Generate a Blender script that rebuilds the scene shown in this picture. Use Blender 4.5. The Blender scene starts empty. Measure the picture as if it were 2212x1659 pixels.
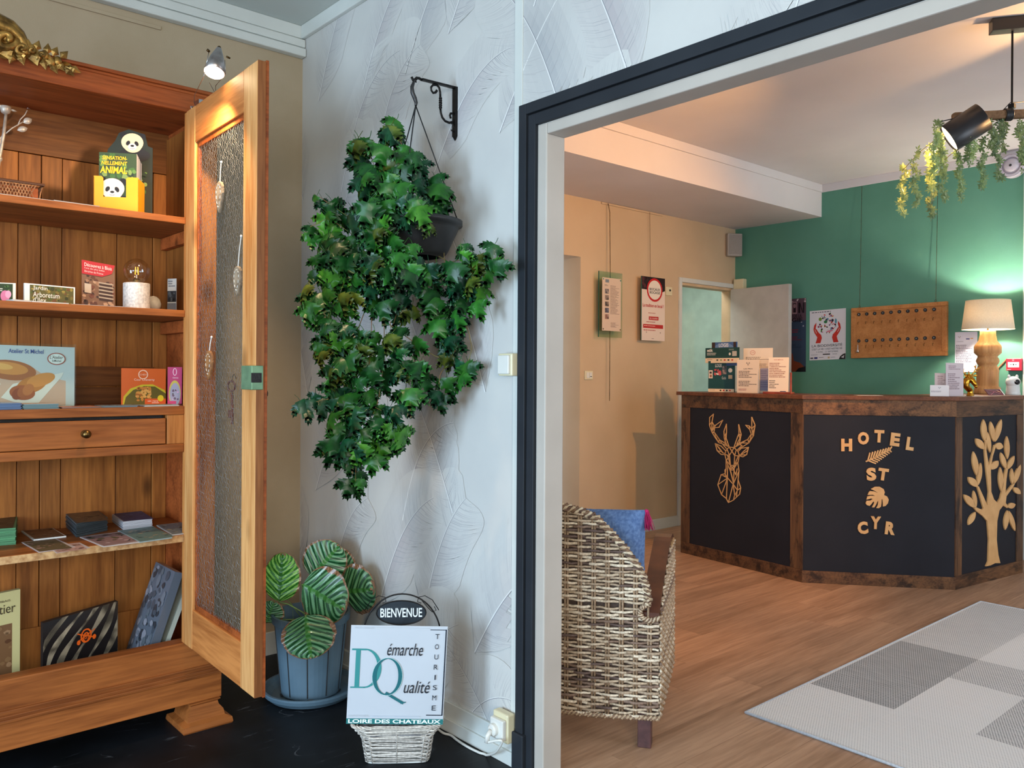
import bpy, math, random
import numpy as np
from mathutils import Vector, Matrix
random.seed(7); RND = random.Random(11)
SC = bpy.context.scene; COL = SC.collection
# ---------------------------------------------------------------- camera
FPX, CXP, CYP, H = 1785.0, 1106.0, 806.0, 1.25
YAW, ROLL = math.radians(48.7), math.radians(0.35)
Fv = Vector((math.cos(YAW), math.sin(YAW), 0)); R0 = Vector((math.sin(YAW), -math.cos(YAW), 0)); U0 = Vector((0, 0, 1))
Rv = R0*math.cos(ROLL)+U0*math.sin(ROLL); Uv = -R0*math.sin(ROLL)+U0*math.cos(ROLL)
CAM = Vector((0, 0, H))
cd = bpy.data.cameras.new('camera'); cam = bpy.data.objects.new('camera', cd); COL.objects.link(cam)
cam.matrix_world = Matrix(((Rv.x, Uv.x, -Fv.x, CAM.x), (Rv.y, Uv.y, -Fv.y, CAM.y), (Rv.z, Uv.z, -Fv.z, CAM.z), (0, 0, 0, 1)))
cd.sensor_fit = 'HORIZONTAL'; cd.sensor_width = 36; cd.lens = FPX/2212*36
cd.shift_y = -(829.5-CYP)/2212; cd.clip_start = 0.05
SC.camera = cam
# ---------------------------------------------------------------- light and exposure
SC.view_settings.view_transform = 'Standard'; SC.view_settings.look = 'None'
SC.view_settings.gamma = 1; SC.view_settings.use_curve_mapping = False
SC.view_settings.exposure = 0.95
w = bpy.data.worlds.new('sky'); SC.world = w; w.use_nodes = True
w.node_tree.nodes['Background'].inputs[0].default_value = (0.62, 0.78, 1.0, 1); w.node_tree.nodes['Background'].inputs[1].default_value = 1.0

def area(name, loc, target, sx, sy, power, col, spread=180):
    l = bpy.data.lights.new(name, 'AREA'); l.shape = 'RECTANGLE'; l.size = sx; l.size_y = sy; l.energy = power; l.color = col
    l.spread = math.radians(spread)
    o = bpy.data.objects.new(name, l); COL.objects.link(o); o.location = loc
    o.rotation_euler = (Vector(target)-Vector(loc)).to_track_quat('-Z', 'Y').to_euler(); o.visible_camera = False
    return o
def spot(name, loc, target, power, col, ang, blend=.5, size=.03):
    l = bpy.data.lights.new(name, 'SPOT'); l.energy = power; l.color = col; l.spot_size = math.radians(ang); l.spot_blend = blend; l.shadow_soft_size = size
    o = bpy.data.objects.new(name, l); COL.objects.link(o); o.location = loc
    o.rotation_euler = (Vector(target)-Vector(loc)).to_track_quat('-Z', 'Y').to_euler(); return o
def point(name, loc, power, col, size=.03):
    l = bpy.data.lights.new(name, 'POINT'); l.energy = power; l.color = col; l.shadow_soft_size = size
    o = bpy.data.objects.new(name, l); COL.objects.link(o); o.location = loc; return o
# daylight through the glazed entrance door of the first room (west wall)
area('daylight_entrance', (-2.52, 1.68, .92), (1.7, 1.9, .6), .95, 1.5, 60, (.58, .80, 1.0))
# daylight through the west window nearer the camera
area('daylight_west', (-2.5, -.35, 1.35), (2.9, .8, .15), 1.3, 1.1, 40, (.52, .76, 1.0))
# added warm fill behind the camera, first room, in the unseen south window
area('fill_south', (-.9, -2.1, 1.65), (0.9, 3, 1.5), 1.8, 1.1, 46, (1.0, .89, .74))
# daylight through the south window of the reception
area('daylight_reception', (4.1, -2.3, 1.5), (4.3, 3, .9), 2.2, 1.4, 26, (.84, .92, 1.0))
# corridor ceiling light behind the open door
area('corridor_light', (5.9, 4.75, 2.4), (5.9, 4.9, 0), .7, .6, 7, (.95, 1.0, .93))
# warm fittings in view: clip lamp, the two pendant spots, table lamp (their light)
spot('clip_lamp_light', (.955, 2.50, 2.10), (0.78, 2.90, 1.2), 14, (1.0, .68, .38), 150, .5, .025)
# ---------------------------------------------------------------- pixel -> world helpers (used to author positions)
def ray(x, y): return Fv + Rv*((x-CXP)/FPX) - Uv*((y-CYP)/FPX)
def onz(x, y, z=0.0): d = ray(x, y); return CAM + d*((z-H)/d.z)
def onx(x, y, X): d = ray(x, y); return CAM + d*(X/d.x)
def ony(x, y, Y): d = ray(x, y); return CAM + d*(Y/d.y)
def onpl(x, y, P, n): d = ray(x, y); n = Vector(n); return CAM + d*(n.dot(Vector(P)-CAM)/n.dot(d))
def ondep(x, y, D): return CAM + ray(x, y)*D
# ---------------------------------------------------------------- mesh builder
def s2l(c):
    return tuple((v/255/12.92 if v/255 <= .04045 else ((v/255+.055)/1.055)**2.4) for v in c[:3])
class MB:
    def __init__(s): s.v = []; s.f = []; s.c = []; s.col = (1, 1, 1); s.sm = []; s.smooth = False
    def add(s, vs, fs):
        b = len(s.v); s.v.extend([tuple(p) for p in vs])
        for f in fs: s.f.append([i+b for i in f]); s.c.append(s.col); s.sm.append(s.smooth)
        return s
    def box(s, x0, x1, y0, y1, z0, z1):
        return s.add([(x0,y0,z0),(x1,y0,z0),(x1,y1,z0),(x0,y1,z0),(x0,y0,z1),(x1,y0,z1),(x1,y1,z1),(x0,y1,z1)],
            [(0,3,2,1),(4,5,6,7),(0,1,5,4),(1,2,6,5),(2,3,7,6),(3,0,4,7)])
    def hexa(s, p):  # 8 points: bottom 4 then top 4
        return s.add(p, [(0,3,2,1),(4,5,6,7),(0,1,5,4),(1,2,6,5),(2,3,7,6),(3,0,4,7)])
    def slab(s, O, A, B, C):  # parallelepiped from corner and three edge vectors
        O, A, B, C = map(Vector, (O, A, B, C))
        return s.hexa([O, O+A, O+A+B, O+B, O+C, O+A+C, O+A+B+C, O+B+C])
    def prism(s, pts, n):
        n = Vector(n); pts = [Vector(p) for p in pts]; k = len(pts)
        return s.add(pts+[p+n for p in pts], [tuple(range(k))[::-1], tuple(range(k, 2*k))]+[(i, (i+1) % k, (i+1) % k+k, i+k) for i in range(k)])
    def tube(s, pts, r, n=6, closed=False, cap=True, flat=None):
        pts = [Vector(p) for p in pts]; m = len(pts); rr = r if isinstance(r, (list, tuple)) else [r]*m
        vs = []; fs = []; ref = None
        for i, p in enumerate(pts):
            if closed: t = pts[(i+1) % m]-pts[i-1]
            else: t = pts[min(i+1, m-1)]-pts[max(i-1, 0)]
            if t.length < 1e-9: t = Vector((0, 0, 1))
            t.normalize()
            if ref is None: ref = Vector((0, 0, 1)) if abs(t.z) < .9 else Vector((1, 0, 0))
            a = ref-t*ref.dot(t)
            if a.length < 1e-6: a = t.orthogonal()
            a.normalize(); b = t.cross(a); ref = a
            for j in range(n):
                th = 2*math.pi*j/n+.3; fa = 1 if flat is None else flat
                vs.append(p+a*(math.cos(th)*rr[i])+b*(math.sin(th)*rr[i]*fa))
        for i in range(m if closed else m-1):
            for j in range(n):
                i2 = (i+1) % m; fs.append((i*n+j, i*n+(j+1) % n, i2*n+(j+1) % n, i2*n+j))
        if cap and not closed: fs += [tuple(range(n))[::-1], tuple(range((m-1)*n, m*n))]
        return s.add(vs, fs)
    def lathe(s, prof, c, n=24, ax=(0, 0, 1), cap=True):
        c = Vector(c); ax = Vector(ax).normalized(); a = ax.orthogonal().normalized(); b = ax.cross(a)
        vs = []; fs = []
        for r, z in prof:
            for j in range(n): th = 2*math.pi*j/n; vs.append(c+ax*z+a*(r*math.cos(th))+b*(r*math.sin(th)))
        for i in range(len(prof)-1):
            for j in range(n): fs.append((i*n+j, i*n+(j+1) % n, (i+1)*n+(j+1) % n, (i+1)*n+j))
        if cap: fs += [tuple(range(n))[::-1], tuple(range((len(prof)-1)*n, len(prof)*n))]
        return s.add(vs, fs)
    def ball(s, c, r, n=10, m=7, rot=None):
        c = Vector(c); r = Vector(r) if not isinstance(r, (int, float)) else Vector((r, r, r)); vs = []; fs = []
        for i in range(m+1):
            ph = math.pi*i/m
            for j in range(n):
                th = 2*math.pi*j/n; p = Vector((r.x*math.sin(ph)*math.cos(th), r.y*math.sin(ph)*math.sin(th), r.z*math.cos(ph)))
                if rot is not None: p = rot @ p
                vs.append(c+p)
        for i in range(m):
            for j in range(n): fs.append((i*n+j, (i+1)*n+j, (i+1)*n+(j+1) % n, i*n+(j+1) % n))
        return s.add(vs, fs)
    def grid(s, fn, nu, nv, cf=None):
        vs = [fn(i/nu, j/nv) for j in range(nv+1) for i in range(nu+1)]
        b = len(s.v); s.v.extend([tuple(p) for p in vs])
        for j in range(nv):
            for i in range(nu):
                q = j*(nu+1)+i; s.f.append([b+q, b+q+1, b+q+nu+2, b+q+nu+1]); s.sm.append(s.smooth)
                s.c.append(cf((i+.5)/nu, (j+.5)/nv) if cf else s.col)
        return s
THM = {}
def wmat(o):
    if o is None: return Matrix.Identity(4)
    return THM[o.name]
def build(mb, name, mat, parent=None, local=False, bevel=0, smooth=None, **props):
    """one mesh object; mb holds world coordinates unless local"""
    if isinstance(mb, bpy.types.Mesh): me = mb
    else:
        me = bpy.data.meshes.new(name)
        vs = mb.v
        if parent is not None and not local:
            inv = np.array(wmat(parent).inverted()); a = np.array(vs); vs = (a@inv[:3, :3].T+inv[:3, 3]).tolist()
        me.from_pydata(vs, [], mb.f); me.update()
        if any(c != mb.c[0] for c in mb.c) or (mb.c and mb.c[0] != (1, 1, 1)):
            at = me.color_attributes.new('Col', 'FLOAT_COLOR', 'CORNER')
            buf = []
            for f, c in zip(mb.f, mb.c): buf += [c[0], c[1], c[2], 1.0]*len(f)
            at.data.foreach_set('color', buf)
        sm = mb.sm if smooth is None else [smooth]*len(mb.f)
        if any(sm): me.polygons.foreach_set('use_smooth', sm)
        me.materials.append(mat)
    o = bpy.data.objects.new(name, me); COL.objects.link(o)
    if parent is not None: o.parent = parent
    THM[o.name] = wmat(parent)
    if bevel:
        b = o.modifiers.new('bevel', 'BEVEL'); b.width = bevel; b.segments = 2; b.limit_method = 'ANGLE'; b.angle_limit = math.radians(40)
    for k, v in props.items(): o[k] = v
    return o
def tag(o, label=None, cat=None, group=None, kind=None):
    if label: o['label'] = label
    if cat: o['category'] = cat
    if group: o['group'] = group
    if kind: o['kind'] = kind
    return o
def thing(name, loc, rz=0, label=None, cat=None, group=None, kind=None):
    o = bpy.data.objects.new(name, None); COL.objects.link(o); o.empty_display_size = .05
    o.location = loc; o.rotation_euler = (0, 0, rz)
    THM[o.name] = Matrix.Translation(Vector(loc)) @ Matrix.Rotation(rz, 4, 'Z')
    return tag(o, label, cat, group, kind)
# ---------------------------------------------------------------- materials
def nmat(name):
    m = bpy.data.materials.new(name); m.use_nodes = True; nt = m.node_tree; b = nt.nodes['Principled BSDF']
    return m, nt, b
def N(nt, t, **kw):
    n = nt.nodes.new(t)
    for k, v in kw.items(): setattr(n, k, v)
    return n
def pm(name, c1, c2=None, scale=8, rough=.55, metal=0, bump=0, stretch=(1, 1, 1), detail=4, coat=0, lo=.35, hi=.65, bscale=None, spec=None, emit=None, estr=0, trans=0, sss=0):
    """plain procedural material: two tones mixed by a noise, optional bump"""
    m, nt, b = nmat(name); c1 = s2l(c1); c2 = s2l(c2) if c2 else tuple(v*.88 for v in c1)
    tc = N(nt, 'ShaderNodeTexCoord'); mp = N(nt, 'ShaderNodeMapping'); mp.inputs['Scale'].default_value = stretch
    nz = N(nt, 'ShaderNodeTexNoise'); nz.inputs['Scale'].default_value = scale; nz.inputs['Detail'].default_value = detail
    rp = N(nt, 'ShaderNodeValToRGB'); rp.color_ramp.elements[0].position = lo; rp.color_ramp.elements[1].position = hi
    rp.color_ramp.elements[0].color = (*c2, 1); rp.color_ramp.elements[1].color = (*c1, 1)
    L = nt.links.new; L(tc.outputs['Object'], mp.inputs[0]); L(mp.outputs[0], nz.inputs['Vector']); L(nz.outputs['Fac'], rp.inputs[0]); L(rp.outputs[0], b.inputs['Base Color'])
    b.inputs['Roughness'].default_value = rough; b.inputs['Metallic'].default_value = metal
    if coat: b.inputs['Coat Weight'].default_value = coat; b.inputs['Coat Roughness'].default_value = .15
    if spec is not None: b.inputs['Specular IOR Level'].default_value = spec
    if trans: b.inputs['Transmission Weight'].default_value = trans
    if emit: b.inputs['Emission Color'].default_value = (*s2l(emit), 1); b.inputs['Emission Strength'].default_value = estr
    if bump:
        n2 = N(nt, 'ShaderNodeTexNoise'); n2.inputs['Scale'].default_value = bscale or scale*6; n2.inputs['Detail'].default_value = 3
        bp = N(nt, 'ShaderNodeBump'); bp.inputs['Strength'].default_value = bump; bp.inputs['Distance'].default_value = .004
        L(mp.outputs[0], n2.inputs['Vector']); L(n2.outputs['Fac'], bp.inputs['Height']); L(bp.outputs[0], b.inputs['Normal'])
    return m
def wood(name, c1, c2, axis=2, rough=.5, grain=1.0, knots=True, var=.18, dark=None, bump=.15):
    m, nt, b = nmat(name); L = nt.links.new; c1, c2 = s2l(c1), s2l(c2)
    tc = N(nt, 'ShaderNodeTexCoord'); oi = N(nt, 'ShaderNodeObjectInfo'); ad = N(nt, 'ShaderNodeVectorMath', operation='ADD')
    mu = N(nt, 'ShaderNodeVectorMath', operation='SCALE'); cv = N(nt, 'ShaderNodeCombineXYZ')
    for i in range(3): L(oi.outputs['Random'], cv.inputs[i])
    mu.inputs['Scale'].default_value = 13.0; L(cv.outputs[0], mu.inputs[0]); L(tc.outputs['Object'], ad.inputs[0]); L(mu.outputs[0], ad.inputs[1])
    mp = N(nt, 'ShaderNodeMapping'); sc = [1.0, 1.0, 1.0]; sc[axis] = .07; mp.inputs['Scale'].default_value = sc; L(ad.outputs[0], mp.inputs[0])
    n1 = N(nt, 'ShaderNodeTexNoise'); n1.inputs['Scale'].default_value = 14*grain; n1.inputs['Detail'].default_value = 5; n1.inputs['Distortion'].default_value = .6
    n2 = N(nt, 'ShaderNodeTexNoise'); n2.inputs['Scale'].default_value = 110*grain; n2.inputs['Detail'].default_value = 3
    L(mp.outputs[0], n1.inputs['Vector']); L(mp.outputs[0], n2.inputs['Vector'])
    mx = N(nt, 'ShaderNodeMix', data_type='FLOAT'); mx.inputs[0].default_value = .4; L(n1.outputs['Fac'], mx.inputs[2]); L(n2.outputs['Fac'], mx.inputs[3])
    rp = N(nt, 'ShaderNodeValToRGB'); e = rp.color_ramp.elements; e[0].position = .36; e[0].color = (*c2, 1); e[1].position = .62; e[1].color = (*c1, 1)
    L(mx.outputs[0], rp.inputs[0]); out = rp.outputs[0]
    if knots:
        vm = N(nt, 'ShaderNodeMapping'); s3 = [4.2, 4.2, 4.2]; s3[axis] = 2.0; vm.inputs['Scale'].default_value = s3; L(ad.outputs[0], vm.inputs[0])
        vo = N(nt, 'ShaderNodeTexVoronoi'); vo.inputs['Scale'].default_value = 1.0; L(vm.outputs[0], vo.inputs['Vector'])
        kr = N(nt, 'ShaderNodeMapRange'); kr.inputs[1].default_value = .03; kr.inputs[2].default_value = .12; kr.inputs[3].default_value = .75; kr.inputs[4].default_value = 0; L(vo.outputs['Distance'], kr.inputs[0])
        km = N(nt, 'ShaderNodeMix', data_type='RGBA'); L(kr.outputs[0], km.inputs[0]); L(out, km.inputs[6]); km.inputs[7].default_value = (*[v*.28 for v in c2], 1); out = km.outputs[2]
    if dark:
        dn = N(nt, 'ShaderNodeTexNoise'); dn.inputs['Scale'].default_value = 9; dn.inputs['Detail'].default_value = 8; dn.inputs['Roughness'].default_value = .7
        m4 = N(nt, 'ShaderNodeMapping'); s4 = [1.6, 1.6, 1.6]; s4[axis] = .5; m4.inputs['Scale'].default_value = s4; L(ad.outputs[0], m4.inputs[0]); L(m4.outputs[0], dn.inputs['Vector'])
        dr = N(nt, 'ShaderNodeMapRange'); dr.inputs[1].default_value = .5; dr.inputs[2].default_value = .62; dr.inputs[4].default_value = .85; L(dn.outputs['Fac'], dr.inputs[0])
        dm = N(nt, 'ShaderNodeMix', data_type='RGBA'); L(dr.outputs[0], dm.inputs[0]); L(out, dm.inputs[6]); dm.inputs[7].default_value = (*s2l(dark), 1); out = dm.outputs[2]
    hv = N(nt, 'ShaderNodeHueSaturation'); vr = N(nt, 'ShaderNodeMapRange'); vr.inputs[3].default_value = 1-var; vr.inputs[4].default_value = 1+var*.6
    L(oi.outputs['Random'], vr.inputs[0]); L(vr.outputs[0], hv.inputs['Value']); L(out, hv.inputs['Color']); L(hv.outputs[0], b.inputs['Base Color'])
    b.inputs['Roughness'].default_value = rough; b.inputs['Specular IOR Level'].default_value = .25
    bp = N(nt, 'ShaderNodeBump'); bp.inputs['Strength'].default_value = bump; bp.inputs['Distance'].default_value = .002; L(n2.outputs['Fac'], bp.inputs['Height']); L(bp.outputs[0], b.inputs['Normal'])
    return m
def colmat(name, rough=.5, spec=.5, coat=0, bump=0, bscale=60, var=0, vscale=30, metal=0):
    """colour comes from the print / tint attribute of the mesh"""
    m, nt, b = nmat(name); L = nt.links.new
    a = N(nt, 'ShaderNodeVertexColor', layer_name='Col'); out = a.outputs[0]; tc = N(nt, 'ShaderNodeTexCoord')
    if var:
        nz = N(nt, 'ShaderNodeTexNoise'); nz.inputs['Scale'].default_value = vscale; L(tc.outputs['Object'], nz.inputs['Vector'])
        mr = N(nt, 'ShaderNodeMapRange'); mr.inputs[1].default_value = .3; mr.inputs[2].default_value = .7; mr.inputs[3].default_value = 1-var; mr.inputs[4].default_value = 1+var; L(nz.outputs['Fac'], mr.inputs[0])
        hs = N(nt, 'ShaderNodeHueSaturation'); L(mr.outputs[0], hs.inputs['Value']); L(out, hs.inputs['Color']); out = hs.outputs[0]
    L(out, b.inputs['Base Color'])
    b.inputs['Roughness'].default_value = rough; b.inputs['Specular IOR Level'].default_value = spec; b.inputs['Metallic'].default_value = metal
    if coat: b.inputs['Coat Weight'].default_value = coat
    if bump:
        n2 = N(nt, 'ShaderNodeTexNoise'); n2.inputs['Scale'].default_value = bscale; bp = N(nt, 'ShaderNodeBump'); bp.inputs['Strength'].default_value = bump; bp.inputs['Distance'].default_value = .003
        L(tc.outputs['Object'], n2.inputs['Vector']); L(n2.outputs['Fac'], bp.inputs['Height']); L(bp.outputs[0], b.inputs['Normal'])
    return m
def glassmat(name, col=(1, 1, 1), rough=0.0, alpha=None):
    m, nt, b = nmat(name); L = nt.links.new
    # thin pane: mostly transparent with fresnel reflection
    tr = N(nt, 'ShaderNodeBsdfTransparent'); tr.inputs[0].default_value = (*col, 1); gl = N(nt, 'ShaderNodeBsdfGlossy'); gl.inputs['Roughness'].default_value = .03
    nz = N(nt, 'ShaderNodeTexNoise'); nz.inputs['Scale'].default_value = 3
    fr = N(nt, 'ShaderNodeLayerWeight'); fr.inputs[0].default_value = .3; mx = N(nt, 'ShaderNodeMixShader'); pw_ = N(nt, 'ShaderNodeMath', operation='MULTIPLY_ADD'); pw_.inputs[1].default_value = .3; pw_.inputs[2].default_value = .04
    L(fr.outputs['Facing'], pw_.inputs[0]); L(pw_.outputs[0], mx.inputs[0]); L(tr.outputs[0], mx.inputs[1]); L(gl.outputs[0], mx.inputs[2]); L(mx.outputs[0], nt.nodes['Material Output'].inputs[0])
    return m
M = {}
M['print'] = colmat('printed_paper', rough=.45, spec=.4)
M['gloss_print'] = colmat('glossy_print', rough=.22, spec=.6)
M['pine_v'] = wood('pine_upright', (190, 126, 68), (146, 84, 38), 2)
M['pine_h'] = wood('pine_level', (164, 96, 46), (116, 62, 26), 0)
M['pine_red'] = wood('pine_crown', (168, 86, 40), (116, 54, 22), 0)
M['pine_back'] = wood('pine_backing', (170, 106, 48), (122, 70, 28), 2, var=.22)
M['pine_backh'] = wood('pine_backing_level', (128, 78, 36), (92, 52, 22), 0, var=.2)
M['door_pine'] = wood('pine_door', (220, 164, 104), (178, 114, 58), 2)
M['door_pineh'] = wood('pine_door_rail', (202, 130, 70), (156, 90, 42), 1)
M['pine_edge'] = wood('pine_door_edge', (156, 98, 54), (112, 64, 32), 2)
M['chip'] = pm('chipboard_edge', (205, 165, 115), (165, 120, 75), 60, .7)
M['beige'] = pm('beige_wallpaper', (180, 163, 137), (174, 157, 130), 5, .85, bump=.15, bscale=350)
M['beige2'] = pm('beige_wall_paint', (206, 182, 150), (199, 175, 143), 3, .85, bump=.1, bscale=300)
M['ceil'] = pm('ceiling_paint', (196, 202, 198), (190, 196, 192), 2, .9, bump=.06, bscale=250)
M['ceil2'] = pm('reception_ceiling_paint', (222, 216, 216), (216, 210, 210), 2, .9, bump=.06, bscale=250)
M['white'] = pm('white_paint', (214, 218, 214), (205, 209, 205), 4, .45)
M['white_gloss'] = pm('white_plastic', (226, 226, 220), (220, 220, 214), 4, .3)
M['cream_pl'] = pm('cream_plastic', (226, 218, 184), (220, 211, 176), 4, .35)
M['green'] = pm('green_wall_paint', (93, 149, 127), (87, 143, 121), 3, .8, bump=.12, bscale=280)
M['charcoal'] = pm('charcoal_frame_paint', (44, 48, 54), (39, 43, 49), 6, .5, spec=.2)
M['reveal'] = pm('door_reveal_paint', (190, 183, 174), (182, 175, 166), 5, .5)
M['iron'] = pm('black_iron', (34, 32, 32), (24, 22, 22), 30, .4, .6, bump=.2)
M['black_pl'] = pm('black_plastic', (38, 38, 40), (30, 30, 32), 10, .4)
M['brass'] = pm('antique_brass', (120, 92, 52), (70, 52, 30), 40, .35, 1)
M['gold'] = pm('gilded_metal', (222, 170, 70), (190, 132, 40), 15, .22, 1, bump=.2)
M['gilt'] = pm('gilded_plaster', (180, 138, 70), (92, 66, 30), 26, .42, .75, bump=.6, bscale=70)
M['silver'] = pm('brushed_metal', (190, 190, 192), (165, 165, 168), 20, .28, 1)
M['chrome'] = pm('chrome', (225, 225, 228), (205, 205, 208), 8, .12, 1)
M['wire'] = pm('galvanised_wire', (150, 150, 148), (112, 112, 110), 50, .5, .4)
M['rust'] = pm('rusty_iron', (120, 70, 52), (86, 48, 38), 60, .8, .2, bump=.5)
# ---------------------------------------------------------------- text and print helpers
_TX = {}
def text2d(s, bold=0.0, shear=0.0):
    k = (s, bold, shear)
    if k in _TX: return _TX[k]
    cu = bpy.data.curves.new('t', 'FONT'); cu.body = s; cu.size = 1; cu.resolution_u = 3; cu.offset = bold; cu.shear = shear; cu.fill_mode = 'FRONT'
    o = bpy.data.objects.new('t', cu); COL.objects.link(o); bpy.context.view_layer.update()
    me = bpy.data.meshes.new_from_object(o.evaluated_get(bpy.context.evaluated_depsgraph_get()))
    v = [(p.co.x, p.co.y) for p in me.vertices]; f = [tuple(p.vertices) for p in me.polygons]
    bpy.data.objects.remove(o); bpy.data.curves.remove(cu); bpy.data.meshes.remove(me)
    xs = [p[0] for p in v] or [0]; ys = [p[1] for p in v] or [0]; x0, x1, y0, y1 = min(xs), max(xs), min(ys), max(ys)
    r = ([((x-x0)/max(x1-x0, 1e-6), (y-y0)/max(y1-y0, 1e-6)) for x, y in v], f, (x1-x0)/max(y1-y0, 1e-6)); _TX[k] = r
    return r
class Canvas:
    """flat print on a card: x right 0..1, y down 0..1; O top-left corner, A right edge vector, B down edge vector"""
    def __init__(s, O, A, B, lift=.0006):
        s.O, s.A, s.B = Vector(O), Vector(A), Vector(B); s.n = (s.B.cross(s.A)).normalized(); s.k = 0; s.mb = MB(); s.lift = lift
    def p(s, x, y): return s.O+s.A*x+s.B*y+s.n*(s.lift+s.k*.00012)
    def poly(s, pts, c): s.mb.col = s2l(c); s.mb.add([s.p(*q) for q in pts], [tuple(range(len(pts)))[::-1]]); s.k += 1; return s
    def rect(s, x, y, w, h, c): return s.poly([(x, y), (x+w, y), (x+w, y+h), (x, y+h)], c)
    def ell(s, x, y, rx, ry, c, n=24, rot=0):
        ca, sa = math.cos(rot), math.sin(rot); ar = s.A.length/s.B.length
        pts = []
        for i in range(n):
            a = 2*math.pi*i/n; u = rx*math.cos(a); v = ry*math.sin(a)
            pts.append((x+u*ca-v*sa/ar, y+u*sa*ar+v*ca))
        return s.poly(pts, c)
    def ring(s, x, y, rx, ry, w, c, n=32):
        s.mb.col = s2l(c); vs = []; q = s.A.length/s.B.length
        for i in range(n):
            a = 2*math.pi*i/n; vs += [s.p(x+rx*math.cos(a), y+ry*math.sin(a)), s.p(x+(rx-w)*math.cos(a), y+(ry-w*q)*math.sin(a))]
        s.mb.add(vs, [(2*i, 2*i+1, (2*i+3) % (2*n), (2*i+2) % (2*n)) for i in range(n)]); s.k += 1; return s
    def line(s, pts, w, c):
        """w as fraction of width"""
        s.mb.col = s2l(c); W = s.A.length; q = s.A.length/s.B.length
        for (x0, y0), (x1, y1) in zip(pts[:-1], pts[1:]):
            dx, dy = (x1-x0), (y1-y0)/q; l = math.hypot(dx, dy) or 1; nx, ny = -dy/l*w/2, dx/l*w/2*q
            s.mb.add([s.p(x0+nx, y0+ny), s.p(x1+nx, y1+ny), s.p(x1-nx, y1-ny), s.p(x0-nx, y0-ny)], [(0, 1, 2, 3)])
        s.k += 1; return s
    def text(s, x, y, w, h, t, c, bold=0, shear=0, fit=True, rot=0):
        v, f, ar = text2d(t, bold, shear); s.mb.col = s2l(c)
        if not fit:
            hh = h*s.B.length; ww = hh*ar; w2 = ww/s.A.length
            if w: x = x+(w-w2)/2
            w = w2
        s.mb.add([s.p(x+w*a, y+h*(1-b)) for a, b in v], f); s.k += 1; return s
    def greek(s, x, y, w, h, rows, c, fill=.5, seed=1):
        """rows of type too small to read"""
        r = random.Random(seed); s.mb.col = s2l(c); dy = h/rows
        for i in range(rows):
            xx = x; end = x+w*(r.uniform(.55, 1))
            while xx < end:
                l = r.uniform(.02, .09)*max(w, .3); l = min(l, end-xx)
                s.mb.add([s.p(xx, y+dy*i), s.p(xx+l, y+dy*i), s.p(xx+l, y+dy*(i+fill)), s.p(xx, y+dy*(i+fill))], [(3, 2, 1, 0)]); xx += l+w*.02
        s.k += 1; return s
    def blobs(s, x, y, w, h, cols, n, r0, r1, seed=1):
        r = random.Random(seed)
        for i in range(n):
            rx = r.uniform(r0, r1); ry = rx*r.uniform(.6, 1.3)*s.A.length/s.B.length
            cx = min(max(r.uniform(x, x+w), x+rx), x+w-rx); cy = min(max(r.uniform(y, y+h), y+ry), y+h-ry)
            s.mb.col = s2l(r.choice(cols)); m = r.randint(5, 8); a0 = r.random()*6
            s.mb.add([s.p(cx+rx*math.cos(a0+6.283*j/m)*r.uniform(.7, 1), cy+ry*math.sin(a0+6.283*j/m)*r.uniform(.7, 1)) for j in range(m)], [tuple(range(m))[::-1]])
            if i % 6 == 5: s.k += 1
        s.k += 1; return s
    def done(s, name, parent, mat='print'): return build(s.mb, name, M[mat], parent)
def frame_from(px, py0, py1, px1, P, n, z0=None, z1=None):
    """upright rectangle on the vertical plane (P, n): left px, right px1, top/bottom rows -> O, A, B"""
    ym = (py0+py1)/2; a = onpl(px, ym, P, n); b = onpl(px1, ym, P, n); xm = (px+px1)/2
    zt = onpl(xm, py0, P, n).z if z1 is None else z1; zb = onpl(xm, py1, P, n).z if z0 is None else z0
    O = Vector((a.x, a.y, zt)); return O, Vector((b.x-a.x, b.y-a.y, 0)), Vector((0, 0, zb-zt))
def card(name, px, px1, py0, py1, P, n, thick, col, label, cat, group=None, z0=None, lean=0.0, mat='print', tilt=0.0, part='card'):
    """free-standing or hanging card as a thing (card body + print); returns thing, canvas"""
    O, A, B = frame_from(px, py0, py1, px1, P, n, z0)
    if tilt: A = A+Vector((0, 0, -tilt*A.length)); O = O+Vector((0, 0, tilt*A.length/2))
    nn = B.cross(A).normalized()
    if lean: O = O-nn*lean; B = B+nn*lean
    base = O+B+A*.5
    t = thing(name, base, math.atan2(A.y, A.x), label, cat, group)
    mb = MB(); mb.col = s2l(col); nn = B.cross(A).normalized(); mb.slab(O, A, B, -nn*thick)
    build(mb, part, M['print'], t)
    return t, Canvas(O, A, B)
# ================================================================ SETTING
XW, YN, CEIL = 1.755, 3.45, 2.81
XG, YN2, XI = 6.345, 4.22, 1.83
def struct(name, mb, mat, parent=None, **k):
    o = build(mb, name, mat, parent, **k)
    if parent is None: o['kind'] = 'structure'
    return o
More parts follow.
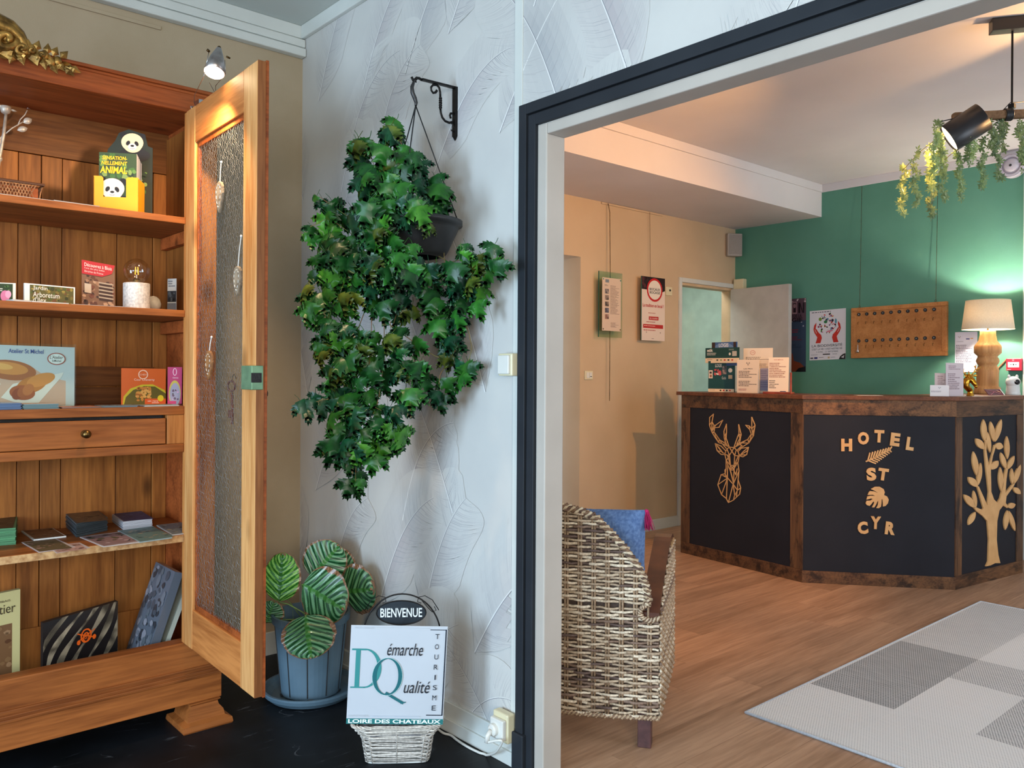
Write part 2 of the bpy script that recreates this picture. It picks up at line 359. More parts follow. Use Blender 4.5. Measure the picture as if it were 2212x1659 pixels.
# floors
m, nt, b = nmat('black_slate_floor'); L = nt.links.new; M['slate'] = m
tc = N(nt, 'ShaderNodeTexCoord'); n1 = N(nt, 'ShaderNodeTexNoise'); n1.inputs['Scale'].default_value = 5; n1.inputs['Detail'].default_value = 8; L(tc.outputs['Object'], n1.inputs['Vector'])
rp = N(nt, 'ShaderNodeValToRGB'); rp.color_ramp.elements[0].color = (*s2l((10, 12, 14)), 1); rp.color_ramp.elements[1].color = (*s2l((24, 27, 33)), 1); rp.color_ramp.elements[0].position = .3; rp.color_ramp.elements[1].position = .75; L(n1.outputs['Fac'], rp.inputs[0])
mp = N(nt, 'ShaderNodeMapping'); mp.inputs['Rotation'].default_value = (0, 0, .7); mp.inputs['Scale'].default_value = (1, 3.2, 1); L(tc.outputs['Object'], mp.inputs[0])
n2 = N(nt, 'ShaderNodeTexNoise'); n2.inputs['Scale'].default_value = 2.2; n2.inputs['Detail'].default_value = 6; n2.inputs['Distortion'].default_value = 1.2; L(mp.outputs[0], n2.inputs['Vector'])
vein = N(nt, 'ShaderNodeMath', operation='SUBTRACT'); vein.inputs[1].default_value = .5; L(n2.outputs['Fac'], vein.inputs[0]); ab = N(nt, 'ShaderNodeMath', operation='ABSOLUTE'); L(vein.outputs[0], ab.inputs[0])
vr = N(nt, 'ShaderNodeMapRange'); vr.inputs[1].default_value = 0; vr.inputs[2].default_value = .006; vr.inputs[3].default_value = .35; vr.inputs[4].default_value = 0; L(ab.outputs[0], vr.inputs[0])
vn = N(nt, 'ShaderNodeTexNoise'); vn.inputs['Scale'].default_value = 7; L(tc.outputs['Object'], vn.inputs['Vector']); vm = N(nt, 'ShaderNodeMapRange'); vm.inputs[1].default_value = .5; vm.inputs[2].default_value = .62; L(vn.outputs['Fac'], vm.inputs[0])
mm = N(nt, 'ShaderNodeMath', operation='MULTIPLY'); L(vr.outputs[0], mm.inputs[0]); L(vm.outputs[0], mm.inputs[1])
mx = N(nt, 'ShaderNodeMix', data_type='RGBA'); L(mm.outputs[0], mx.inputs[0]); L(rp.outputs[0], mx.inputs[6]); mx.inputs[7].default_value = (*s2l((150, 158, 168)), 1); L(mx.outputs[2], b.inputs['Base Color'])
b.inputs['Roughness'].default_value = .5; b.inputs['Specular IOR Level'].default_value = .22
struct('floor', MB().box(-2.6, 1.80, -2.2, YN, -.06, 0), M['slate'])
fl2 = struct('floor_reception', MB().box(1.80, XG, -2.4, YN2+1.6, -.08, -.006), pm('floor_screed', (120, 90, 70), rough=.8))
M['planks'] = wood('oak_vinyl_plank', (200, 158, 126), (160, 122, 94), 0, rough=.42, grain=.8, knots=False, var=.10, bump=.05)
pw, plen = .185, 1.25; row = 0; y = YN2
pmesh = {}
while y > -.6:
    x = 1.80-RND.uniform(0, plen); y1 = y; y0 = y-pw
    while x < XG:
        a, c = max(x, 1.80), min(x+plen, XG)
        if c-a > .05 and not (y0 > YN2):
            mbp = MB().box(0, c-a-.0015, 0, pw-.0015, -.006, 0); key = round(c-a, 3)
            if key not in pmesh:
                o = build(mbp, 'floor_plank', M['planks'], None, local=True); pmesh[key] = o.data
            else: o = build(pmesh[key], 'floor_plank', M['planks'], None)
            o.parent = fl2; o.location = (a, y0, 0)
        x += plen
    y = y0
# first room walls
struct('wall_north', MB().box(-2.6, XI, YN, YN+.1, 0, CEIL), M['beige'])
mb = MB(); mb.box(-2.7, -2.6, -2.2, -1.1, 0, CEIL).box(-2.7, -2.6, .4, 1.15, 0, CEIL).box(-2.7, -2.6, -1.1, .4, 0, .7).box(-2.7, -2.6, -1.1, .4, 2.0, CEIL).box(-2.7, -2.6, 2.25, YN, 0, CEIL).box(-2.7, -2.6, 1.15, 2.25, 2.0, CEIL); struct('wall_west', mb, M['beige'])
mb = MB(); mb.box(-2.6, XI, -2.3, -2.2, 0, 1.0).box(-2.6, XI, -2.3, -2.2, 2.3, CEIL).box(-2.6, -1.9, -2.3, -2.2, 1, 2.3).box(.1, XI, -2.3, -2.2, 1, 2.3); struct('wall_south', mb, M['beige'])
struct('ceiling', MB().box(-2.6, XI, -2.3, YN, CEIL, CEIL+.1), M['ceil'])
M['paper'] = pm('feather_wallpaper_ground', (206, 206, 202), (196, 196, 194), 3.5, .75, lo=.3, hi=.7)
mb = MB(); mb.box(XW, XI, 1.845, YN, 0, CEIL).box(XW, XI, -.9, 1.845, 1.993, CEIL).box(XW, XI, -2.2, -.9, 0, CEIL)
wallE = struct('wall_east', mb, M['paper'])
# reception shell
mb = MB(); y0, y1 = YN2, YN2+.32
y2 = YN2+.1; mb.box(XI, 3.25, y0, y1, 0, CEIL).box(3.25, 4.37, y0, y1, 2.105, CEIL).box(4.37, 4.6, y0, y1, 0, CEIL).box(4.6, 5.56, y0, y2, 0, CEIL).box(5.56, 6.30, y0, y2, 2.01, CEIL).box(6.30, XG+.1, y0, y2, 0, CEIL)
struct('wall_reception_north', mb, M['beige2'])
mb = MB().box(XG, XG+.1, 1.93, YN2, 0, CEIL); struct('wall_reception_east', mb, M['green'])
struct('wall_reception_east_return', MB().box(XG, XG+.1, -2.4, 1.93, 0, CEIL), M['white'])
mb = MB(); mb.box(XI, XG, -2.5, -2.4, 0, .5).box(XI, XG, -2.5, -2.4, 2.35, CEIL).box(XI, 2.5, -2.5, -2.4, .5, 2.35).box(5.6, XG, -2.5, -2.4, .5, 2.35); struct('wall_reception_south', mb, M['beige2'])
struct('ceiling_reception', MB().box(XI, XG+.1, -2.5, YN2+.3, 2.80, 2.9), M['ceil2'])
struct('beam', MB().box(XI, XG, 3.405, YN2, 2.54, 2.80), M['ceil2'])
# corridor behind the open door
mb = MB(); mb.box(4.9, 5.0, YN2+.1, 6.2, 0, 2.6).box(7.0, 7.1, YN2+.1, 6.2, 0, 2.6).box(4.9, 7.1, 6.2, 6.3, 0, 2.6); struct('wall_corridor', mb, pm('corridor_wall', (196, 214, 200), rough=.8))
struct('ceiling_corridor', MB().box(4.9, 7.1, YN2+.1, 6.3, 2.45, 2.55), M['ceil2']); struct('floor_corridor', MB().box(4.9, 7.1, YN2+.1, 6.3, -.06, 0), M['slate'])
M['mint'] = pm('mint_door_paint', (196, 208, 190), (192, 204, 186), 3, .5)
yd = 6.14; d2 = MB().box(5.0, 7.0, yd, yd+.05, .01, 2.43); D2 = struct('door_2', d2, M['mint'])
for (a, c) in ((1473, 1491), (1514, 1541)):
    pa, pb = ony(a, 742, yd), ony(c, 802, yd)
    fo = build(MB().box(pa.x, pb.x, yd-.02, yd, pb.z, pa.z), 'door_window_frame', M['mint'], D2, bevel=.003)
    build(MB().box(pa.x+.2*(pb.x-pa.x), pb.x-.2*(pb.x-pa.x), yd-.026, yd-.02, pb.z+.03, pa.z-.03), 'pane', pm('dark_pane', (92, 112, 110), rough=.15), fo)
xs = ony(1502, 700, yd).x; build(MB().box(xs-.004, xs+.004, yd-.004, yd, .01, 2.43), 'door_gap', M['charcoal'], D2)
pa, pb = ony(1541, 700, 5.2), ony(1563, 700, 5.2); struct('wall_corridor_return', MB().box(pa.x, pb.x+.5, 5.2, 5.3, 0, 2.45), pm('corridor_bright_paint', (236, 240, 242), rough=.7))
# recess (left) with its casing
mb = MB(); mb.box(3.25, 4.16, YN2+.24, YN2+.28, 0, 1.98); dr3 = struct('door_3', mb, M['cream_pl'])
build(MB().box(3.25, 4.20, YN2+.2, YN2+.245, 1.94, 2.03), 'head_casing', M['white'], dr3, bevel=.004)
# baseboards
def bb(name, mb, mat=None): return struct(name, mb, mat or M['white'], bevel=.002)
mb = MB(); mb.box(XW-.014, XW, 1.95, YN-.014, 0, .10).box(XW-.022, XW-.014, 1.95, YN-.014, 0, .045); bb('baseboard_east', mb)
mb = MB(); mb.box(-2.6, XW-.014, YN-.014, YN, 0, .10); bb('baseboard_north', mb)
mb = MB(); mb.box(4.37, 5.53, YN2-.013, YN2, 0, .085).box(XI, 3.25, YN2-.013, YN2, 0, .085); bb('baseboard_reception', mb)
# cornices, ledges
t = struct('trim_1', MB().box(XW-.02, XW, -2.2, YN-.02, 2.75, CEIL), M['white'], bevel=.004)
t = struct('trim_2', MB().box(-2.6, XW-.0, YN-.02, YN, 2.752, CEIL), M['white'], bevel=.004)
t = struct('trim_3', MB().box(-2.6, XW-.002, YN-.034, YN, 2.709, 2.746), M['white'], bevel=.006)
t = struct('trim_4', MB().box(-2.6, XW-.002, YN-.042, YN, 2.666, 2.704), M['white'], bevel=.006)
t = struct('trim_5', MB().box(-2.6, 1.13, YN-.008, YN, 2.625, 2.64), M['beige'], bevel=.002)
struct('trim_6', MB().box(XG-.014, XG, 1.93, 3.405, 2.738, 2.80), M['ceil2'], bevel=.003)
struct('trim_7', MB().box(XI, XG-.014, 3.391, 3.405, 2.738, 2.80), M['ceil2'], bevel=.003)
struct('trim_8', MB().box(XW-.006, XW, 1.951, 1.988, .0, 2.75), M['white'], bevel=.002)
struct('trim_9', MB().box(XG-.03, XG, 1.87, 1.93, 0, 2.80), M['white'], bevel=.003)
# opening: charcoal architrave, white lining
yo = 1.845
def frame_u(x0, x1, a, c, zt0, zt1, yend=-.9):
    mb = MB(); mb.box(x0, x1, a, c, 0, zt1); mb.box(x0, x1, yend, a, zt0, zt1); return mb
op = struct('door_1', frame_u(XW-.02, XW, 1.917, 1.951, 2.060, 2.094), M['charcoal'], bevel=.002)
build(frame_u(XW-.014, XW, 1.880, 1.913, 2.021, 2.056), 'inner_architrave', M['charcoal'], op, bevel=.002)
build(frame_u(XW-.006, XW, 1.905, 1.925, 2.05, 2.066), 'groove', M['black_pl'], op)
mb = MB(); mb.box(XW-.004, XI, 1.838, 1.8795, 0, 2.0205); mb.box(XW-.004, XI, -.9, 1.838, 1.986, 2.0205); build(mb, 'lining', M['reveal'], op, bevel=.004)
mb = MB(); mb.box(XW-.03, XW-.002, 1.905, 1.957, 0, .12); build(mb, 'plinth_block', M['charcoal'], op, bevel=.004)
# doorway of the reception with its casing and open leaf
cas = MB(); cas.box(5.525, 5.56, YN2-.018, YN2, 0, 2.05).box(6.30, 6.335, YN2-.018, YN2, 0, 2.05).box(5.56, 6.30, YN2-.018, YN2, 2.012, 2.05)
cs = struct('door_4', cas, M['white'], bevel=.003)
mb = MB(); mb.box(5.56, 5.575, YN2, YN2+.1, 0, 2.01).box(6.285, 6.30, YN2, YN2+.1, 0, 2.01).box(5.575, 6.285, YN2, YN2+.1, 1.99, 2.01); build(mb, 'jamb_lining', pm('warm_jamb_paint', (214, 186, 150), rough=.6), cs)
a = Vector((6.285, 4.195, 0)); e = Vector((6.205, 3.585, 0)); d = e-a; nn = Vector((d.y, -d.x, 0)).normalized()*.04
lf = build(MB().slab((a.x, a.y, .012), d, nn, (0, 0, 1.985)), 'door_leaf', pm('white_door_leaf', (200, 194, 186), rough=.45), cs, bevel=.002)
p = a+d*.93+Vector((-.008, 0, 1.02)); build(MB().tube([p-nn, p-nn*2, p-nn*2-d*.18], .009, 8), 'door_handle', M['silver'], lf)
build(MB().box(6.29, 6.343, 4.10, 4.20, 1.995, 2.09), 'door_closer', M['cream_pl'], cs, bevel=.004)
# entrance door frame and window frames of the unseen sides
def wframe(name, x0, x1, y0, y1, z0, z1):
    mb = MB(); w = .05
    if x1-x0 < y1-y0: mb.box(x0, x1, y0, y0+w, z0, z1).box(x0, x1, y1-w, y1, z0, z1).box(x0, x1, y0, y1, z0, z0+w).box(x0, x1, y0, y1, z1-w, z1)
    else: mb.box(x0, x0+w, y0, y1, z0, z1).box(x1-w, x1, y0, y1, z0, z1).box(x0, x1, y0, y1, z0, z0+w).box(x0, x1, y0, y1, z1-w, z1)
    return struct(name, mb, M['white'])
wframe('window_1', -2.68, -2.62, 1.15, 2.25, 0, 2.0); wframe('fill_window', -1.9, .1, -2.28, -2.22, 1, 2.3); wframe('window_3', 2.5, 5.6, -2.48, -2.42, .5, 2.35); wframe('window_4', -2.68, -2.62, -1.1, .4, .7, 2.0)  # the unseen south window is placed to suit the added fill
# feather print of the wallpaper (flat print: fine barbs, rachis and soft vanes)
M['feather'] = colmat('feather_print', rough=.75, spec=.3, var=.03, vscale=4)
rf = random.Random(5); fm = MB(); paper = s2l((203, 203, 200)); cnt = 0
def mixc(a, b, t): return tuple(a[i]*(1-t)+b[i]*t for i in range(3))
seeds = []
for gy in range(12):
    for gz in range(7):
        seeds.append((-.35+gy*.33+(gz % 2)*.16+rf.uniform(-.06, .06), -.12+gz*.42+rf.uniform(-.07, .07)))
seeds.sort(key=lambda q: -q[1]+rf.uniform(-.3, .3))
def blocked(y, z):
    return y > 3.448 or z > 2.79 or z < .06 or (y < 1.962 and z < 2.072) or y < -.6
# y decreases towards the right of the picture
for (yb, zb) in seeds:
    cnt += 1; off = .0008+cnt*.00002; Lf = rf.uniform(.5, .78); Wd = rf.uniform(.10, .17); flip = rf.random() < .24
    a0 = rf.uniform(1.0, 1.35); bend = rf.uniform(.7, 1.3)*(1 if rf.random() < .8 else .5)
    if flip: a0 = math.pi-rf.uniform(1.0, 1.3)
    sgn = -1 if not flip else 1
    pts = []; y, z = yb, zb; nseg = 22
    for i in range(nseg+1):
        t = i/nseg; ang = a0-(bend*t*t if not flip else -bend*.5*t*t)
        pts.append((y, z, ang)); y -= math.cos(ang)*Lf/nseg; z += math.sin(ang)*Lf/nseg
    tone = rf.uniform(.5, 1.0); lil = s2l((150+rf.randint(-8, 8), 147, 155))
    def wd(t): return Wd*min(1, (t/.12)**.5 if t > 0 else 0)*(1-max(0, (t-.55)/.45)**2)**.5
    def barb(i, side, t, k, s):
        yy, zz, an = pts[i]; out = an+side*math.pi/2; l = wd(t)*s
        dirx = math.cos(out)*l+math.cos(an)*l*(.35+.5*s); dirz = math.sin(out)*l+math.sin(an)*l*(.35+.5*s)
        return yy-dirx, zz+dirz
    for side in (-1, 1):
        for i in range(nseg):
            for q in range(5):
                s0, s1 = q/5, (q+1)/5
                P4 = [barb(i, side, i/nseg, 0, s0), barb(i+1, side, (i+1)/nseg, 0, s0), barb(i+1, side, (i+1)/nseg, 0, s1), barb(i, side, i/nseg, 0, s1)]
                if any(blocked(*p) for p in P4): continue
                tt = tone*math.sin(math.pi*min(1, .12+(i+.5)/nseg))*(1-s0)**1.1*(1 if side < 0 else .45)*.55
                fm.col = mixc(paper, lil, tt); fm.add([(XW-off, p[0], p[1]) for p in P4], [(0, 1, 2, 3)])
    nb = 74
    for side in (-1, 1):
        for j in range(nb):
            t = .03+.96*j/nb+rf.uniform(-.004, .004); fi = t*nseg; i = min(int(fi), nseg-1)
            if rf.random() < .12: continue
            s1 = rf.uniform(.75, 1.12); s0 = rf.choice((.04, .04, .3, .5)); dk = rf.uniform(.35, .95)*(1 if side < 0 else .75)
            col = s2l((150, 149, 156)); c = mixc(paper, col, dk); w = .0015; pr = None
            for q in range(4):
                s = s0+(s1-s0)*q/3; yy, zz = barb(i, side, t, 0, s); dyy = (fi-i)*Lf/nseg; an = pts[i][2]
                yy -= math.cos(an)*dyy; zz += math.sin(an)*dyy; ww = w*(1-s*.75)
                cur = ((yy-math.cos(an)*ww, zz+math.sin(an)*ww), (yy+math.cos(an)*ww, zz-math.sin(an)*ww))
                if pr and not (blocked(*cur[0]) or blocked(*pr[0])):
                    fm.col = mixc(paper, col, dk*(1-.5*s)); fm.add([(XW-off-.0001, *pr[0]), (XW-off-.0001, *cur[0]), (XW-off-.0001, *cur[1]), (XW-off-.0001, *pr[1])], [(0, 1, 2, 3)])
                pr = cur
    for i in range(nseg):
        (ya, za, an), (yc, zc, an2) = pts[i], pts[i+1]; w0 = .0026*(1-i/nseg*.8); w1 = .0026*(1-(i+1)/nseg*.8)
        if blocked(ya, za) or blocked(yc, zc): continue
        o2 = XW-off-.0003
        for dx, cc, sc in ((.0022, (140, 139, 146), 1.0), (0, (226, 226, 224), 1.0)):
            fm.col = s2l(cc)
            f = lambda yv, zv, an, w: ((o2-(.0001 if dx == 0 else 0), yv-math.sin(an)*(w+dx), zv-math.cos(an)*(w+dx)), (o2-(.0001 if dx == 0 else 0), yv+math.sin(an)*(w-dx), zv+math.cos(an)*(w-dx)))
            p0, p1 = f(ya, za, an, w0); q0, q1 = f(yc, zc, an2, w1); fm.add([p0, q0, q1, p1], [(0, 1, 2, 3)])
build(fm, 'feather_print', M['feather'], wallE, kind='stuff')
# ================================================================ PINE CABINET
YC, YB, XR = 2.91, 3.32, 1.12   # front plane, backing plane, inner right side
XL = -.35
cab = thing('pine_cabinet', (.40, 3.1, 0), 0, 'tall antique pine cabinet with open mesh door and brochure shelves', 'cabinet')
def rotdoor(mb):
    ca, sa = math.cos(-.034), math.sin(-.034); hx, hy = 1.041, 2.905
    mb.v = [(hx+(x-hx)*ca-(y-hy)*sa, hy+(x-hx)*sa+(y-hy)*ca, z) for x, y, z in mb.v]; return mb
door = None
def cb(mb, name, mat, bev=.003, parent=None, **k):
    if name == 'mesh_door' or (door is not None and parent is door): rotdoor(mb)
    return build(mb, name, M[mat] if isinstance(mat, str) else mat, parent or cab, bevel=bev, **k)
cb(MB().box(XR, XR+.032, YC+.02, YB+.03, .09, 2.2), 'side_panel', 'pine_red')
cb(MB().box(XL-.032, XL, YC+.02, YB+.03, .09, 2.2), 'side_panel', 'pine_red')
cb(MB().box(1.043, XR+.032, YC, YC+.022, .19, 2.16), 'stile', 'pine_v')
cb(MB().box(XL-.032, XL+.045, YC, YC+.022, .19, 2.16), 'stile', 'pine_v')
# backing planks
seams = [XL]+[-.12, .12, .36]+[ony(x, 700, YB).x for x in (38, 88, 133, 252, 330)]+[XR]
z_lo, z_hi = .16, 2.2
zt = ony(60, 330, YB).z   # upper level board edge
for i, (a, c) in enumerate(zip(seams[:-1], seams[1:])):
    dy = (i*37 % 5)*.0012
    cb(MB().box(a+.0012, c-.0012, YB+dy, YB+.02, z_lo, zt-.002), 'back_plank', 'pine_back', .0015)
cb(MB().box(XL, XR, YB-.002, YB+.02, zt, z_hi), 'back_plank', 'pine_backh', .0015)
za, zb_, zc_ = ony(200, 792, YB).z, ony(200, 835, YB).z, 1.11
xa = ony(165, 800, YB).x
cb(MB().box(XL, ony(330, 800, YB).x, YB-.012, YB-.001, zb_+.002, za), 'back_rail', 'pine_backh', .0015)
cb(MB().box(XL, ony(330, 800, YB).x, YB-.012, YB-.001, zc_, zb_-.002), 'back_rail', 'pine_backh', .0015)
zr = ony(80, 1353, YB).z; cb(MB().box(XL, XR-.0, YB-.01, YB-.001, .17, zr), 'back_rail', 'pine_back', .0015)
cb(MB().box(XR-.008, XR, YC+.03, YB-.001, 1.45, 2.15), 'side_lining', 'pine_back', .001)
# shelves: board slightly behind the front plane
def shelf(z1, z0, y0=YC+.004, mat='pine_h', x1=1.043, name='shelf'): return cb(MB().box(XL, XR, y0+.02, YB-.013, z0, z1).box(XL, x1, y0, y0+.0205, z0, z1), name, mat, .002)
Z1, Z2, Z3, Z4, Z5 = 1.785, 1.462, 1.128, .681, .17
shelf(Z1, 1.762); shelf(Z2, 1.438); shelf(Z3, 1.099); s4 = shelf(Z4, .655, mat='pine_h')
cb(MB().box(XL, 1.043, YC+.001, YC+.0045, .656, .680), 'edge_strip', 'chip', .001, parent=s4)
cb(MB().box(XL, XR, YC+.02, YB, Z5-.02, Z5), 'shelf', 'pine_h')
for z in (Z1-.024, Z2-.026): cb(MB().box(XR-.035, XR-.008, YC+.05, YB-.02, z-.045, z), 'shelf_bearer', 'pine_red')
# drawer and its rails
cb(MB().box(XL, 1.043, YC+.004, YC+.03, .968, .998), 'drawer_rail', 'pine_h')
cb(MB().box(.985, 1.043, YC+.006, YC+.03, .998, 1.099), 'drawer_stop_block', 'pine_v')
dr = cb(MB().box(XL+.1, .981, YC+.006, YC+.028, 1.0, 1.088), 'drawer', 'pine_h', .003)
cb(MB().box(XL+.1, .981, YC+.03, YC+.04, .998, 1.099), 'drawer_gap', 'iron', 0)
k = ony(187, 938, YC-.012); cb(MB().lathe([(.004, 0), (.006, .004), (.005, .012), (.011, .016), (.0135, .022), (.012, .027), (.006, .031), (.002, .032)], (k.x, YC+.006, k.z), 18, (0, -1, 0)), 'knob', 'brass', 0, parent=dr, smooth=True)
k = Vector((k.x, YC+.006, k.z)); cb(MB().lathe([(.013, 0), (.012, .003), (.004, .004)], k, 18, (0, -1, 0)), 'knob_rose', 'brass', 0, parent=dr)
# bottom rail, mouldings, plinth, feet, crown
cb(MB().box(XL-.03, XR+.032, YC-.002, YC+.06, .205, .305), 'bottom_rail', 'pine_h', .004)
mb = MB()
for (o, z0, z1) in ((.010, .194, .212), (.016, .184, .198), (.022, .176, .188)): mb.box(XL-.05, XR+.032+o+.004, YC-o, YC+.05, z0, z1)
cb(mb, 'waist_moulding', 'pine_h', .003)
cb(MB().box(XL-.04, 1.177, YC-.006, YB+.03, .088, .19), 'plinth', 'pine_h', .003)
for fx in (1.115, -.27):
    mb = MB(); c = Vector((fx, YC+.04, 0)); prof = [(.085, 0), (.088, .006), (.085, .022), (.066, .03), (.062, .05), (.05, .066), (.047, .078), (.054, .084), (.054, .088)]
    for (r0, z0), (r1, z1) in zip(prof[:-1], prof[1:]):
        mb.hexa([(c.x-r0, c.y-r0, z0), (c.x+r0, c.y-r0, z0), (c.x+r0, c.y+r0, z0), (c.x-r0, c.y+r0, z0), (c.x-r1, c.y-r1, z1), (c.x+r1, c.y-r1, z1), (c.x+r1, c.y+r1, z1), (c.x-r1, c.y+r1, z1)])
    cb(mb, 'foot', 'pine_h', 0)
cb(MB().box(XL-.04, XR+.045, YC-.008, YC+.03, 2.15, 2.225), 'frieze', 'pine_red', .003)
cb(MB().box(XL-.03, XR+.03, YC+.02, YB+.03, 2.17, 2.20), 'top_board', 'pine_red', .002)
mb = MB(); mb.box(XL-.06, XR+.058, YC-.02, YB+.03, 2.222, 2.234).box(XL-.05, XR+.05, YC-.013, YB, 2.212, 2.222); cb(mb, 'cornice', 'pine_red', .003)
# open mesh door, standing square to the front
X0, X1, Y0, Y1, DZ0, DZ1 = 1.041, 1.066, 2.283, 2.905, .305, 2.152
sw = .072; yz = lambda a, c, z0, z1, x0=X0, x1=X1: MB().box(x0, x1, a, c, z0, z1)
mb = MB(); mb.box(X0, X1, Y0, Y0+.105, DZ0, DZ1).box(X0, X1, Y1-.085, Y1, DZ0, DZ1)
door = cb(mb, 'mesh_door', 'door_pine', .003)
cb(MB().box(X0+.001, X1, Y0+.105, Y1-.085, DZ0, DZ0+.135), 'door_rail', 'door_pineh', .003, parent=door); cb(MB().box(X0+.001, X1, Y0+.105, Y1-.085, DZ1-.125, DZ1), 'door_rail', 'door_pineh', .003, parent=door)
cb(MB().box(X0+.001, X1, Y0-.0015, Y0+.001, DZ0, DZ1), 'door_edge', 'pine_edge', .0005, parent=door)
ya, yb, zza, zzb = Y0+.105, Y1-.085, DZ0+.135, DZ1-.125
mb = MB(); mb.box(X0+.009, X1-.004, ya, ya+.012, zza, zzb).box(X0+.009, X1-.004, yb-.012, yb, zza, zzb).box(X0+.009, X1-.004, ya, yb, zza, zza+.018).box(X0+.009, X1-.004, ya, yb, zzb-.018, zzb); cb(mb, 'glazing_bead', 'pine_red', .002, parent=door)
mb = MB(); mb.box(X1, X1+.009, Y0-.004, Y0+.02, DZ0-.004, DZ1+.004).box(X1, X1+.005, Y0-.004, Y0+.035, DZ0, DZ1); cb(mb, 'meeting_bead', 'pine_red', .002, parent=door)
# chicken wire: elongated hexagons
mb = MB(); cw, ch = .0135, .0185; rw = random.Random(3); xm = X0+.012; row = 0; z = zza
def jit(p, s=.0012):
    r = random.Random(hash((round(p[0], 4), round(p[1], 4)))); return Vector((xm+r.uniform(-s, s)*1.5, p[0]+r.uniform(-s, s), p[1]+r.uniform(-s, s)))
nr = int((zzb-zza)/(ch*.75))
for r_ in range(nr):
    z = zza+r_*ch*.75; off = (r_ % 2)*cw/2; y = ya+off
    while y < yb-.001:
        A_, B_, C_ = (y, z+ch*.25), (y+cw/2, z), (y-cw/2, z)
        top = (y, z+ch*.75-.0)
        if z+ch*.75 < zzb:
            mb.tube([jit(A_), jit(top)], .00055, 3, cap=False)
        if y+cw/2 < yb: mb.tube([jit(A_), jit(B_)], .00042, 3, cap=False)
        if y-cw/2 > ya: mb.tube([jit(A_), jit(C_)], .00042, 3, cap=False)
        y += cw
cb(mb, 'wire_mesh', 'wire', 0, parent=door, kind='stuff')
# rim lock of the door
a, c = onx(527, 790, X0), onx(560, 842, X0); zl0, zl1 = 1.185, 1.275
zl1 = onx(545, 790, X0).z; zl0 = onx(545, 841, X0).z
M['lockgreen'] = pm('green_lock_paint', (112, 146, 112), (94, 128, 98), 30, .45, .3)
mb = MB(); mb.box(X0-.014, X0, Y0-.003, Y0+.075, zl0, zl1).box(X0-.014, X1-.004, Y0-.005, Y0-.001, zl0, zl1); lk = cb(mb, 'rim_lock', M['lockgreen'], .002, parent=door)
cb(MB().box(X0-.0155, X0+.016, Y0-.0065, Y0-.004, (zl0+zl1)/2-.014, (zl0+zl1)/2+.014), 'lock_bolt', 'iron', .001, parent=door)
mb = MB().tube([(X1+.012, Y0+.03+.0*math.cos(t/10*6.28), 1.19) for t in range(2)], .003, 6)
cb(MB().tube([(X1+.012+.012*math.sin(t), Y0+.03, 1.185+.014*math.cos(t)) for t in [i*.48 for i in range(13)]], .0016, 6), 'pull_ring', 'iron', 0, parent=door)
# gilded carved ornament on the crown (left end runs out of the picture)
og = thing('gilded_ornament', (.45, YC-.005, 2.235), 0, 'gilded rococo leaf carving fixed on the crown of the pine cabinet', 'ornament')
ro = random.Random(9)
def leafy(mb, pts, wds, th=.02, n=8, seed=0):
    r = random.Random(seed)
    for i in range(len(pts)-1):
        a, c = Vector(pts[i]), Vector(pts[i+1]); d = (c-a).normalized(); up = Vector((0, -1, 0)).cross(d).normalized()
        for s in (-1, 1):
            w = wds[i]; tip = a+(c-a)*.9+up*s*w*r.uniform(.8, 1.35)+Vector((0, -.01, 0)); q = a+up*s*w*.2
            mb.add([a-up*s*.002, a+(c-a)*.35+up*s*w*.9+Vector((0, -th*.7, 0)), tip, a+(c-a)*1.1+up*s*w*.25+Vector((0, -th, 0)), c], [(0, 1, 2, 3), (0, 3, 4)])
    mb.tube(pts, [w*.45 for w in wds]+[wds[-1]*.2], 8)
G = lambda x, y: ony(x, y, YC-.02)
mb = MB(); mb.smooth = False
bp_ = [G(-60, 95), G(-20, 105), G(20, 108), G(50, 118), G(80, 122), G(105, 132), G(128, 140), G(150, 148)]
leafy(mb, bp_, [.034, .032, .028, .024, .02, .018, .014, .010], seed=4)
build(mb, 'acanthus_stem', M['gilt'], og)
mb = MB(); mb.smooth = True
for cx, cy, r0, ph in ((10, 88, 26, 0), (45, 108, 14, 1), (88, 122, 9, 2), (66, 112, 9, 4)):
    pts = []; rr = []
    for i in range(20):
        t = i/19; a_ = ph+t*7.5; r_ = r0*(1-.8*t); pts.append(G(cx+r_*math.cos(a_), cy+r_*.8*math.sin(a_))+Vector((0, -.008-.018*t, 0))); rr.append(.009*(r0/20)*(1-.5*t)+.002)
    mb.tube(pts, rr, 8)
build(mb, 'scroll', M['gilt'], og)
mb = MB(); mb.smooth = True
pts = [G(-40, 45), G(-5, 46), G(22, 58), G(42, 76), G(56, 98), G(62, 112)]; mb.tube(pts, [.028, .026, .022, .018, .012, .006], 9); mb.tube([p+Vector((0, -.012, -.012)) for p in pts], [.02, .018, .016, .012, .009, .004], 9)
for i in range(13): p = G(-45+i*14, 56+i*6.5+(i % 2)*9); mb.ball(p+Vector((0, -.01, 0)), (.012, .009, .016), 8, 6)
build(mb, 'shell_back', M['gilt'], og)
mb = MB()
for i, (x, y, a_) in enumerate(((28, 118, 1.9), (40, 118, 1.2), (75, 112, -1.3), (100, 120, -1.5), (112, 124, -1.2), (120, 135, .8), (137, 148, .6), (148, 146, .35), (128, 128, -.9), (90, 128, 1.3), (108, 138, 1.0), (60, 112, -1.6))):
    p = G(x, y)+Vector((0, -.012, 0)); d = Vector((math.cos(a_), 0, -math.sin(a_)))*.036; u = Vector((-d.z, 0, d.x))*.36; o = Vector((0, -.006, 0))
    mb.add([p, p+d*.4+u, p+d, p+d*.4-u, p+d*.4+o], [(0, 4, 1), (1, 4, 2), (2, 4, 3), (3, 4, 0)])
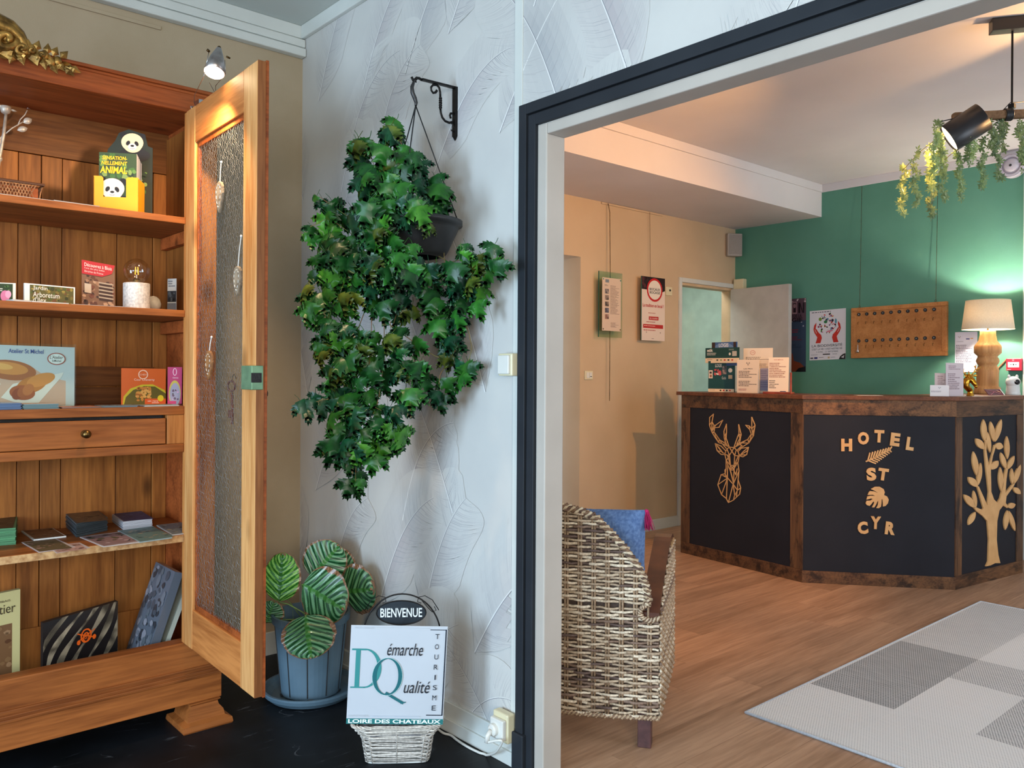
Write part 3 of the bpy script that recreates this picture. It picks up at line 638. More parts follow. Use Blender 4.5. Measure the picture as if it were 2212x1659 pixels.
build(mb, 'leaf_tips', M['gilt'], og, kind='stuff')
# ================================================================ CONTENTS OF THE CABINET
NF = (0, 1, 0)
def nrm(yaw): return (math.sin(yaw), math.cos(yaw), 0)
def flat(name, quad, z, h, cols, label, group=None, cat='leaflet', layers=1, side=(230, 228, 222), seed=0, printfn=None):
    """paper lying on a level board: quad = 4 picture points (front-left, front-right, back-right, back-left) on height z"""
    q = [onz(x, y, z+h) for x, y in quad]; c = sum(q, Vector())/4
    t = thing(name, (c.x, c.y, z), math.atan2(q[1].y-q[0].y, q[1].x-q[0].x), label, cat, group); r = random.Random(seed)
    mb = MB(); e = .0004; hh = h/layers
    for i in range(layers):
        kq = r.uniform(.55, 1.0); mb.col = tuple(v*kq for v in s2l(side)); dx, dy = (r.uniform(-.0015, .0015), r.uniform(-.0015, .0015)) if i < layers-1 else (0, 0)
        lo = [Vector((p.x+dx, p.y+dy, z+e+i*hh)) for p in q]; mb.hexa(lo+[p+Vector((0, 0, hh*.82)) for p in lo])
    build(mb, 'paper_stack' if layers > 1 else 'sheet', M['print'], t)
    O = q[3]+Vector((0, 0, 0)); cv = Canvas(O, q[2]-q[3], q[0]-q[3], .0003)
    if printfn: printfn(cv)
    else:
        cv.rect(.04, .04, .92, .92, cols[0]); cv.blobs(.06, .1, .88, .75, cols[1:], 26, .03, .11, seed)
    cv.done('print', t); return t
# --- top shelf
t = thing('woven_tray', (.47, 3.07, Z1), 0, 'brown woven rattan tray on the top cabinet shelf', 'tray')
xr = ony(84, 420, 3.0).x; zt_ = ony(70, 398, 3.0).z; x0 = xr-.30; y0, y1 = 3.0, 3.17
mb = MB(); mb.box(x0, xr, y0, y1, Z1+.0005, Z1+.006); build(mb, 'tray_bottom', wood('tray_wood', (110, 70, 44), (80, 50, 30), 0), t)
M['rattan'] = pm('rattan', (176, 128, 88), (120, 80, 50), 60, .6, bump=.3)
mb = MB(); hgt = zt_-Z1; out = .012
for face in range(2):
    for i in range(34):
        for s in (-1, 1):
            a = i/34; b_ = a+s*.09
            if not 0 <= b_ <= 1: continue
            if face == 0: P0 = (x0+(xr-x0)*a, y0, Z1+.003); P1 = (x0+(xr-x0)*b_, y0-out, zt_)
            else: P0 = (xr, y0+(y1-y0)*a, Z1+.003); P1 = (xr+out, y0+(y1-y0)*b_, zt_)
            mb.tube([P0, P1], .0016, 4, flat=.6)
build(mb, 'lattice_weave', M['rattan'], t, kind='stuff')
mb = MB().tube([(x0-out, y0-out, zt_), (xr+out, y0-out, zt_), (xr+out, y1+out, zt_), (x0-out, y1+out, zt_)], .0045, 6, closed=True); build(mb, 'rim', pm('dark_rattan', (84, 52, 34), rough=.5), t)
build(MB().box(x0+.002, xr-.002, y0+.002, y0+.004, Z1+.006, zt_-.006).box(xr-.004, xr-.002, y0+.004, y1, Z1+.006, zt_-.006), 'tray_lining', M['pine_red'], t)
def lie(name, X0_, X1_, Y0_, Y1_, z, h, yaw, col, label, group=None, cat='leaflet', edge=(200, 200, 200)):
    c = Vector(((X0_+X1_)/2, (Y0_+Y1_)/2, z)); t = thing(name, c, yaw, label, cat, group); mb = MB(); mb.col = s2l(edge)
    a, b_ = (X1_-X0_)/2, (Y1_-Y0_)/2; mb.box(-a, a, -b_, b_, .0003, h); build(mb, 'sheet', M['print'], t, local=True)
    mb = MB(); mb.col = s2l(col); mb.box(-a, a, -b_, b_, h, h+.0006); build(mb, 'cover', M['print'], t, local=True); return t
a = ony(0, 430, 2.935); lie('leaflet', a.x-.12, ony(118, 440, 2.94).x, 2.925, 2.99, Z1, .003, .02, (34, 34, 36), 'black leaflet lying flat in front of the woven tray')
lie('leaflet', ony(112, 440, 2.94).x, ony(212, 450, 2.94).x, 2.93, 3.03, Z1, .005, .05, (60, 60, 66), 'dark grey leaflet lying flat beside the yellow dispenser', edge=(150, 150, 155))
# yellow dispenser with animal brochures
a_ = math.radians(30); fx = Vector((math.cos(a_), -math.sin(a_), 0)); bk = Vector((math.sin(a_), math.cos(a_), 0))
p0 = onpl(203, 420, (.78, 2.99, 0), bk); p1 = onpl(300, 425, (.78, 2.99, 0), bk); wv = (p1-p0).dot(fx); O = Vector((p0.x, p0.y, Z1+.0005))
if (O+fx*wv).y < 2.93: O.y += 2.93-(O+fx*wv).y
t = thing('brochure_dispenser', O+fx*wv/2+bk*.05, -a_, 'yellow cardboard dispenser full of animal park brochures on the top shelf', 'display box')
M['yellow_card'] = pm('yellow_card', (232, 162, 12), (222, 152, 8), 6, .5)
dp, th = .085, .002; hl = onpl(210, 380, O, bk).z-Z1; hr = onpl(298, 384, O, bk).z-Z1; hl = hr = (hl+hr)/2; hc = onpl(250, 426, O, bk).z-Z1
mb = MB(); zz = Vector((0, 0, 1))
prof = [(0, 0), (wv, 0), (wv, hr), (wv*.77, hr), (wv*.72, hr*.95), (wv*.72, hc), (wv*.21, hc), (wv*.21, hr*.95), (wv*.17, hl), (0, hl)]
mb.prism([O+fx*u+zz*v for u, v in prof], bk*th); mb.slab(O+fx*(wv-th), fx*th, bk*dp, zz*hr*.97); mb.slab(O, fx*th, bk*dp, zz*hl*.97); mb.slab(O, fx*wv, bk*dp, zz*th)
build(mb, 'dispenser_box', M['yellow_card'], t)
hb = onpl(260, 333, O+bk*.02, bk).z-Z1; mb = MB(); r_ = random.Random(1)
for i in range(9):
    mb.col = s2l(r_.choice(((196, 196, 206), (120, 124, 140), (160, 160, 175)))); mb.slab(O+fx*.014+bk*(.008+i*.008)+zz*.003, fx*(wv-.022), bk*.0055, zz*(hb-.003-i*.002))
build(mb, 'brochures', M['print'], t)
cv = Canvas(O+fx*.014+bk*.0075+zz*hb, fx*(wv-.022), -zz*(hb-.004), .0004)
green = [(58, 92, 40), (86, 120, 56), (40, 60, 34), (110, 132, 70), (30, 44, 30)]
def panda(cv, x, y, s, white=(226, 214, 196)):
    q = cv.A.length/cv.B.length
    def e(dx, dy, rx, ry, c, rot=0): cv.ell(x+dx*s, y+dy*s*q, rx*s, ry*s*q, c, rot=rot)
    e(-.42, -.36, .17, .17, (26, 22, 24)); e(.46, -.3, .17, .18, (26, 22, 24)); e(.1, .62, .75, .35, (28, 24, 26))
    e(0, 0, .52, .46, white); e(.02, .17, .42, .34, white); e(-.2, .04, .09, .13, (30, 24, 24), .5); e(.2, .05, .09, .13, (30, 24, 24), -.5)
    e(.0, .22, .2, .17, (236, 226, 212)); e(0, .17, .09, .055, (30, 24, 24)); cv.line([(x-.12*s, y+.29*s*q), (x, y+.33*s*q), (x+.12*s, y+.29*s*q)], .02*s, (60, 44, 40))
cv.rect(0, 0, 1, 1, (48, 66, 38)); cv.blobs(0, 0, 1, 1, green, 60, .04, .12, 3)
cv.text(.09, .06, .66, .065, 'SENSATION-', (245, 180, 30), .02, .1); cv.text(.07, .15, .68, .065, 'NELLEMENT', (245, 180, 30), .02, .1); cv.text(.03, .24, .72, .12, 'ANIMAL', (245, 180, 30), .03, .1)
panda(cv, .36, .62, .62, (232, 205, 188)); cv.text(.02, .955, .33, .035, 'UVEAUTÉ', (240, 190, 110), .02)
cv.done('front_cover', t)
hbk = onpl(300, 290, O+bk*(dp+.003), bk).z-Z1; bx = O+bk*(dp+.003)
mb = MB(); mb.col = s2l((30, 36, 26)); wB = wv*1.12
pts = [(0, 0), (wB, 0), (wB, hbk*.84), (wB*.9, hbk*.86), (wB*.84, hbk*1.0), (wB*.5, hbk*1.05), (wB*.3, hbk*1.0), (wB*.22, hbk*.9), (wB*.08, hbk*.8), (0, hbk*.6)]
mb.prism([bx+fx*(u+.008)+zz*v for u, v in pts], bk*.003); build(mb, 'back_card', M['print'], t)
cv = Canvas(bx+fx*.008+zz*hbk*1.05, fx*wB, -zz*hbk*1.05, .0004)
cv.blobs(.1, .25, .8, .5, green, 30, .03, .08, 8); panda(cv, .58, .15, .44, (206, 192, 160)); cv.done('back_print', t)
# candlestick with metal leaves
t = thing('leaf_candlestick', (.50, 3.25, Z1), 0, 'white metal candlestick with leafy branches at the left of the top shelf', 'candlestick')
M['wmetal'] = pm('whitewashed_metal', (206, 196, 184), (170, 158, 146), 40, .4, .3)
Cn = lambda x, y, d=3.25: ony(x, y, d)
mb = MB(); mb.smooth = True; mb.tube([Vector((Cn(-4, 400).x, 3.25, Z1+.001)), Cn(-6, 370), Cn(0, 335), Cn(8, 290), Cn(13, 246)], [.007, .006, .006, .0055, .005], 8); mb.tube([Cn(-3, 345), Cn(2, 318), Cn(-1, 300), Cn(6, 293)], .003, 6); mb.lathe([(.045, 0), (.045, .004), (.012, .012)], (Cn(-4, 400).x, 3.25, Z1+.001), 20); build(mb, 'stem', M['wmetal'], t)
mb = MB(); mb.smooth = True; p = Cn(12, 247); mb.lathe([(.006, 0), (.014, .006), (.016, .016), (.017, .026), (.015, .028), (.012, .018)], p, 14); build(mb, 'candle_cup', M['wmetal'], t)
mb = MB(); mb.smooth = True; mb.tube([Cn(12, 289), Cn(26, 277), Cn(38, 270), Cn(52, 262)], .0022, 6); mb.tube([Cn(38, 272), Cn(44, 258), Cn(54, 248), Cn(59, 238)], .0018, 6); build(mb, 'branch', M['wmetal'], t)
def simple_leaf(mb, a, b_, w, out=(0, -.008, 0), n=6):
    a, b_ = Vector(a), Vector(b_); d = b_-a; side = d.cross(Vector((0, 1, 0))).normalized()*w; o = Vector(out); vs = []
    for i in range(n+1):
        t_ = i/n; k = math.sin(math.pi*t_)**.7; vs += [a+d*t_+side*k, a+d*t_+o*math.sin(math.pi*t_), a+d*t_-side*k]
    mb.add(vs, [q for i in range(n) for q in ((3*i, 3*i+1, 3*i+4, 3*i+3), (3*i+1, 3*i+2, 3*i+5, 3*i+4))])
for (p0, p1, w_) in (((50, 265), (69, 257), .011), ((37, 281), (60, 277), .010), ((20, 236), (37, 241), .004), ((8, 232), (-8, 226), .005), ((2, 350), (-3, 335), .008)):
    mb = MB(); mb.smooth = True; simple_leaf(mb, Cn(*p0), Cn(*p1), w_); build(mb, 'metal_leaf', M['wmetal'], t)
mb = MB(); mb.smooth = True; mb.ball(Cn(61, 234), .007, 12, 8); build(mb, 'glass_bead', glassmat('bead_glass', (.9, .85, .8)), t)
# --- second shelf
t, cv = card('postcard_pack', -50, 34, 610, 645, (.5, 2.99, 0), NF, .012, (225, 225, 215), 'pink flower postcard pack at the far left of the second shelf', 'postcards', z0=Z2+.0006, tilt=-.03)
cv.rect(.02, .05, .90, .9, (40, 60, 34)); cv.blobs(.05, .08, .8, .8, [(60, 92, 48), (34, 60, 30), (80, 110, 60)], 30, .03, .07, 2); cv.ell(.72, .7, .12, .3, (206, 120, 160)); cv.ell(.8, .6, .08, .2, (226, 160, 190)); cv.greek(.5, .3, .25, .2, 2, (220, 220, 210)); cv.done('print', t)
t, cv = card('garden_postcard_pack', 53, 162, 616, 652, (.7, 2.99, 0), nrm(-.05), .012, (232, 230, 222), 'garden arboretum card pack with white border on the second shelf', 'postcards', z0=Z2+.0006, tilt=.02)
cv.rect(.1, .06, .87, .88, (92, 84, 40)); cv.blobs(.1, .06, .87, .88, [(120, 104, 50), (78, 92, 40), (150, 130, 60), (60, 60, 30), (110, 70, 40)], 60, .02, .05, 5)
cv.text(.16, .1, .28, .25, 'Jardin', (236, 228, 214)); cv.text(.16, .4, .52, .27, 'Arboretum', (236, 228, 214)); cv.text(.16, .68, .26, .24, "d'Ilex", (236, 228, 214)); cv.done('print', t)
lie('leaflet', ony(20, 640, 2.93).x, ony(70, 640, 2.93).x, 2.925, 2.965, Z2, .005, .35, (190, 184, 176), 'small grey leaflet between the flower and garden card packs')
lie('leaflet', ony(66, 645, 2.94).x, ony(146, 652, 2.94).x, 2.925, 2.975, Z2, .003, .03, (214, 210, 200), 'cream leaflet lying flat before the garden card pack')
lie('leaflet', ony(150, 650, 2.95).x, ony(262, 660, 2.95).x, 2.925, 2.97, Z2, .0015, -.01, (40, 52, 48), 'thin dark leaflet lying flat before the red brochure')
t, cv = card('town_brochure', 177, 249, 567, 656, (.8, 3.05, 0), nrm(.1), .003, (160, 60, 50), 'red brochure with a library photo upright on the second shelf', 'brochure', z0=Z2+.0006, tilt=.12, lean=.012)
cv.rect(0, 0, 1, 1, (120, 84, 62)); cv.blobs(0, .3, 1, .68, [(90, 50, 36), (150, 110, 84), (60, 34, 28), (180, 140, 110), (110, 60, 44)], 60, .03, .1, 4)
for i in range(5): cv.rect(.5, .42+i*.08, .45, .03, (170, 150, 130)); cv.rect(.52, .45+i*.08, .4, .045, (56, 30, 24))
cv.rect(.08, .5, .2, .2, (190, 170, 150)); cv.poly([(0, 0), (1, 0), (.9, .2), (.6, .3), (0, .3)], (176, 26, 40)); cv.text(.08, .05, .82, .075, 'Découvrez à Blois', (240, 220, 214)); cv.text(.08, .145, .6, .045, "l'une des plus belles", (230, 200, 196)); cv.text(.08, .21, .56, .045, 'librairies de France', (230, 200, 196)); cv.rect(.6, .95, .35, .03, (170, 30, 40)); cv.done('print', t)
c = ony(295, 640, 3.0); mpx = (Fv.dot(c-CAM))/FPX
t = thing('marble_lamp', (c.x, 3.0, Z2), 0, 'small marble lamp with a clear round bulb on the second shelf', 'lamp')
M['marble'] = pm('white_marble', (214, 206, 198), (182, 174, 168), 130, .4, detail=8, lo=.35, hi=.6)
rb = 27*mpx; hb_ = ony(295, 612, 3.0).z-Z2
mb = MB(); mb.smooth = False; mb.lathe([(rb-.002, .0005), (rb, .003), (rb, hb_-.002), (rb-.002, hb_)], (c.x, 3.0, Z2), 32); build(mb, 'marble_base', M['marble'], t, smooth=None)
mb = MB(); mb.smooth = True; gc = Vector((c.x, 3.0, Z2+hb_+.042)); rg = 27*mpx
pr = [(.012, -.042), (.013, -.034)]+[(rg*math.sin(a), -rg*math.cos(a)) for a in [.42+i*.17 for i in range(16)]]+[(.0005, rg)]
mb.lathe(pr, gc, 28, cap=False); gb = build(mb, 'globe_bulb', glassmat('bulb_glass', (.97, .95, .9)), t)
mb = MB().lathe([(.012, 0), (.012, .012), (.009, .016), (.004, .017)], (c.x, 3.0, Z2+hb_), 16); build(mb, 'socket', M['brass'], t)
mb = MB()
for i in range(4): mb.tube([gc+Vector((.007*math.cos(i*1.57+.4), .007*math.sin(i*1.57+.4), -.012)), gc+Vector((.005*math.cos(i*1.57+.4), .005*math.sin(i*1.57+.4), .014))], .0012, 6)
build(mb, 'filament', pm('filament', (235, 170, 60), emit=(255, 170, 60), estr=.8), gb)
build(MB().tube([gc+Vector((0, 0, -.04)), gc+Vector((0, 0, -.012))], .0022, 8), 'filament_stem', M['wmetal'], gb)
c2_ = ony(331, 650, 3.09); t = thing('stone_egg', (c2_.x, 3.09, Z2), 0, 'grey stone egg standing behind the marble lamp', 'ornament'); mb = MB(); mb.smooth = True
rs = .026; mb.lathe([(.008, .0005), (.018, .004), (.026, .018), (.027, .03), (.022, .045), (.012, .055), (.001, .058)], (c2_.x, 3.09, Z2), 20); build(mb, 'egg', pm('grey_stone', (178, 172, 160), (150, 144, 134), 30, .6), t)
t, cv = card('leaflet', 362, 381, 602, 668, (1.075, 3.12, 0), nrm(1.0), .0015, (190, 196, 200), 'narrow castle leaflet leaning on the cabinet side, second shelf', 'leaflet', z0=Z2+.0006)
cv.rect(0, 0, 1, 1, (170, 178, 184)); cv.rect(0, .35, 1, .32, (44, 50, 60)); cv.blobs(.05, .36, .9, .3, [(110, 120, 130), (70, 80, 92), (30, 36, 44)], 16, .1, .22, 1); cv.greek(.1, .06, .8, .2, 3, (90, 100, 120)); cv.rect(0, .7, 1, .3, (96, 104, 118)); cv.done('print', t)
# --- third shelf
P3 = (.6, 3.06, 0)
t, cv = card('pastry_display', -95, 161, 746, 876, P3, nrm(.02), .004, (215, 222, 222), 'large pastry display card in a clear acrylic holder', 'sign', z0=Z3+.001, tilt=.015)
cv.rect(0, 0, 1, 1, (180, 188, 192)); cv.poly([(0, .38), (.4, .3), (.62, .34), (.75, .5), (.92, .56), (.92, .97), (0, .97)], (190, 158, 140))
cv.ell(.1, .5, .24, .2, (150, 84, 52)); cv.ell(.1, .45, .2, .13, (176, 110, 64)); cv.ell(.44, .4, .22, .16, (158, 92, 56), rot=.12); cv.ell(.42, .37, .17, .1, (196, 130, 70), rot=.12); cv.ell(.36, .34, .1, .05, (214, 160, 92), rot=.12)
cv.poly([(.46, .62), (.9, .42), (.88, .5), (.66, .97), (.5, .93), (.36, .84)], (206, 204, 198)); cv.poly([(0, .72), (.35, .6), (.36, .63), (0, .78)], (210, 200, 192))
cv.ell(.62, .63, .14, .13, (176, 112, 56), rot=-.4); cv.ell(.7, .55, .13, .1, (196, 130, 68), rot=-.35); cv.ell(.54, .76, .11, .12, (150, 80, 48), rot=.1)
for i, (x_, y_) in enumerate(((.5, .78), (.545, .745), (.59, .71))): cv.ell(x_, y_, .045, .1, ((128, 62, 40), (150, 84, 50), (170, 104, 60))[i], rot=.5)
cv.text(.42, .055, .3, .07, 'Atelier St Michel', (50, 74, 140), .012)
cv.ring(.835, .2, .082, .1, .008, (150, 60, 50)); cv.ell(.835, .2, .072, .085, (206, 212, 210)); cv.text(.775, .145, .12, .055, "L'Atelier", (60, 50, 50), .01, .2); cv.text(.795, .215, .08, .035, 'StMichel', (60, 50, 50), .01); cv.done('print', t)
O, A, B = frame_from(-97, 741, 879, 163, P3, nrm(.02), Z3+.0006); nn = B.cross(A).normalized()
mb = MB(); mb.slab(O+nn*.004, A, B, nn*.002); mb.slab(O+B-nn*.03, A, -B*.03, nn*.034); build(mb, 'acrylic_holder', glassmat('acrylic', (.96, 1, .98)), t)
t, cv = card('wine_leaflet', 262, 358, 796, 872, (.9, 3.10, 0), nrm(.05), .003, (200, 90, 30), 'orange wine leaflet with a grape photo on the third shelf', 'leaflet', z0=Z3+.002, tilt=.01)
cv.rect(0, 0, 1, 1, (206, 92, 34)); cv.poly([(.03, 1), (.05, .78), (.2, .56), (.45, .45), (.7, .44), (.97, .6), (1, .66), (1, 1)], (196, 176, 40)); cv.poly([(.06, 1), (.1, .8), (.26, .6), (.5, .49), (.75, .5), (1, .7), (1, 1)], (96, 84, 30))
cv.blobs(.3, .5, .38, .42, [(206, 140, 60), (190, 120, 50), (170, 100, 40), (220, 160, 80)], 34, .03, .06, 6); cv.rect(.52, .84, .48, .16, (206, 86, 34)); cv.ell(.88, .83, .07, .09, (216, 190, 40)); cv.ring(.48, .17, .11, .13, .02, (240, 200, 170)); cv.text(.4, .15, .16, .045, 'CHEV', (240, 200, 170)); cv.text(.28, .28, .46, .08, 'Cour Cheverny', (244, 214, 190)); cv.text(.58, .885, .24, .045, 'vin rare', (250, 226, 210)); cv.greek(.68, .95, .26, .03, 1, (250, 220, 200)); cv.done('print', t)
t, cv = card('wine_leaflet', 362, 393, 793, 875, (1.03, 3.10, 0), nrm(.35), .006, (190, 40, 110), 'magenta wine leaflet standing beside the orange one', 'leaflet', z0=Z3+.002)
cv.rect(0, 0, 1, 1, (176, 24, 96)); cv.ell(.5, .72, .42, .36, (190, 170, 60)); cv.ell(.52, .75, .36, .32, (150, 146, 170)); cv.blobs(.3, .6, .5, .3, [(90, 60, 90), (210, 150, 190), (60, 60, 60)], 10, .05, .1, 2); cv.ring(.5, .13, .14, .1, .04, (240, 200, 220)); cv.text(.35, .27, .4, .05, 'Cheverny', (240, 210, 225)); cv.rect(0, .92, .6, .08, (190, 30, 100)); cv.done('print', t)
def lay(name, xa, xb, y0, y1, z, h, lay_, cols, side, yaw, label, group=None, seed=0, ang=0):
    a, b_ = ony(xa, 800 if z > 1 else 1150, y0), ony(xb, 800 if z > 1 else 1150, y0); t = thing(name, ((a.x+b_.x)/2, (y0+y1)/2, z), yaw, label, 'leaflets' if lay_ > 1 else 'leaflet', group)
    hw, hd = (b_.x-a.x)/2, (y1-y0)/2; mb = MB(); r = random.Random(seed); hh = h/lay_
    for i in range(lay_):
        kq = r.uniform(.5, 1); mb.col = tuple(v*kq for v in s2l(side)); dx = r.uniform(-.003, .003) if lay_ > 1 else 0
        mb.box(-hw+dx, hw+dx, -hd, hd, .0003+i*hh, .0003+i*hh+hh*.8)
    build(mb, 'paper_stack' if lay_ > 1 else 'sheet', M['print'], t, local=True); mb = MB(); mb.col = s2l(cols[0]); mb.box(-hw, hw, -hd, hd, h, h+.0004)
    for i in range(8): mb.col = s2l(r.choice(cols)); x_, y_ = r.uniform(-hw*.7, hw*.5), r.uniform(-hd*.8, hd*.5); mb.box(x_, x_+hw*.3, y_, y_+hd*.3, h+.0004, h+.0005+i*.00003)
    build(mb, 'top_cover', M['print'], t, local=True); return t
lay('leaflet_stack', -40, 46, 2.925, 3.02, Z3, .020, 11, [(150, 160, 176), (90, 110, 140)], (92, 120, 160), .03, 'blue leaflet stack at the left end of the third shelf', seed=1)
lay('leaflet_stack', 52, 128, 2.925, 3.02, Z3, .016, 9, [(176, 150, 130), (120, 90, 74)], (104, 134, 140), -.04, 'teal leaflet stack in front of the pastry card', seed=2)
lay('leaflet', 132, 218, 2.925, 3.03, Z3, .004, 2, [(170, 110, 84), (100, 60, 50)], (150, 120, 110), .06, 'reddish leaflets lying flat in the middle of the third shelf', seed=3)
lay('leaflet', 222, 300, 2.93, 3.03, Z3, .005, 3, [(110, 120, 126), (70, 74, 80)], (120, 140, 150), -.05, 'grey leaflets lying flat in front of the orange leaflet', seed=4)
lay('leaflet', 310, 385, 2.935, 3.04, Z3, .004, 2, [(130, 136, 126), (60, 84, 96)], (200, 205, 205), .04, 'pale leaflets lying flat in front of the magenta leaflet', seed=5)
# --- fourth shelf (seen from above)
S4 = Z4
flat('leaflet_stack', [(-34, 1145), (34, 1140), (38, 1109), (-20, 1112)], S4, .055, [(60, 52, 40), (96, 84, 60), (40, 36, 30)], 'green-edged brochure stack at the left end of the fourth shelf', cat='leaflets', layers=16, side=(84, 150, 104), seed=1)
flat('leaflet', [(73, 1165), (143, 1157), (114, 1140), (46, 1146)], S4, .006, [(120, 84, 60), (90, 60, 44), (160, 130, 100)], 'white-edged landscape booklet right of the green stack', side=(225, 225, 220), seed=2)
flat('leaflet', [(84, 1193), (163, 1181), (120, 1163), (46, 1171)], S4, .002, [(96, 84, 60), (170, 130, 120), (76, 80, 50)], 'pink and olive leaflet at the front edge of the fourth shelf', side=(230, 215, 215), seed=3)
flat('leaflet', [(122, 1195), (195, 1183), (172, 1172), (104, 1180)], S4, .001, [(190, 150, 140), (120, 90, 80)], 'pink leaflet tucked under the olive leaflet', side=(235, 220, 220), seed=4)
flat('leaflet_stack', [(165, 1131), (232, 1117), (212, 1103), (141, 1109)], S4, .048, [(96, 74, 56), (60, 50, 44), (120, 96, 70)], 'tall dark brochure stack in the middle of the fourth shelf', cat='leaflets', layers=12, side=(66, 78, 84), seed=5)
flat('leaflet_stack', [(266, 1127), (329, 1120), (301, 1100), (234, 1105)], S4, .030, [(50, 64, 110), (40, 44, 60), (80, 96, 140)], 'blue-covered booklet stack right of the dark stack', cat='leaflets', layers=8, side=(206, 206, 214), seed=6)
flat('leaflet', [(223, 1181), (303, 1171), (262, 1148), (172, 1160)], S4, .002, [(140, 110, 110), (84, 84, 60), (190, 160, 160), (40, 44, 40)], 'flower garden leaflet before the dark stack', side=(230, 220, 220), seed=7)
flat('leaflet', [(302, 1171), (372, 1161), (330, 1136), (254, 1146)], S4, .003, [(92, 120, 116), (60, 84, 84), (150, 140, 120)], 'teal leaflet at the front right of the fourth shelf', side=(170, 200, 205), seed=8)
flat('leaflet', [(372, 1155), (420, 1149), (392, 1128), (338, 1134)], S4, .004, [(106, 118, 124), (84, 96, 96), (160, 150, 130)], 'grey leaflet at the right end of the fourth shelf', side=(190, 190, 190), seed=9)
# --- bottom: books
Pb = (.7, 3.16, 0)
t, cv = card('book', -95, 43, 1287, 1500, Pb, nrm(-.08), .02, (206, 196, 140), 'cream book with a fur photo at the bottom left of the cabinet', 'book', z0=Z5+.001, tilt=-.05)
cv.rect(0, 0, 1, 1, (196, 186, 132)); cv.rect(.3, .31, .57, .62, (116, 84, 56)); cv.blobs(.3, .31, .57, .62, [(150, 116, 84), (90, 60, 40), (130, 98, 66)], 50, .03, .08, 2); cv.text(.5, .12, .42, .085, 'ottier', (60, 52, 36)); cv.text(.6, .075, .24, .02, 'EMBAIS', (70, 62, 46)); cv.done('cover_print', t, 'gloss_print')
t, cv = card('book', 93, 254, 1322, 1468, (.8, 3.14, 0), nrm(-.12), .022, (30, 28, 28), 'landscape book with zebra stripes and an orange emblem', 'book', z0=Z5+.001, tilt=-.10)
cv.rect(0, 0, 1, 1, (30, 27, 27)); cream = (196, 178, 150); rz_ = random.Random(2)
for i in range(8):
    x0_ = -.25+i*.2
    pts = []; pts2 = []
    for j in range(13):
        s = j/12; yy = 1-s; xx = x0_+.55*s**1.5*(1-.05*i)+.05*math.sin(s*6+i); w_ = .036+.016*math.sin(s*9+i*2)
        pts.append((min(max(xx-w_, 0), 1), yy)); pts2.append((min(max(xx+w_, 0), 1), yy))
    for j in range(12):
        if pts[j][0] < pts2[j][0] or pts[j+1][0] < pts2[j+1][0]: cv.k -= 1; cv.poly([pts[j], pts2[j], pts2[j+1], pts[j+1]], cream)
for a0 in (-.9, -.3, .3, .9, 1.5): cv.line([(.56+.02*math.cos(a0*2), .36), (.56+.085*math.sin(a0*1.4), .36-.1*math.cos(a0*1.4))], .012, (226, 96, 34))
cv.ell(.56, .36, .075, .1, (30, 27, 27)); cv.ring(.56, .36, .075, .1, .02, (230, 96, 30)); cv.ring(.56, .38, .045, .07, .015, (230, 96, 30)); cv.text(.535, .33, .05, .08, 'GF', (230, 96, 30)); cv.line([(.44, .42), (.68, .3)], .014, (230, 96, 30)); cv.line([(.44, .3), (.68, .42)], .014, (230, 96, 30)); cv.ell(.46, .43, .025, .035, (230, 96, 30)); cv.ell(.67, .41, .025, .035, (230, 96, 30))
cv.text(.42, .74, .22, .07, 'Game Fair', (226, 222, 216), .01); cv.done('cover_print', t, 'gloss_print')
for i, (xo, lab, th_, cl) in enumerate(((.965, 'grey forest photo book leaning in the bottom right corner', .03, (92, 100, 112)), (1.018, 'thin white and green book leaning behind the grey photo book', .016, (200, 214, 206)))):
    t = thing('book', (xo, 3.12, Z5), 0, lab, 'book'); mb = MB(); mb.col = s2l((216, 216, 210))
    O = Vector((xo-.03, 3.02+i*.02, Z5+.012)); up = Vector((.115, 0, .34-i*.04)); dp_ = Vector((0, .2, 0)); th3 = Vector((up.z, 0, -up.x)).normalized()*th_
    O = O-Vector((0, 0, min(0, th3.z)))
    mb.slab(O+th3*.1, up, dp_, th3*.8); build(mb, 'pages', M['print'], t)
    mb = MB(); mb.col = s2l(cl); mb.slab(O, up, dp_, th3*.1); mb.slab(O+th3*.9, up, dp_, th3*.1); mb.slab(O, up, dp_*-.02, th3); build(mb, 'cover', M['gloss_print'], t)
    if i == 0:
        cv = Canvas(O+up-dp_*0, dp_*-1, -up, .0005); cv.O = O+up+dp_; cv.n = -th3.normalized(); cv.blobs(0, 0, 1, 1, [(70, 78, 88), (110, 116, 126), (140, 140, 150), (50, 56, 64), (96, 104, 112)], 90, .04, .12, 3); cv.done('cover_photo', t, 'gloss_print')
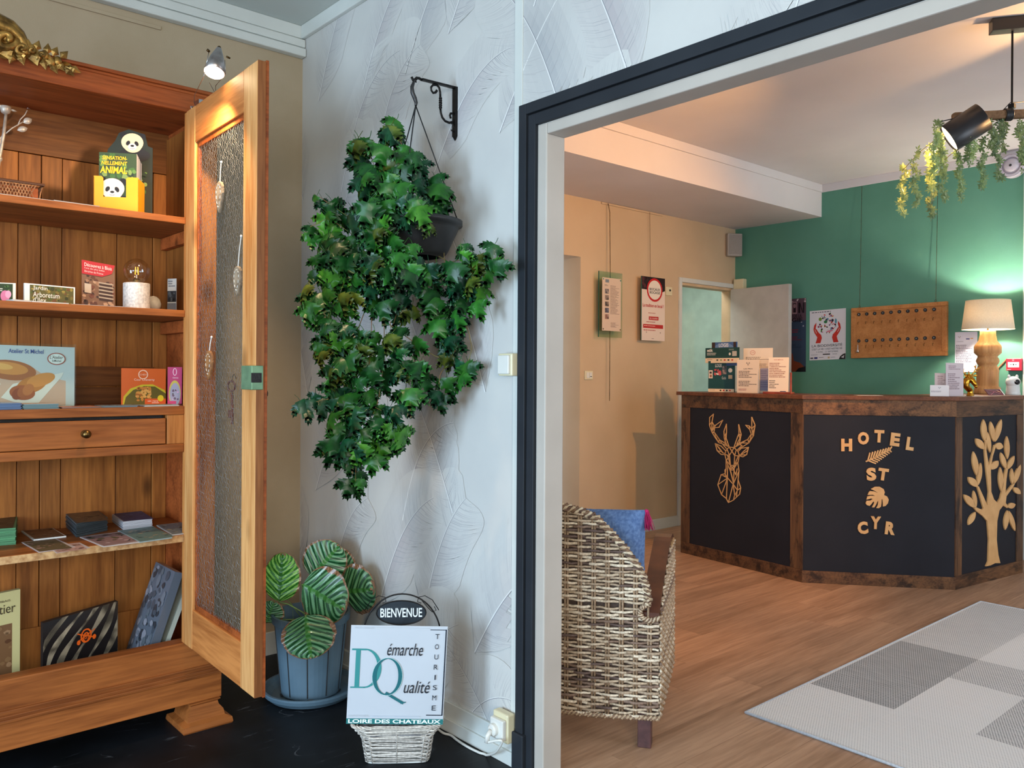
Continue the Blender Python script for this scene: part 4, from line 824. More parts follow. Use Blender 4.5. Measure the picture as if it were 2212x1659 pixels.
# --- things hanging on the mesh door
def wleaf(px, py0, py1, pc0, label, mat, wpx):
    a = onx(px, py0, X0-.006); b_ = onx(px-4, py1, X0-.006); c0 = onx(px+pc0[0], pc0[1], X0-.006)
    t = thing('hanging_leaf', a, 0, label, 'ornament', 'wooden leaf pendants on the mesh door'); mb = MB(); hh = a.z-b_.z; w_ = wpx*.00068*3.6
    prof = [(.0, 0), (.28, -.05), (.5, -.2), (.52, -.42), (.38, -.68), (.16, -.9), (0, -1.0), (-.16, -.88), (-.38, -.66), (-.5, -.4), (-.48, -.18), (-.26, -.04)]
    O = a+Vector((0, 0, 0)); mb.prism([O+Vector((0, u*w_, v*hh)) for u, v in prof][::-1], (-.009, 0, 0)); lf_ = build(mb, 'leaf_body', mat, t, bevel=.002)
    mb = MB(); mb.tube([a+Vector((-.004, 0, -.006)), (a+c0)/2+Vector((-.003, 0, 0)), c0+Vector((0, 0, 0))], .0014, 6); mb.ball(c0, .004, 8, 5); build(mb, 'cord', M['white_gloss'], t)
    mb = MB(); pts = [O+Vector((-.0096, u*w_*.62, -.12*hh+v*hh*.72)) for u, v in prof]
    for i in range(len(pts)):
        p, q = pts[i], pts[(i+1) % len(pts)]; mb.tube([p+(q-p)*.12, p+(q-p)*.62], .0009, 4)
    build(mb, 'stitching', M['white_gloss'], t)
M['oldwood'] = pm('weathered_grey_wood', (150, 134, 112), (104, 90, 74), 40, .7, bump=.4); M['brownwood'] = pm('brown_leaf_wood', (164, 112, 66), (112, 72, 42), 40, .6, bump=.3)
wleaf(478, 392, 462, (0, 350), 'weathered wooden leaf pendant, highest on the mesh door', M['oldwood'], 22)
wleaf(517, 575, 640, (4, 510), 'grey leaf pendant with white stitching beside the door edge', M['oldwood'], 22)
wleaf(455, 757, 820, (2, 728), 'brown leaf pendant with stitching, lowest on the mesh door', M['brownwood'], 22)
t = thing('rusty_key', onx(500, 830, X1+.012), 0, 'long rusty iron key hanging behind the mesh of the cabinet door', 'key')
K = lambda x, y: onx(x, y, X1+.010); mb = MB(); mb.smooth = True; mb.tube([K(501, 848), K(502, 900), K(501, 916)], .0042, 8); mb.tube([K(500+8*math.sin(a), 834+11*math.cos(a)) for a in [i*.52 for i in range(12)]], .0032, 6, closed=True); build(mb, 'key_shaft', M['rust'], t)
mb = MB().slab(K(500, 886), K(493, 886)-K(500, 886), K(500, 903)-K(500, 886), (.004, 0, 0)); build(mb, 'key_bit', M['rust'], t)
build(MB().tube([K(500, 826), K(503, 812), K(506, 808), K(510, 818)], .001, 5), 'hook_wire', M['iron'], t)
# --- clip lamp on the door corner
DL = 2.52; Lp = lambda x, y, d=0: ony(x, y, DL+d+max(0, min(1, (y-165)/60))*.37)
t = thing('clip_lamp', Lp(430, 250), 0, 'lit silver clip lamp clamped on the top corner of the mesh door', 'lamp')
ctr = Lp(462, 160); top = Lp(475, 92); ax = (ctr-top).normalized(); ax = (ax+Vector((-.1, -.28, 0))).normalized(); Lh = (ctr-top).length; r0 = 22*Fv.dot(ctr-CAM)/FPX
top = ctr-ax*Lh
mb = MB(); mb.smooth = True; mb.lathe([(.004, 0), (.008, .004), (r0*.42, Lh*.18), (r0*.68, Lh*.4), (r0*.86, Lh*.65), (r0, Lh*.95), (r0*.96, Lh*.95), (r0*.8, Lh*.62), (.006, .02)], top, 28, ax, cap=False); sh_ = build(mb, 'lamp_shade', pm('lamp_shade_metal', (186, 180, 178), (150, 140, 136), 30, .3, .9), t)
m, nt, b = nmat('lamp_bulb'); b.inputs['Emission Color'].default_value = (1, .78, .5, 1); b.inputs['Emission Strength'].default_value = 14; M['bulb'] = m
mb = MB(); mb.smooth = True; mb.lathe([(r0*.93, Lh*.90), (r0*.9, Lh*.96), (r0*.5, Lh*1.03), (.001, Lh*1.05)], top, 24, ax); build(mb, 'bulb', M['bulb'], t)
mb = MB(); mb.smooth = True; mb.ball(top, .006, 8, 6); mb.tube([Lp(447, 107), Lp(453, 112)], .004, 6); mb.tube([Lp(489, 122), Lp(497, 126)], .003, 6); build(mb, 'thumb_screw', M['brass'], sh_)
mb = MB(); mb.smooth = True
for pts in ([(448, 140), (440, 165), (428, 190), (420, 205), (419, 222), (424, 232)], [(452, 178), (462, 196), (466, 206)], [(486, 130), (487, 160), (466, 185), (466, 208)], [(451, 112), (446, 140)]): mb.tube([Lp(*p) for p in pts], .0011, 5)
build(mb, 'cable', M['silver'], t)
mb = MB(); q = Lp(436, 222); mb.box(q.x-.014, q.x+.012, q.y-.01, q.y+.03, q.z-.012, q.z+.008)
for pts in ([(434, 228), (424, 232), (412, 230), (414, 240), (417, 250)], [(428, 232), (426, 245), (425, 252)]): mb.tube([Lp(*p) for p in pts], .0025, 6)
mb.ball(Lp(417, 253), .0045, 8, 6); mb.ball(Lp(425, 254), .0045, 8, 6); build(mb, 'clamp', M['silver'], t)
# ================================================================ HANGING VINE
t = thing('wall_bracket', (XW, 2.30, 2.15), 0, 'black wrought iron scroll bracket screwed to the feather wallpaper', 'bracket')
BY = 2.30; Bk = lambda x, y: ony(x, y, BY)
def bar(mb, pts, w, th=.5): mb.tube(pts, w, 6, flat=th)
xb = XW-.006
mb = MB(); mb.box(xb-.006, XW-.0015, BY-.009, BY+.009, Bk(985, 296).z, Bk(985, 189).z); mb.lathe([(.009, 0), (.001, .014)], (xb, BY, Bk(985, 296).z), 8, (0, 0, -1)); build(mb, 'back_bar', M['iron'], t)
mb = MB(); a, c = Bk(986, 191), Bk(911, 172); a.x = xb; mb.slab(a+Vector((0, -.006, -.003)), c-a, (0, .012, 0), (0, 0, .007)); build(mb, 'arm', M['iron'], t)
def Bc(lst): return [Bk(840+x/9.217, 140+y/9.217) for x, y in lst]
mb = MB(); mb.smooth = True; bar(mb, Bc([(960, 505), (930, 550), (880, 560), (845, 510), (840, 450), (880, 400), (950, 400), (1000, 450), (1020, 540), (1025, 640)]), .0045); build(mb, 'scroll_ironwork', M['iron'], t); mb = MB(); mb.smooth = True; bar(mb, Bc([(1028, 880), (1035, 960), (1065, 1050), (1120, 1120), (1200, 1155), (1270, 1140), (1315, 1080), (1320, 1010), (1280, 965), (1230, 970), (1215, 1010), (1235, 1070)]), .0045); build(mb, 'scroll_ironwork', M['iron'], t)
mb = MB(); mb.smooth = True
for i in range(14): pass
tw = []
for k in (0, math.pi):
    mb.tube([Bk(840+1027/9.217, 140+(640+240*i/16)/9.217)+Vector((.0032*math.cos(i*1.1+k), .0032*math.sin(i*1.1+k), 0)) for i in range(17)], .0034, 6)
build(mb, 'twisted_section', M['iron'], t)
mb = MB(); mb.smooth = True; bar(mb, Bc([(1250, 1160), (1285, 1200), (1300, 1260), (1330, 1300)]), .004); bar(mb, Bc([(1325, 1320), (1280, 1325), (1240, 1300)]), .0035); build(mb, 'lower_curl', M['iron'], t)
hk = Bc([(650, 300), (600, 290)]); mb = MB(); mb.smooth = True; bar(mb, Bc([(650, 300), (610, 270), (560, 262), (520, 300), (500, 340), (480, 300), (450, 240)]), .0055); build(mb, 'end_hook', M['iron'], t)

pc = ony(897, 470, BY); pc.z = 0
Rp = 103*Fv.dot(pc-CAM)/FPX; DP = Fv.dot(pc-CAM)
if pc.x+Rp > XW-.012: pc.x = XW-.012-Rp; DP = Fv.dot(pc-CAM)
zr_ = ondep(900, 478, DP).z; zb2 = ondep(900, 556, DP).z
vine = thing('hanging_vine', (pc.x, pc.y, zb2), 0, 'lush green grape-leaf vine in a black pot hanging from the iron bracket', 'plant')
M['pot'] = pm('black_pot_plastic', (44, 44, 46), (36, 36, 38), 30, .45)
hpot = zr_-zb2; c = (pc.x, pc.y, zb2)
mb = MB(); mb.smooth = True; mb.lathe([(Rp*.5, 0), (Rp*.62, .004), (Rp*.68, hpot*.12), (Rp*.9, hpot*.75), (Rp*.93, hpot*.86), (Rp, hpot*.88), (Rp*1.0, hpot), (Rp*.95, hpot), (Rp*.9, hpot*.8)], c, 36, cap=False); pot = build(mb, 'pot', M['pot'], vine)
build(MB().lathe([(Rp*.9, 0), (Rp*.9, .006)], (pc.x, pc.y, zr_-.03), 24), 'soil', pm('potting_soil', (60, 44, 34), (38, 28, 22), 60, .9, bump=.6), vine)
hooktop = Bk(895, 179); jn = ondep(898, 228, Fv.dot(hooktop-CAM))
mb = MB(); mb.smooth = True; mb.tube([hooktop+Vector((.008, 0, .004)), hooktop+Vector((0, 0, .008)), ony(890, 188, BY), ony(891, 200, BY), ony(896, 212, BY), ony(899, 222, BY), jn], [.003, .004, .0065, .0075, .0075, .006, .004], 8); build(mb, 'hanger_hook', M['black_pl'], vine)
for ang in (-.35, 1.75, 3.84):
    mb = MB(); mb.smooth = True; e = Vector((pc.x+Rp*.97*math.cos(ang), pc.y+Rp*.97*math.sin(ang), zr_)); mb.tube([jn, jn*.5+e*.5, e], .0022, 6); build(mb, 'hanger_strap', M['black_pl'], vine)
# leaf meshes: three toothed leaflets
rl = random.Random(21)
def leaflet(mb, base, d, up, L_, W_, droop, r):
    d = Vector(d).normalized(); nrm_ = Vector(up).normalized(); side = d.cross(nrm_).normalized()
    half = [(0, 0), (.10, .16), (.24, .36), (.27, .25), (.46, .58), (.46, .34), (.68, .50), (.66, .25), (.86, .28), (.83, .12), (1, 0)]
    def pt(u, v):
        z_ = -droop*(u**2)*L_-abs(v)*W_*.25+.03*L_*math.sin(u*9)*(abs(v)); return base+d*(u*L_)+side*(v*W_)+nrm_*z_
    L1 = [pt(u, v) for u, v in half]; R1 = [pt(u, -v) for u, v in half[1:-1]]; mid = [pt(u, 0) for u, _ in half[1:-1]]
    n = len(half); vs = L1+R1+mid; li = lambda i: i; ri = lambda i: n+i-1; mi = lambda i: n+(n-2)+i-1; fs = []
    fs += [(li(0), li(1), mi(1)), (li(0), mi(1), ri(1))]
    for i in range(1, n-2): fs += [(li(i), li(i+1), mi(i+1), mi(i)), (mi(i), mi(i+1), ri(i+1), ri(i))]
    fs += [(li(n-2), li(n-1), mi(n-2)), (mi(n-2), li(n-1), ri(n-2))]
    mb.add(vs, fs)
def leafmesh(seed):
    r = random.Random(seed); mb = MB(); mb.smooth = True; s = 1.0
    leaflet(mb, Vector((0, 0, 0)), (0, 0, -1), (-1, 0, .15), .062*r.uniform(.9, 1.15), .036, r.uniform(.15, .45), r)
    for k in (-1, 1): leaflet(mb, Vector((0, 0, 0)), (.0, k*r.uniform(.75, 1.1), -.62+r.uniform(-.2, .2)), (-1, 0, .1), .052*r.uniform(.9, 1.1), .031, r.uniform(.2, .6), r)
    mb.tube([(0, 0, 0), (.004, 0, .012), (.010, .003, .026)], .0009, 4)
    me = bpy.data.meshes.new('vine_leaf'); me.from_pydata(mb.v, [], mb.f); me.polygons.foreach_set('use_smooth', [True]*len(mb.f)); return me
def leafmat(name, c1, c2, scale=9):
    m, nt, b = nmat(name); L = nt.links.new; tc = N(nt, 'ShaderNodeTexCoord'); oi = N(nt, 'ShaderNodeObjectInfo'); nz = N(nt, 'ShaderNodeTexNoise'); nz.inputs['Scale'].default_value = 45; L(tc.outputs['Object'], nz.inputs['Vector'])
    rp = N(nt, 'ShaderNodeValToRGB'); rp.color_ramp.elements[0].position = .35; rp.color_ramp.elements[1].position = .65; rp.color_ramp.elements[0].color = (*s2l(c2), 1); rp.color_ramp.elements[1].color = (*s2l(c1), 1); L(nz.outputs['Fac'], rp.inputs[0])
    hs = N(nt, 'ShaderNodeHueSaturation'); mr = N(nt, 'ShaderNodeMapRange'); mr.inputs[3].default_value = .7; mr.inputs[4].default_value = 1.25; L(oi.outputs['Random'], mr.inputs[0]); L(mr.outputs[0], hs.inputs['Value']); L(rp.outputs[0], hs.inputs['Color']); L(hs.outputs[0], b.inputs['Base Color'])
    b.inputs['Roughness'].default_value = .36; b.inputs['Specular IOR Level'].default_value = .5
    tl = N(nt, 'ShaderNodeBsdfTranslucent'); L(hs.outputs[0], tl.inputs[0]); mx = N(nt, 'ShaderNodeMixShader'); mx.inputs[0].default_value = .22; L(b.outputs[0], mx.inputs[1]); L(tl.outputs[0], mx.inputs[2]); L(mx.outputs[0], nt.nodes['Material Output'].inputs[0]); return m
LM = [leafmat('leaf_deep_green', (34, 95, 40), (20, 69, 30)), leafmat('leaf_mid_green', (52, 122, 40), (34, 95, 32)), leafmat('leaf_bright_green', (84, 157, 47), (56, 124, 35)), leafmat('leaf_olive', (101, 116, 40), (63, 84, 30)), leafmat('leaf_blue_green', (26, 84, 52), (17, 60, 38))]
LMesh = []
for k in range(10):
    me = leafmesh(100+k); me.materials.append(LM[[0, 0, 1, 1, 4, 4, 2, 0, 3, 1][k]]); LMesh.append(me)
blobs = [(850, 282, 26, 24, 5), (778, 310, 22, 24, 5), (893, 330, 22, 40, 4), (828, 350, 60, 36, 9), (810, 410, 52, 40, 13), (890, 400, 50, 45, 11), (935, 385, 22, 26, 3), (850, 470, 95, 55, 26), (722, 448, 40, 16, 5), (690, 440, 12, 14, 2), (668, 500, 14, 16, 2), (740, 500, 42, 34, 8), (938, 440, 26, 30, 4),
 (790, 560, 120, 60, 34), (725, 610, 55, 60, 15), (850, 620, 90, 60, 24), (700, 560, 30, 40, 5), (666, 650, 14, 38, 5), (770, 690, 80, 55, 20), (915, 578, 34, 28, 5), (1012, 545, 26, 12, 3), (1000, 590, 45, 36, 10), (1058, 556, 20, 30, 5), (1020, 640, 24, 26, 4), (940, 640, 30, 26, 4), (965, 680, 30, 30, 7),
 (745, 760, 60, 50, 14), (790, 820, 80, 50, 20), (870, 770, 48, 55, 12), (900, 830, 26, 40, 6), (950, 830, 24, 28, 4), (985, 750, 22, 30, 6), (1004, 800, 16, 26, 4), (655, 875, 16, 8, 2), (690, 862, 26, 12, 4), (745, 880, 46, 36, 9), (800, 890, 50, 36, 9), (858, 900, 26, 44, 8), (735, 950, 22, 46, 7), (790, 960, 48, 36, 9), (845, 960, 32, 24, 5), (760, 1005, 26, 20, 3), (766, 1050, 28, 18, 5)]
cand = []
for bi, (bx_, by_, rx, ry, n) in enumerate(blobs):
    for i in range(max(1, int(n*.98+.5))):
        a = rl.uniform(0, 6.283); q = math.sqrt(rl.random()); x = bx_+rx*q*math.cos(a); y = by_+ry*q*math.sin(a)
        dwall = (XW-.05)/ray(x, y).x; D = min(DP-.02, dwall-.05)-rl.uniform(-.03, .13)*(1 if ry > 30 else .3)
        if abs(x-900) < 110 and 430 < y < 590: D = min(D, DP-Rp-.01-rl.uniform(0, .07)) if x < 905 or y > 520 else D
        cand.append((min(D, dwall-.01), x, y, ry))
cand.sort(); near = set(range(0, 299)); mbx = MB(); mbx.smooth = True; rest = []
for ci, (D, x, y, ry) in enumerate(cand):
    if True:
        p = ondep(x, y, D)
        if ci >= 298:
            rest.append((p, ry)); continue
        o = bpy.data.objects.new('leaf', rl.choice(LMesh)); COL.objects.link(o); o.parent = vine
        o.location = p-Vector((pc.x, pc.y, zb2))+Vector((0, 0, .012)); s = rl.uniform(.9, 1.45)*(.85 if ry < 20 else 1)
        yaw = math.atan2(-Fv.y, -Fv.x)-math.pi+rl.uniform(-.9, .9)
        o.rotation_euler = (rl.uniform(-.55, .55), rl.uniform(-.35, .6), yaw); o.scale = (s, s, s)
# leaves past the limit for single parts: one part
for p, ry in rest:
    me = rl.choice(LMesh); s = rl.uniform(.9, 1.45)*(.85 if ry < 20 else 1); Rm = Matrix.Translation(p) @ Matrix.Rotation(YAW+rl.uniform(-.9, .9), 4, 'Z') @ Matrix.Rotation(rl.uniform(-.55, .55), 4, 'X') @ Matrix.Scale(s, 4)
    mbx.add([Rm @ v_.co for v_ in me.vertices], [tuple(q.vertices) for q in me.polygons])
build(mbx, 'leaves', LM[0], vine, kind='stuff')
def vinepath(pts, D0, D1, r=.0016, mat=None):
    mb = MB(); mb.smooth = True; P_ = []
    for i, (x, y) in enumerate(pts):
        dw = (XW-.02)/ray(x, y).x; P_.append(ondep(x, y, min(D0+(D1-D0)*i/(len(pts)-1), dw)))
    Q = []
    for i in range(len(P_)-1):
        for k in range(4): t_ = k/4; Q.append(P_[i]*(1-t_)+P_[i+1]*t_)
    Q.append(P_[-1]); Q = [Q[0]]+[(Q[i-1]+Q[i]*2+Q[i+1])/4 for i in range(1, len(Q)-1)]+[Q[-1]]
    mb.tube(Q, [r*(1-.5*i/len(Q)) for i in range(len(Q))], 5); build(mb, 'vine_stem', mat or M['vstem'], vine)
M['vstem'] = pm('vine_stem_brown', (150, 98, 60), (110, 120, 60), 20, .6)
for pts in ([(930, 480), (900, 420), (870, 340), (868, 310), (850, 285)], [(900, 470), (830, 400), (800, 340), (785, 305)], [(880, 480), (800, 500), (740, 460), (690, 425)], [(860, 490), (780, 520), (710, 470), (670, 490)], [(900, 500), (840, 620), (760, 640), (700, 590), (660, 640)],
    [(957, 475), (958, 520), (960, 570), (975, 610), (982, 640)], [(960, 560), (900, 530), (880, 600), (850, 700)], [(860, 560), (830, 660), (830, 780), (815, 880), (770, 960), (768, 1040)], [(850, 560), (805, 650), (800, 760), (790, 870), (850, 900)], [(880, 560), (838, 660), (850, 750), (870, 800)],
    [(960, 570), (1000, 560), (1060, 545)], [(960, 560), (1010, 600), (1018, 640)], [(994, 680), (1012, 714), (1020, 756), (1004, 800)], [(840, 700), (930, 765), (968, 780), (985, 755)], [(790, 840), (720, 860), (650, 875)], [(968, 780), (950, 810), (948, 830)], [(940, 560), (975, 640), (994, 680)], [(800, 640), (755, 760), (735, 880), (735, 950)]):
    vinepath(pts, DP-.02, DP-.05)
# ================================================================ CALATHEA IN BLUE POT
cpt = thing('potted_calathea', (1.385, 2.93, 0), 0, 'calathea with round striped leaves and browned edges in a blue-grey pot', 'plant')
ps = thing('plant_saucer', (1.385, 2.93, 0), 0, 'wide blue-grey plastic saucer under the calathea pot', 'saucer')
fcp = onz(650, 1500, .03)
C0 = Vector((1.40, 2.955, 0)); 
# centre from the picture: saucer spans 541..748, bottom 1541
D_s = 0
def fit_center(pxc, pyb, z=0):
    return onz(pxc, pyb, z)
front = onz(645, 1541, 0); dirv = Vector((Fv.x, Fv.y, 0)); rs_ = 103.5*Fv.dot(front-CAM)/FPX*1.04; C0 = front+dirv*rs_; C0.z = 0
for o_ in (cpt, ps): o_.location = C0; THM[o_.name] = Matrix.Translation(C0)
M['bluepot'] = pm('blue_grey_plastic', (92, 116, 132), (84, 108, 124), 8, .42)
mb = MB(); mb.smooth = False; mb.lathe([(rs_*.78, 0), (rs_*.86, .004), (rs_*.97, .022), (rs_, .036), (rs_*1.0, .042), (rs_*.95, .042), (rs_*.90, .026), (rs_*.80, .012)], C0, 48, cap=False); mb.lathe([(rs_*.8, .010), (rs_*.8, .0125)], C0, 40); build(mb, 'saucer_dish', M['bluepot'], ps)
zt_p = onpl(640, 1345, C0-dirv*rs_*.8, dirv).z; zt_p = min(max(zt_p, .26), .36); rt = rs_*.77; rb_ = rs_*.61; z0p = .014
def potr(z): return rb_+(rt-rb_)*((z-z0p)/(zt_p-z0p))
mb = MB(); mb.smooth = False; mb.lathe([(rb_*.96, z0p), (rb_, z0p+.004), (potr(zt_p-.035), zt_p-.035), (rt*1.05, zt_p-.03), (rt*1.07, zt_p), (rt*1.0, zt_p), (rt*.93, zt_p-.05), (rb_*.9, z0p+.02)], C0, 48, cap=False); mb.lathe([(rb_*.95, z0p+.001), (rb_*.95, z0p+.012)], C0, 32); build(mb, 'pot', M['bluepot'], cpt)
for k in range(10):
    a = math.radians(20+k*36); mb = MB(); pz = []
    for z in (z0p+.012, (z0p+zt_p)/2, zt_p-.04): r_ = potr(z)+.0008; pz.append(C0+Vector((r_*math.cos(a), r_*math.sin(a), z)))
    mb.tube(pz, .0022, 4); build(mb, 'pot_rib_groove', M['black_pl'], cpt)
    if k % 2 == 0:
        b_ = a+.19; rr_ = rb_+.0015; q = [C0+Vector((rr_*math.cos(x), rr_*math.sin(x), z0p+.004)) for x in (a, (a+b_)/2, b_)]; mb = MB(); mb.tube(q, .0045, 4); build(mb, 'drain_slot', M['black_pl'], cpt)
build(MB().lathe([(rt*.9, 0), (rt*.9, .004)], C0+Vector((0, 0, zt_p-.06)), 30), 'soil', pm('dark_soil', (48, 36, 30), (30, 22, 18), 60, .9, bump=.6), cpt)
M['calathea'] = colmat('calathea_leaf', rough=.34, spec=.5, coat=.15, var=.08, vscale=25); M['calstem'] = pm('calathea_stem', (112, 140, 66), (90, 110, 60), 20, .5)
def calleaf(px, py, tip, D, wpx, cup=.25, seed=0, light=0, brown=1.0, twist=0):
    """px,py = leaf base (where the stalk joins) ; tip = picture point of the tip; wpx = half width in pixels"""
    r = random.Random(seed); a = ondep(px, py, D); b_ = ondep(tip[0], tip[1], D-twist); d = b_-a; Ln = d.length; d.normalize(); side = d.cross(Fv).normalized(); nn = side.cross(d).normalized()
    if nn.dot(Fv) > 0: nn = -nn
    W_ = wpx*D/FPX; mb = MB(); mb.smooth = True
    def prof_(v): return (max(0, 1-(2*min(1, v)**.88-1)**2))**.52 if 0 < v < 1 else 0
    sh_ = [r.uniform(-.02, .02) for _ in range(12)]
    def P(u, v):
        uu = (u-.5)*2; wv_ = W_*prof_(v)*(1+sh_[int(v*11)]); bump_ = .0035*math.sin(v*34-abs(uu)*7)*(1-abs(uu)*.5)
        return a+d*(Ln*v)+side*(uu*wv_)+nn*(-cup*abs(uu)**1.6*W_*.7+bump_-cup*.25*Ln*(v-.4)**2)
    g1, g2, g3 = s2l((26, 74, 40)), s2l((96, 148, 104)), s2l((60, 120, 52)); br = s2l((122, 84, 58)); br2 = s2l((150, 118, 88))
    if light: g1, g2 = s2l((44, 112, 36)), s2l((128, 186, 84))
    def cf(u, v):
        uu = abs(u-.5)*2; ph = (v*1.0-uu*.30*(1 if not light else 1.2))*15; s = .5+.5*math.sin(ph*2*math.pi/1.6)
        c_ = g2 if (s > .52 and .07 < uu < .97) else g1
        if uu < .07: c_ = g3
        edge = .93-.10*brown*(.5+.5*math.sin(v*9+seed))*(1 if v > .25 else .2)
        if brown and (uu > edge or v > .975-.03*math.sin(u*20+seed)): c_ = br if (int(v*40)+int(u*30)) % 3 else br2
        return c_
    mb.grid(P, 44, 70, cf); build(mb, 'leaf', M['calathea'], cpt)
    root = C0+Vector((r.uniform(-.03, .03), r.uniform(-.03, .03), zt_p-.06)); mid = (a+root)/2+Vector((0, 0, .03))-side*.0; mb = MB(); mb.smooth = True
    mb.tube([root, root*.6+a*.4+Vector((0, 0, .02)), root*.25+a*.75+Vector((0, 0, .015)), a, a+d*.01], [.0035, .003, .003, .0028, .002], 7); build(mb, 'leaf_stalk', M['calstem'], cpt)
Dc = Fv.dot(C0-CAM)
calleaf(602, 1300, (610, 1196), Dc-.02, 42, .35, 1, light=1, brown=.2)
calleaf(672, 1247, (733, 1178), Dc+.06, 50, .15, 2, brown=.4); 
calleaf(735, 1278, (802, 1275), Dc+.02, 56, .35, 3, twist=.08)
calleaf(652, 1262, (742, 1318), Dc-.07, 62, .22, 4, twist=.1)
calleaf(660, 1330, (672, 1424), Dc-rt-.035, 60, .12, 5, twist=.03)
calleaf(575, 1345, (592, 1300), Dc-.05, 30, .3, 6, brown=1.2)
calleaf(745, 1262, (700, 1185), Dc+.09, 44, .2, 7, brown=.2)
for (x, y) in ((615, 1250), (613, 1310), (632, 1318)):
    mb = MB(); mb.smooth = True; rt_ = C0+Vector((-.01+(x-615)*.001, 0, zt_p-.06)); mb.tube([rt_, ondep(x+3, y+40, Dc), ondep(x, y, Dc)], [.002, .0016, .0006], 6); build(mb, 'leaf_stalk', M['calstem'], cpt)
# ================================================================ BASKET WITH SIGN
def wicker_wall(mb, path, zf, rows, stakes, r, amp, closed=True, off=0.0, thick=1.0, sd=0, seglen=None):
    """horizontal strands waving in and out around stakes. path(s, v) -> point and outward normal; s in 0..1 along, v in 0..1 up"""
    rr = random.Random(sd); n = stakes*4
    for i in range(rows):
        v = (i+.5)/rows; pts = []
        for j in range(n+(0 if closed else 1)):
            s = j/n; p, nn = path(s, v); w_ = amp*math.cos(math.pi*stakes*s+(i % 2)*math.pi); pts.append(p+nn*w_+Vector((0, 0, rr.uniform(-1, 1)*r*.35)))
        kq = rr.uniform(.6, 1.15); mb.col = tuple(min(1, c*kq) for c in zf); mb.tube(pts, r*thick*rr.uniform(.85, 1.1), 5, closed=closed, flat=.75)
def rectpath(c, ux, uy, w0, d0, w1, d1, z0, z1, rc=.18, ease=1.0):
    def f(s, v):
        k = v**ease; w_ = w0+(w1-w0)*k; d_ = d0+(d1-d0)*k; a = s*2*math.pi; ca, sa = math.cos(a), math.sin(a); e = .32
        x = w_*math.copysign(abs(ca)**e, ca); y = d_*math.copysign(abs(sa)**e, sa)
        nn = (ux*(ca/w_)+uy*(sa/d_)).normalized(); return c+ux*x+uy*y+Vector((0, 0, z0+(z1-z0)*v)), nn
    return f
bf = onz(857, 1652, 0); ub = Vector((math.sin(YAW+.06), -math.cos(YAW+.06), 0)); vb = Vector((-ub.y, ub.x, 0)); Db = Fv.dot(bf-CAM); mpp = Db/FPX
bw0, bw1 = 68*mpp, 97*mpp; bc = bf+vb*.055; zb1 = ondep(850, 1572, Db-.03).z
bk_ = thing('wicker_basket', bc, 0, 'small whitewashed wicker basket of grey stones holding the tourism sign', 'basket')
M['wwick'] = colmat('whitewashed_wicker', rough=.65, var=.25, vscale=120, bump=.3, bscale=200)
zsh = zb1*.66
mb = MB(); mb.smooth = True; p1 = rectpath(bc, ub, vb, bw0, .05, bw0*1.13, .062, .004, zsh); wicker_wall(mb, p1, s2l((206, 200, 192)), 13, 14, .0026, .0028, sd=1); build(mb, 'basket_body', M['wwick'], bk_, kind='stuff')
mb = MB(); mb.smooth = True; p2 = rectpath(bc, ub, vb, bw0*1.13, .062, bw1, .085, zsh, zb1); wicker_wall(mb, p2, s2l((214, 208, 198)), 7, 14, .0028, .003, sd=2); build(mb, 'basket_collar', M['wwick'], bk_, kind='stuff')
mb = MB(); mb.smooth = True
for k in range(3):
    pts = []
    for j in range(72): p, nn = p2(j/72, 1); pts.append(p+nn*.0035*math.sin(j*.9+k*2.09)+Vector((0, 0, .0035*math.cos(j*.9+k*2.09))))
    mb.col = s2l((214-10*k, 206-10*k, 196-10*k)); mb.tube(pts, .0028, 5, closed=True)
build(mb, 'braided_rim', M['wwick'], bk_)
mb = MB(); mb.smooth = True; mb.col = s2l((190, 184, 176))
for k in range(14): mb.tube([p1((k+.5)/14, 0)[0], p1((k+.5)/14, 1)[0], p2((k+.5)/14, 1)[0]], .0028, 5)
build(mb, 'stakes', M['wwick'], bk_, kind='stuff')
build(MB().prism([p1(j/40, 0)[0]-Vector((0, 0, .002)) for j in range(40)], (0, 0, .004)), 'basket_base', M['white'], bk_)
M['stone'] = pm('grey_pebble', (120, 124, 132), (84, 86, 96), 40, .75, bump=.3); rs2 = random.Random(4)
for i in range(26):
    x = -bw1*.85+bw1*1.7*(i % 13)/12; y = -.055+(i//13)*.05+rs2.uniform(-.006, .006); mb = MB(); mb.smooth = True; mb.ball((0, 0, 0), (.010*rs2.uniform(.8, 1.2), .009, .009), 9, 6)
    p = bc+ub*x+vb*y; o = build(mb, 'pebble', M['stone'], None, local=True); o.location = (p.x, p.y, zb1-.010+rs2.uniform(-.003, .002)); o.rotation_euler = (rs2.random(), rs2.random(), rs2.random())
    tag(o, 'grey-blue pebble filling the top of the whitewashed wicker basket', 'pebble', 'pebbles in the wicker basket')
build(MB().prism([p2(j/40, .2)[0]*1.0 for j in range(40)], (0, 0, .006)), 'basket_filling', M['stone'], bk_)
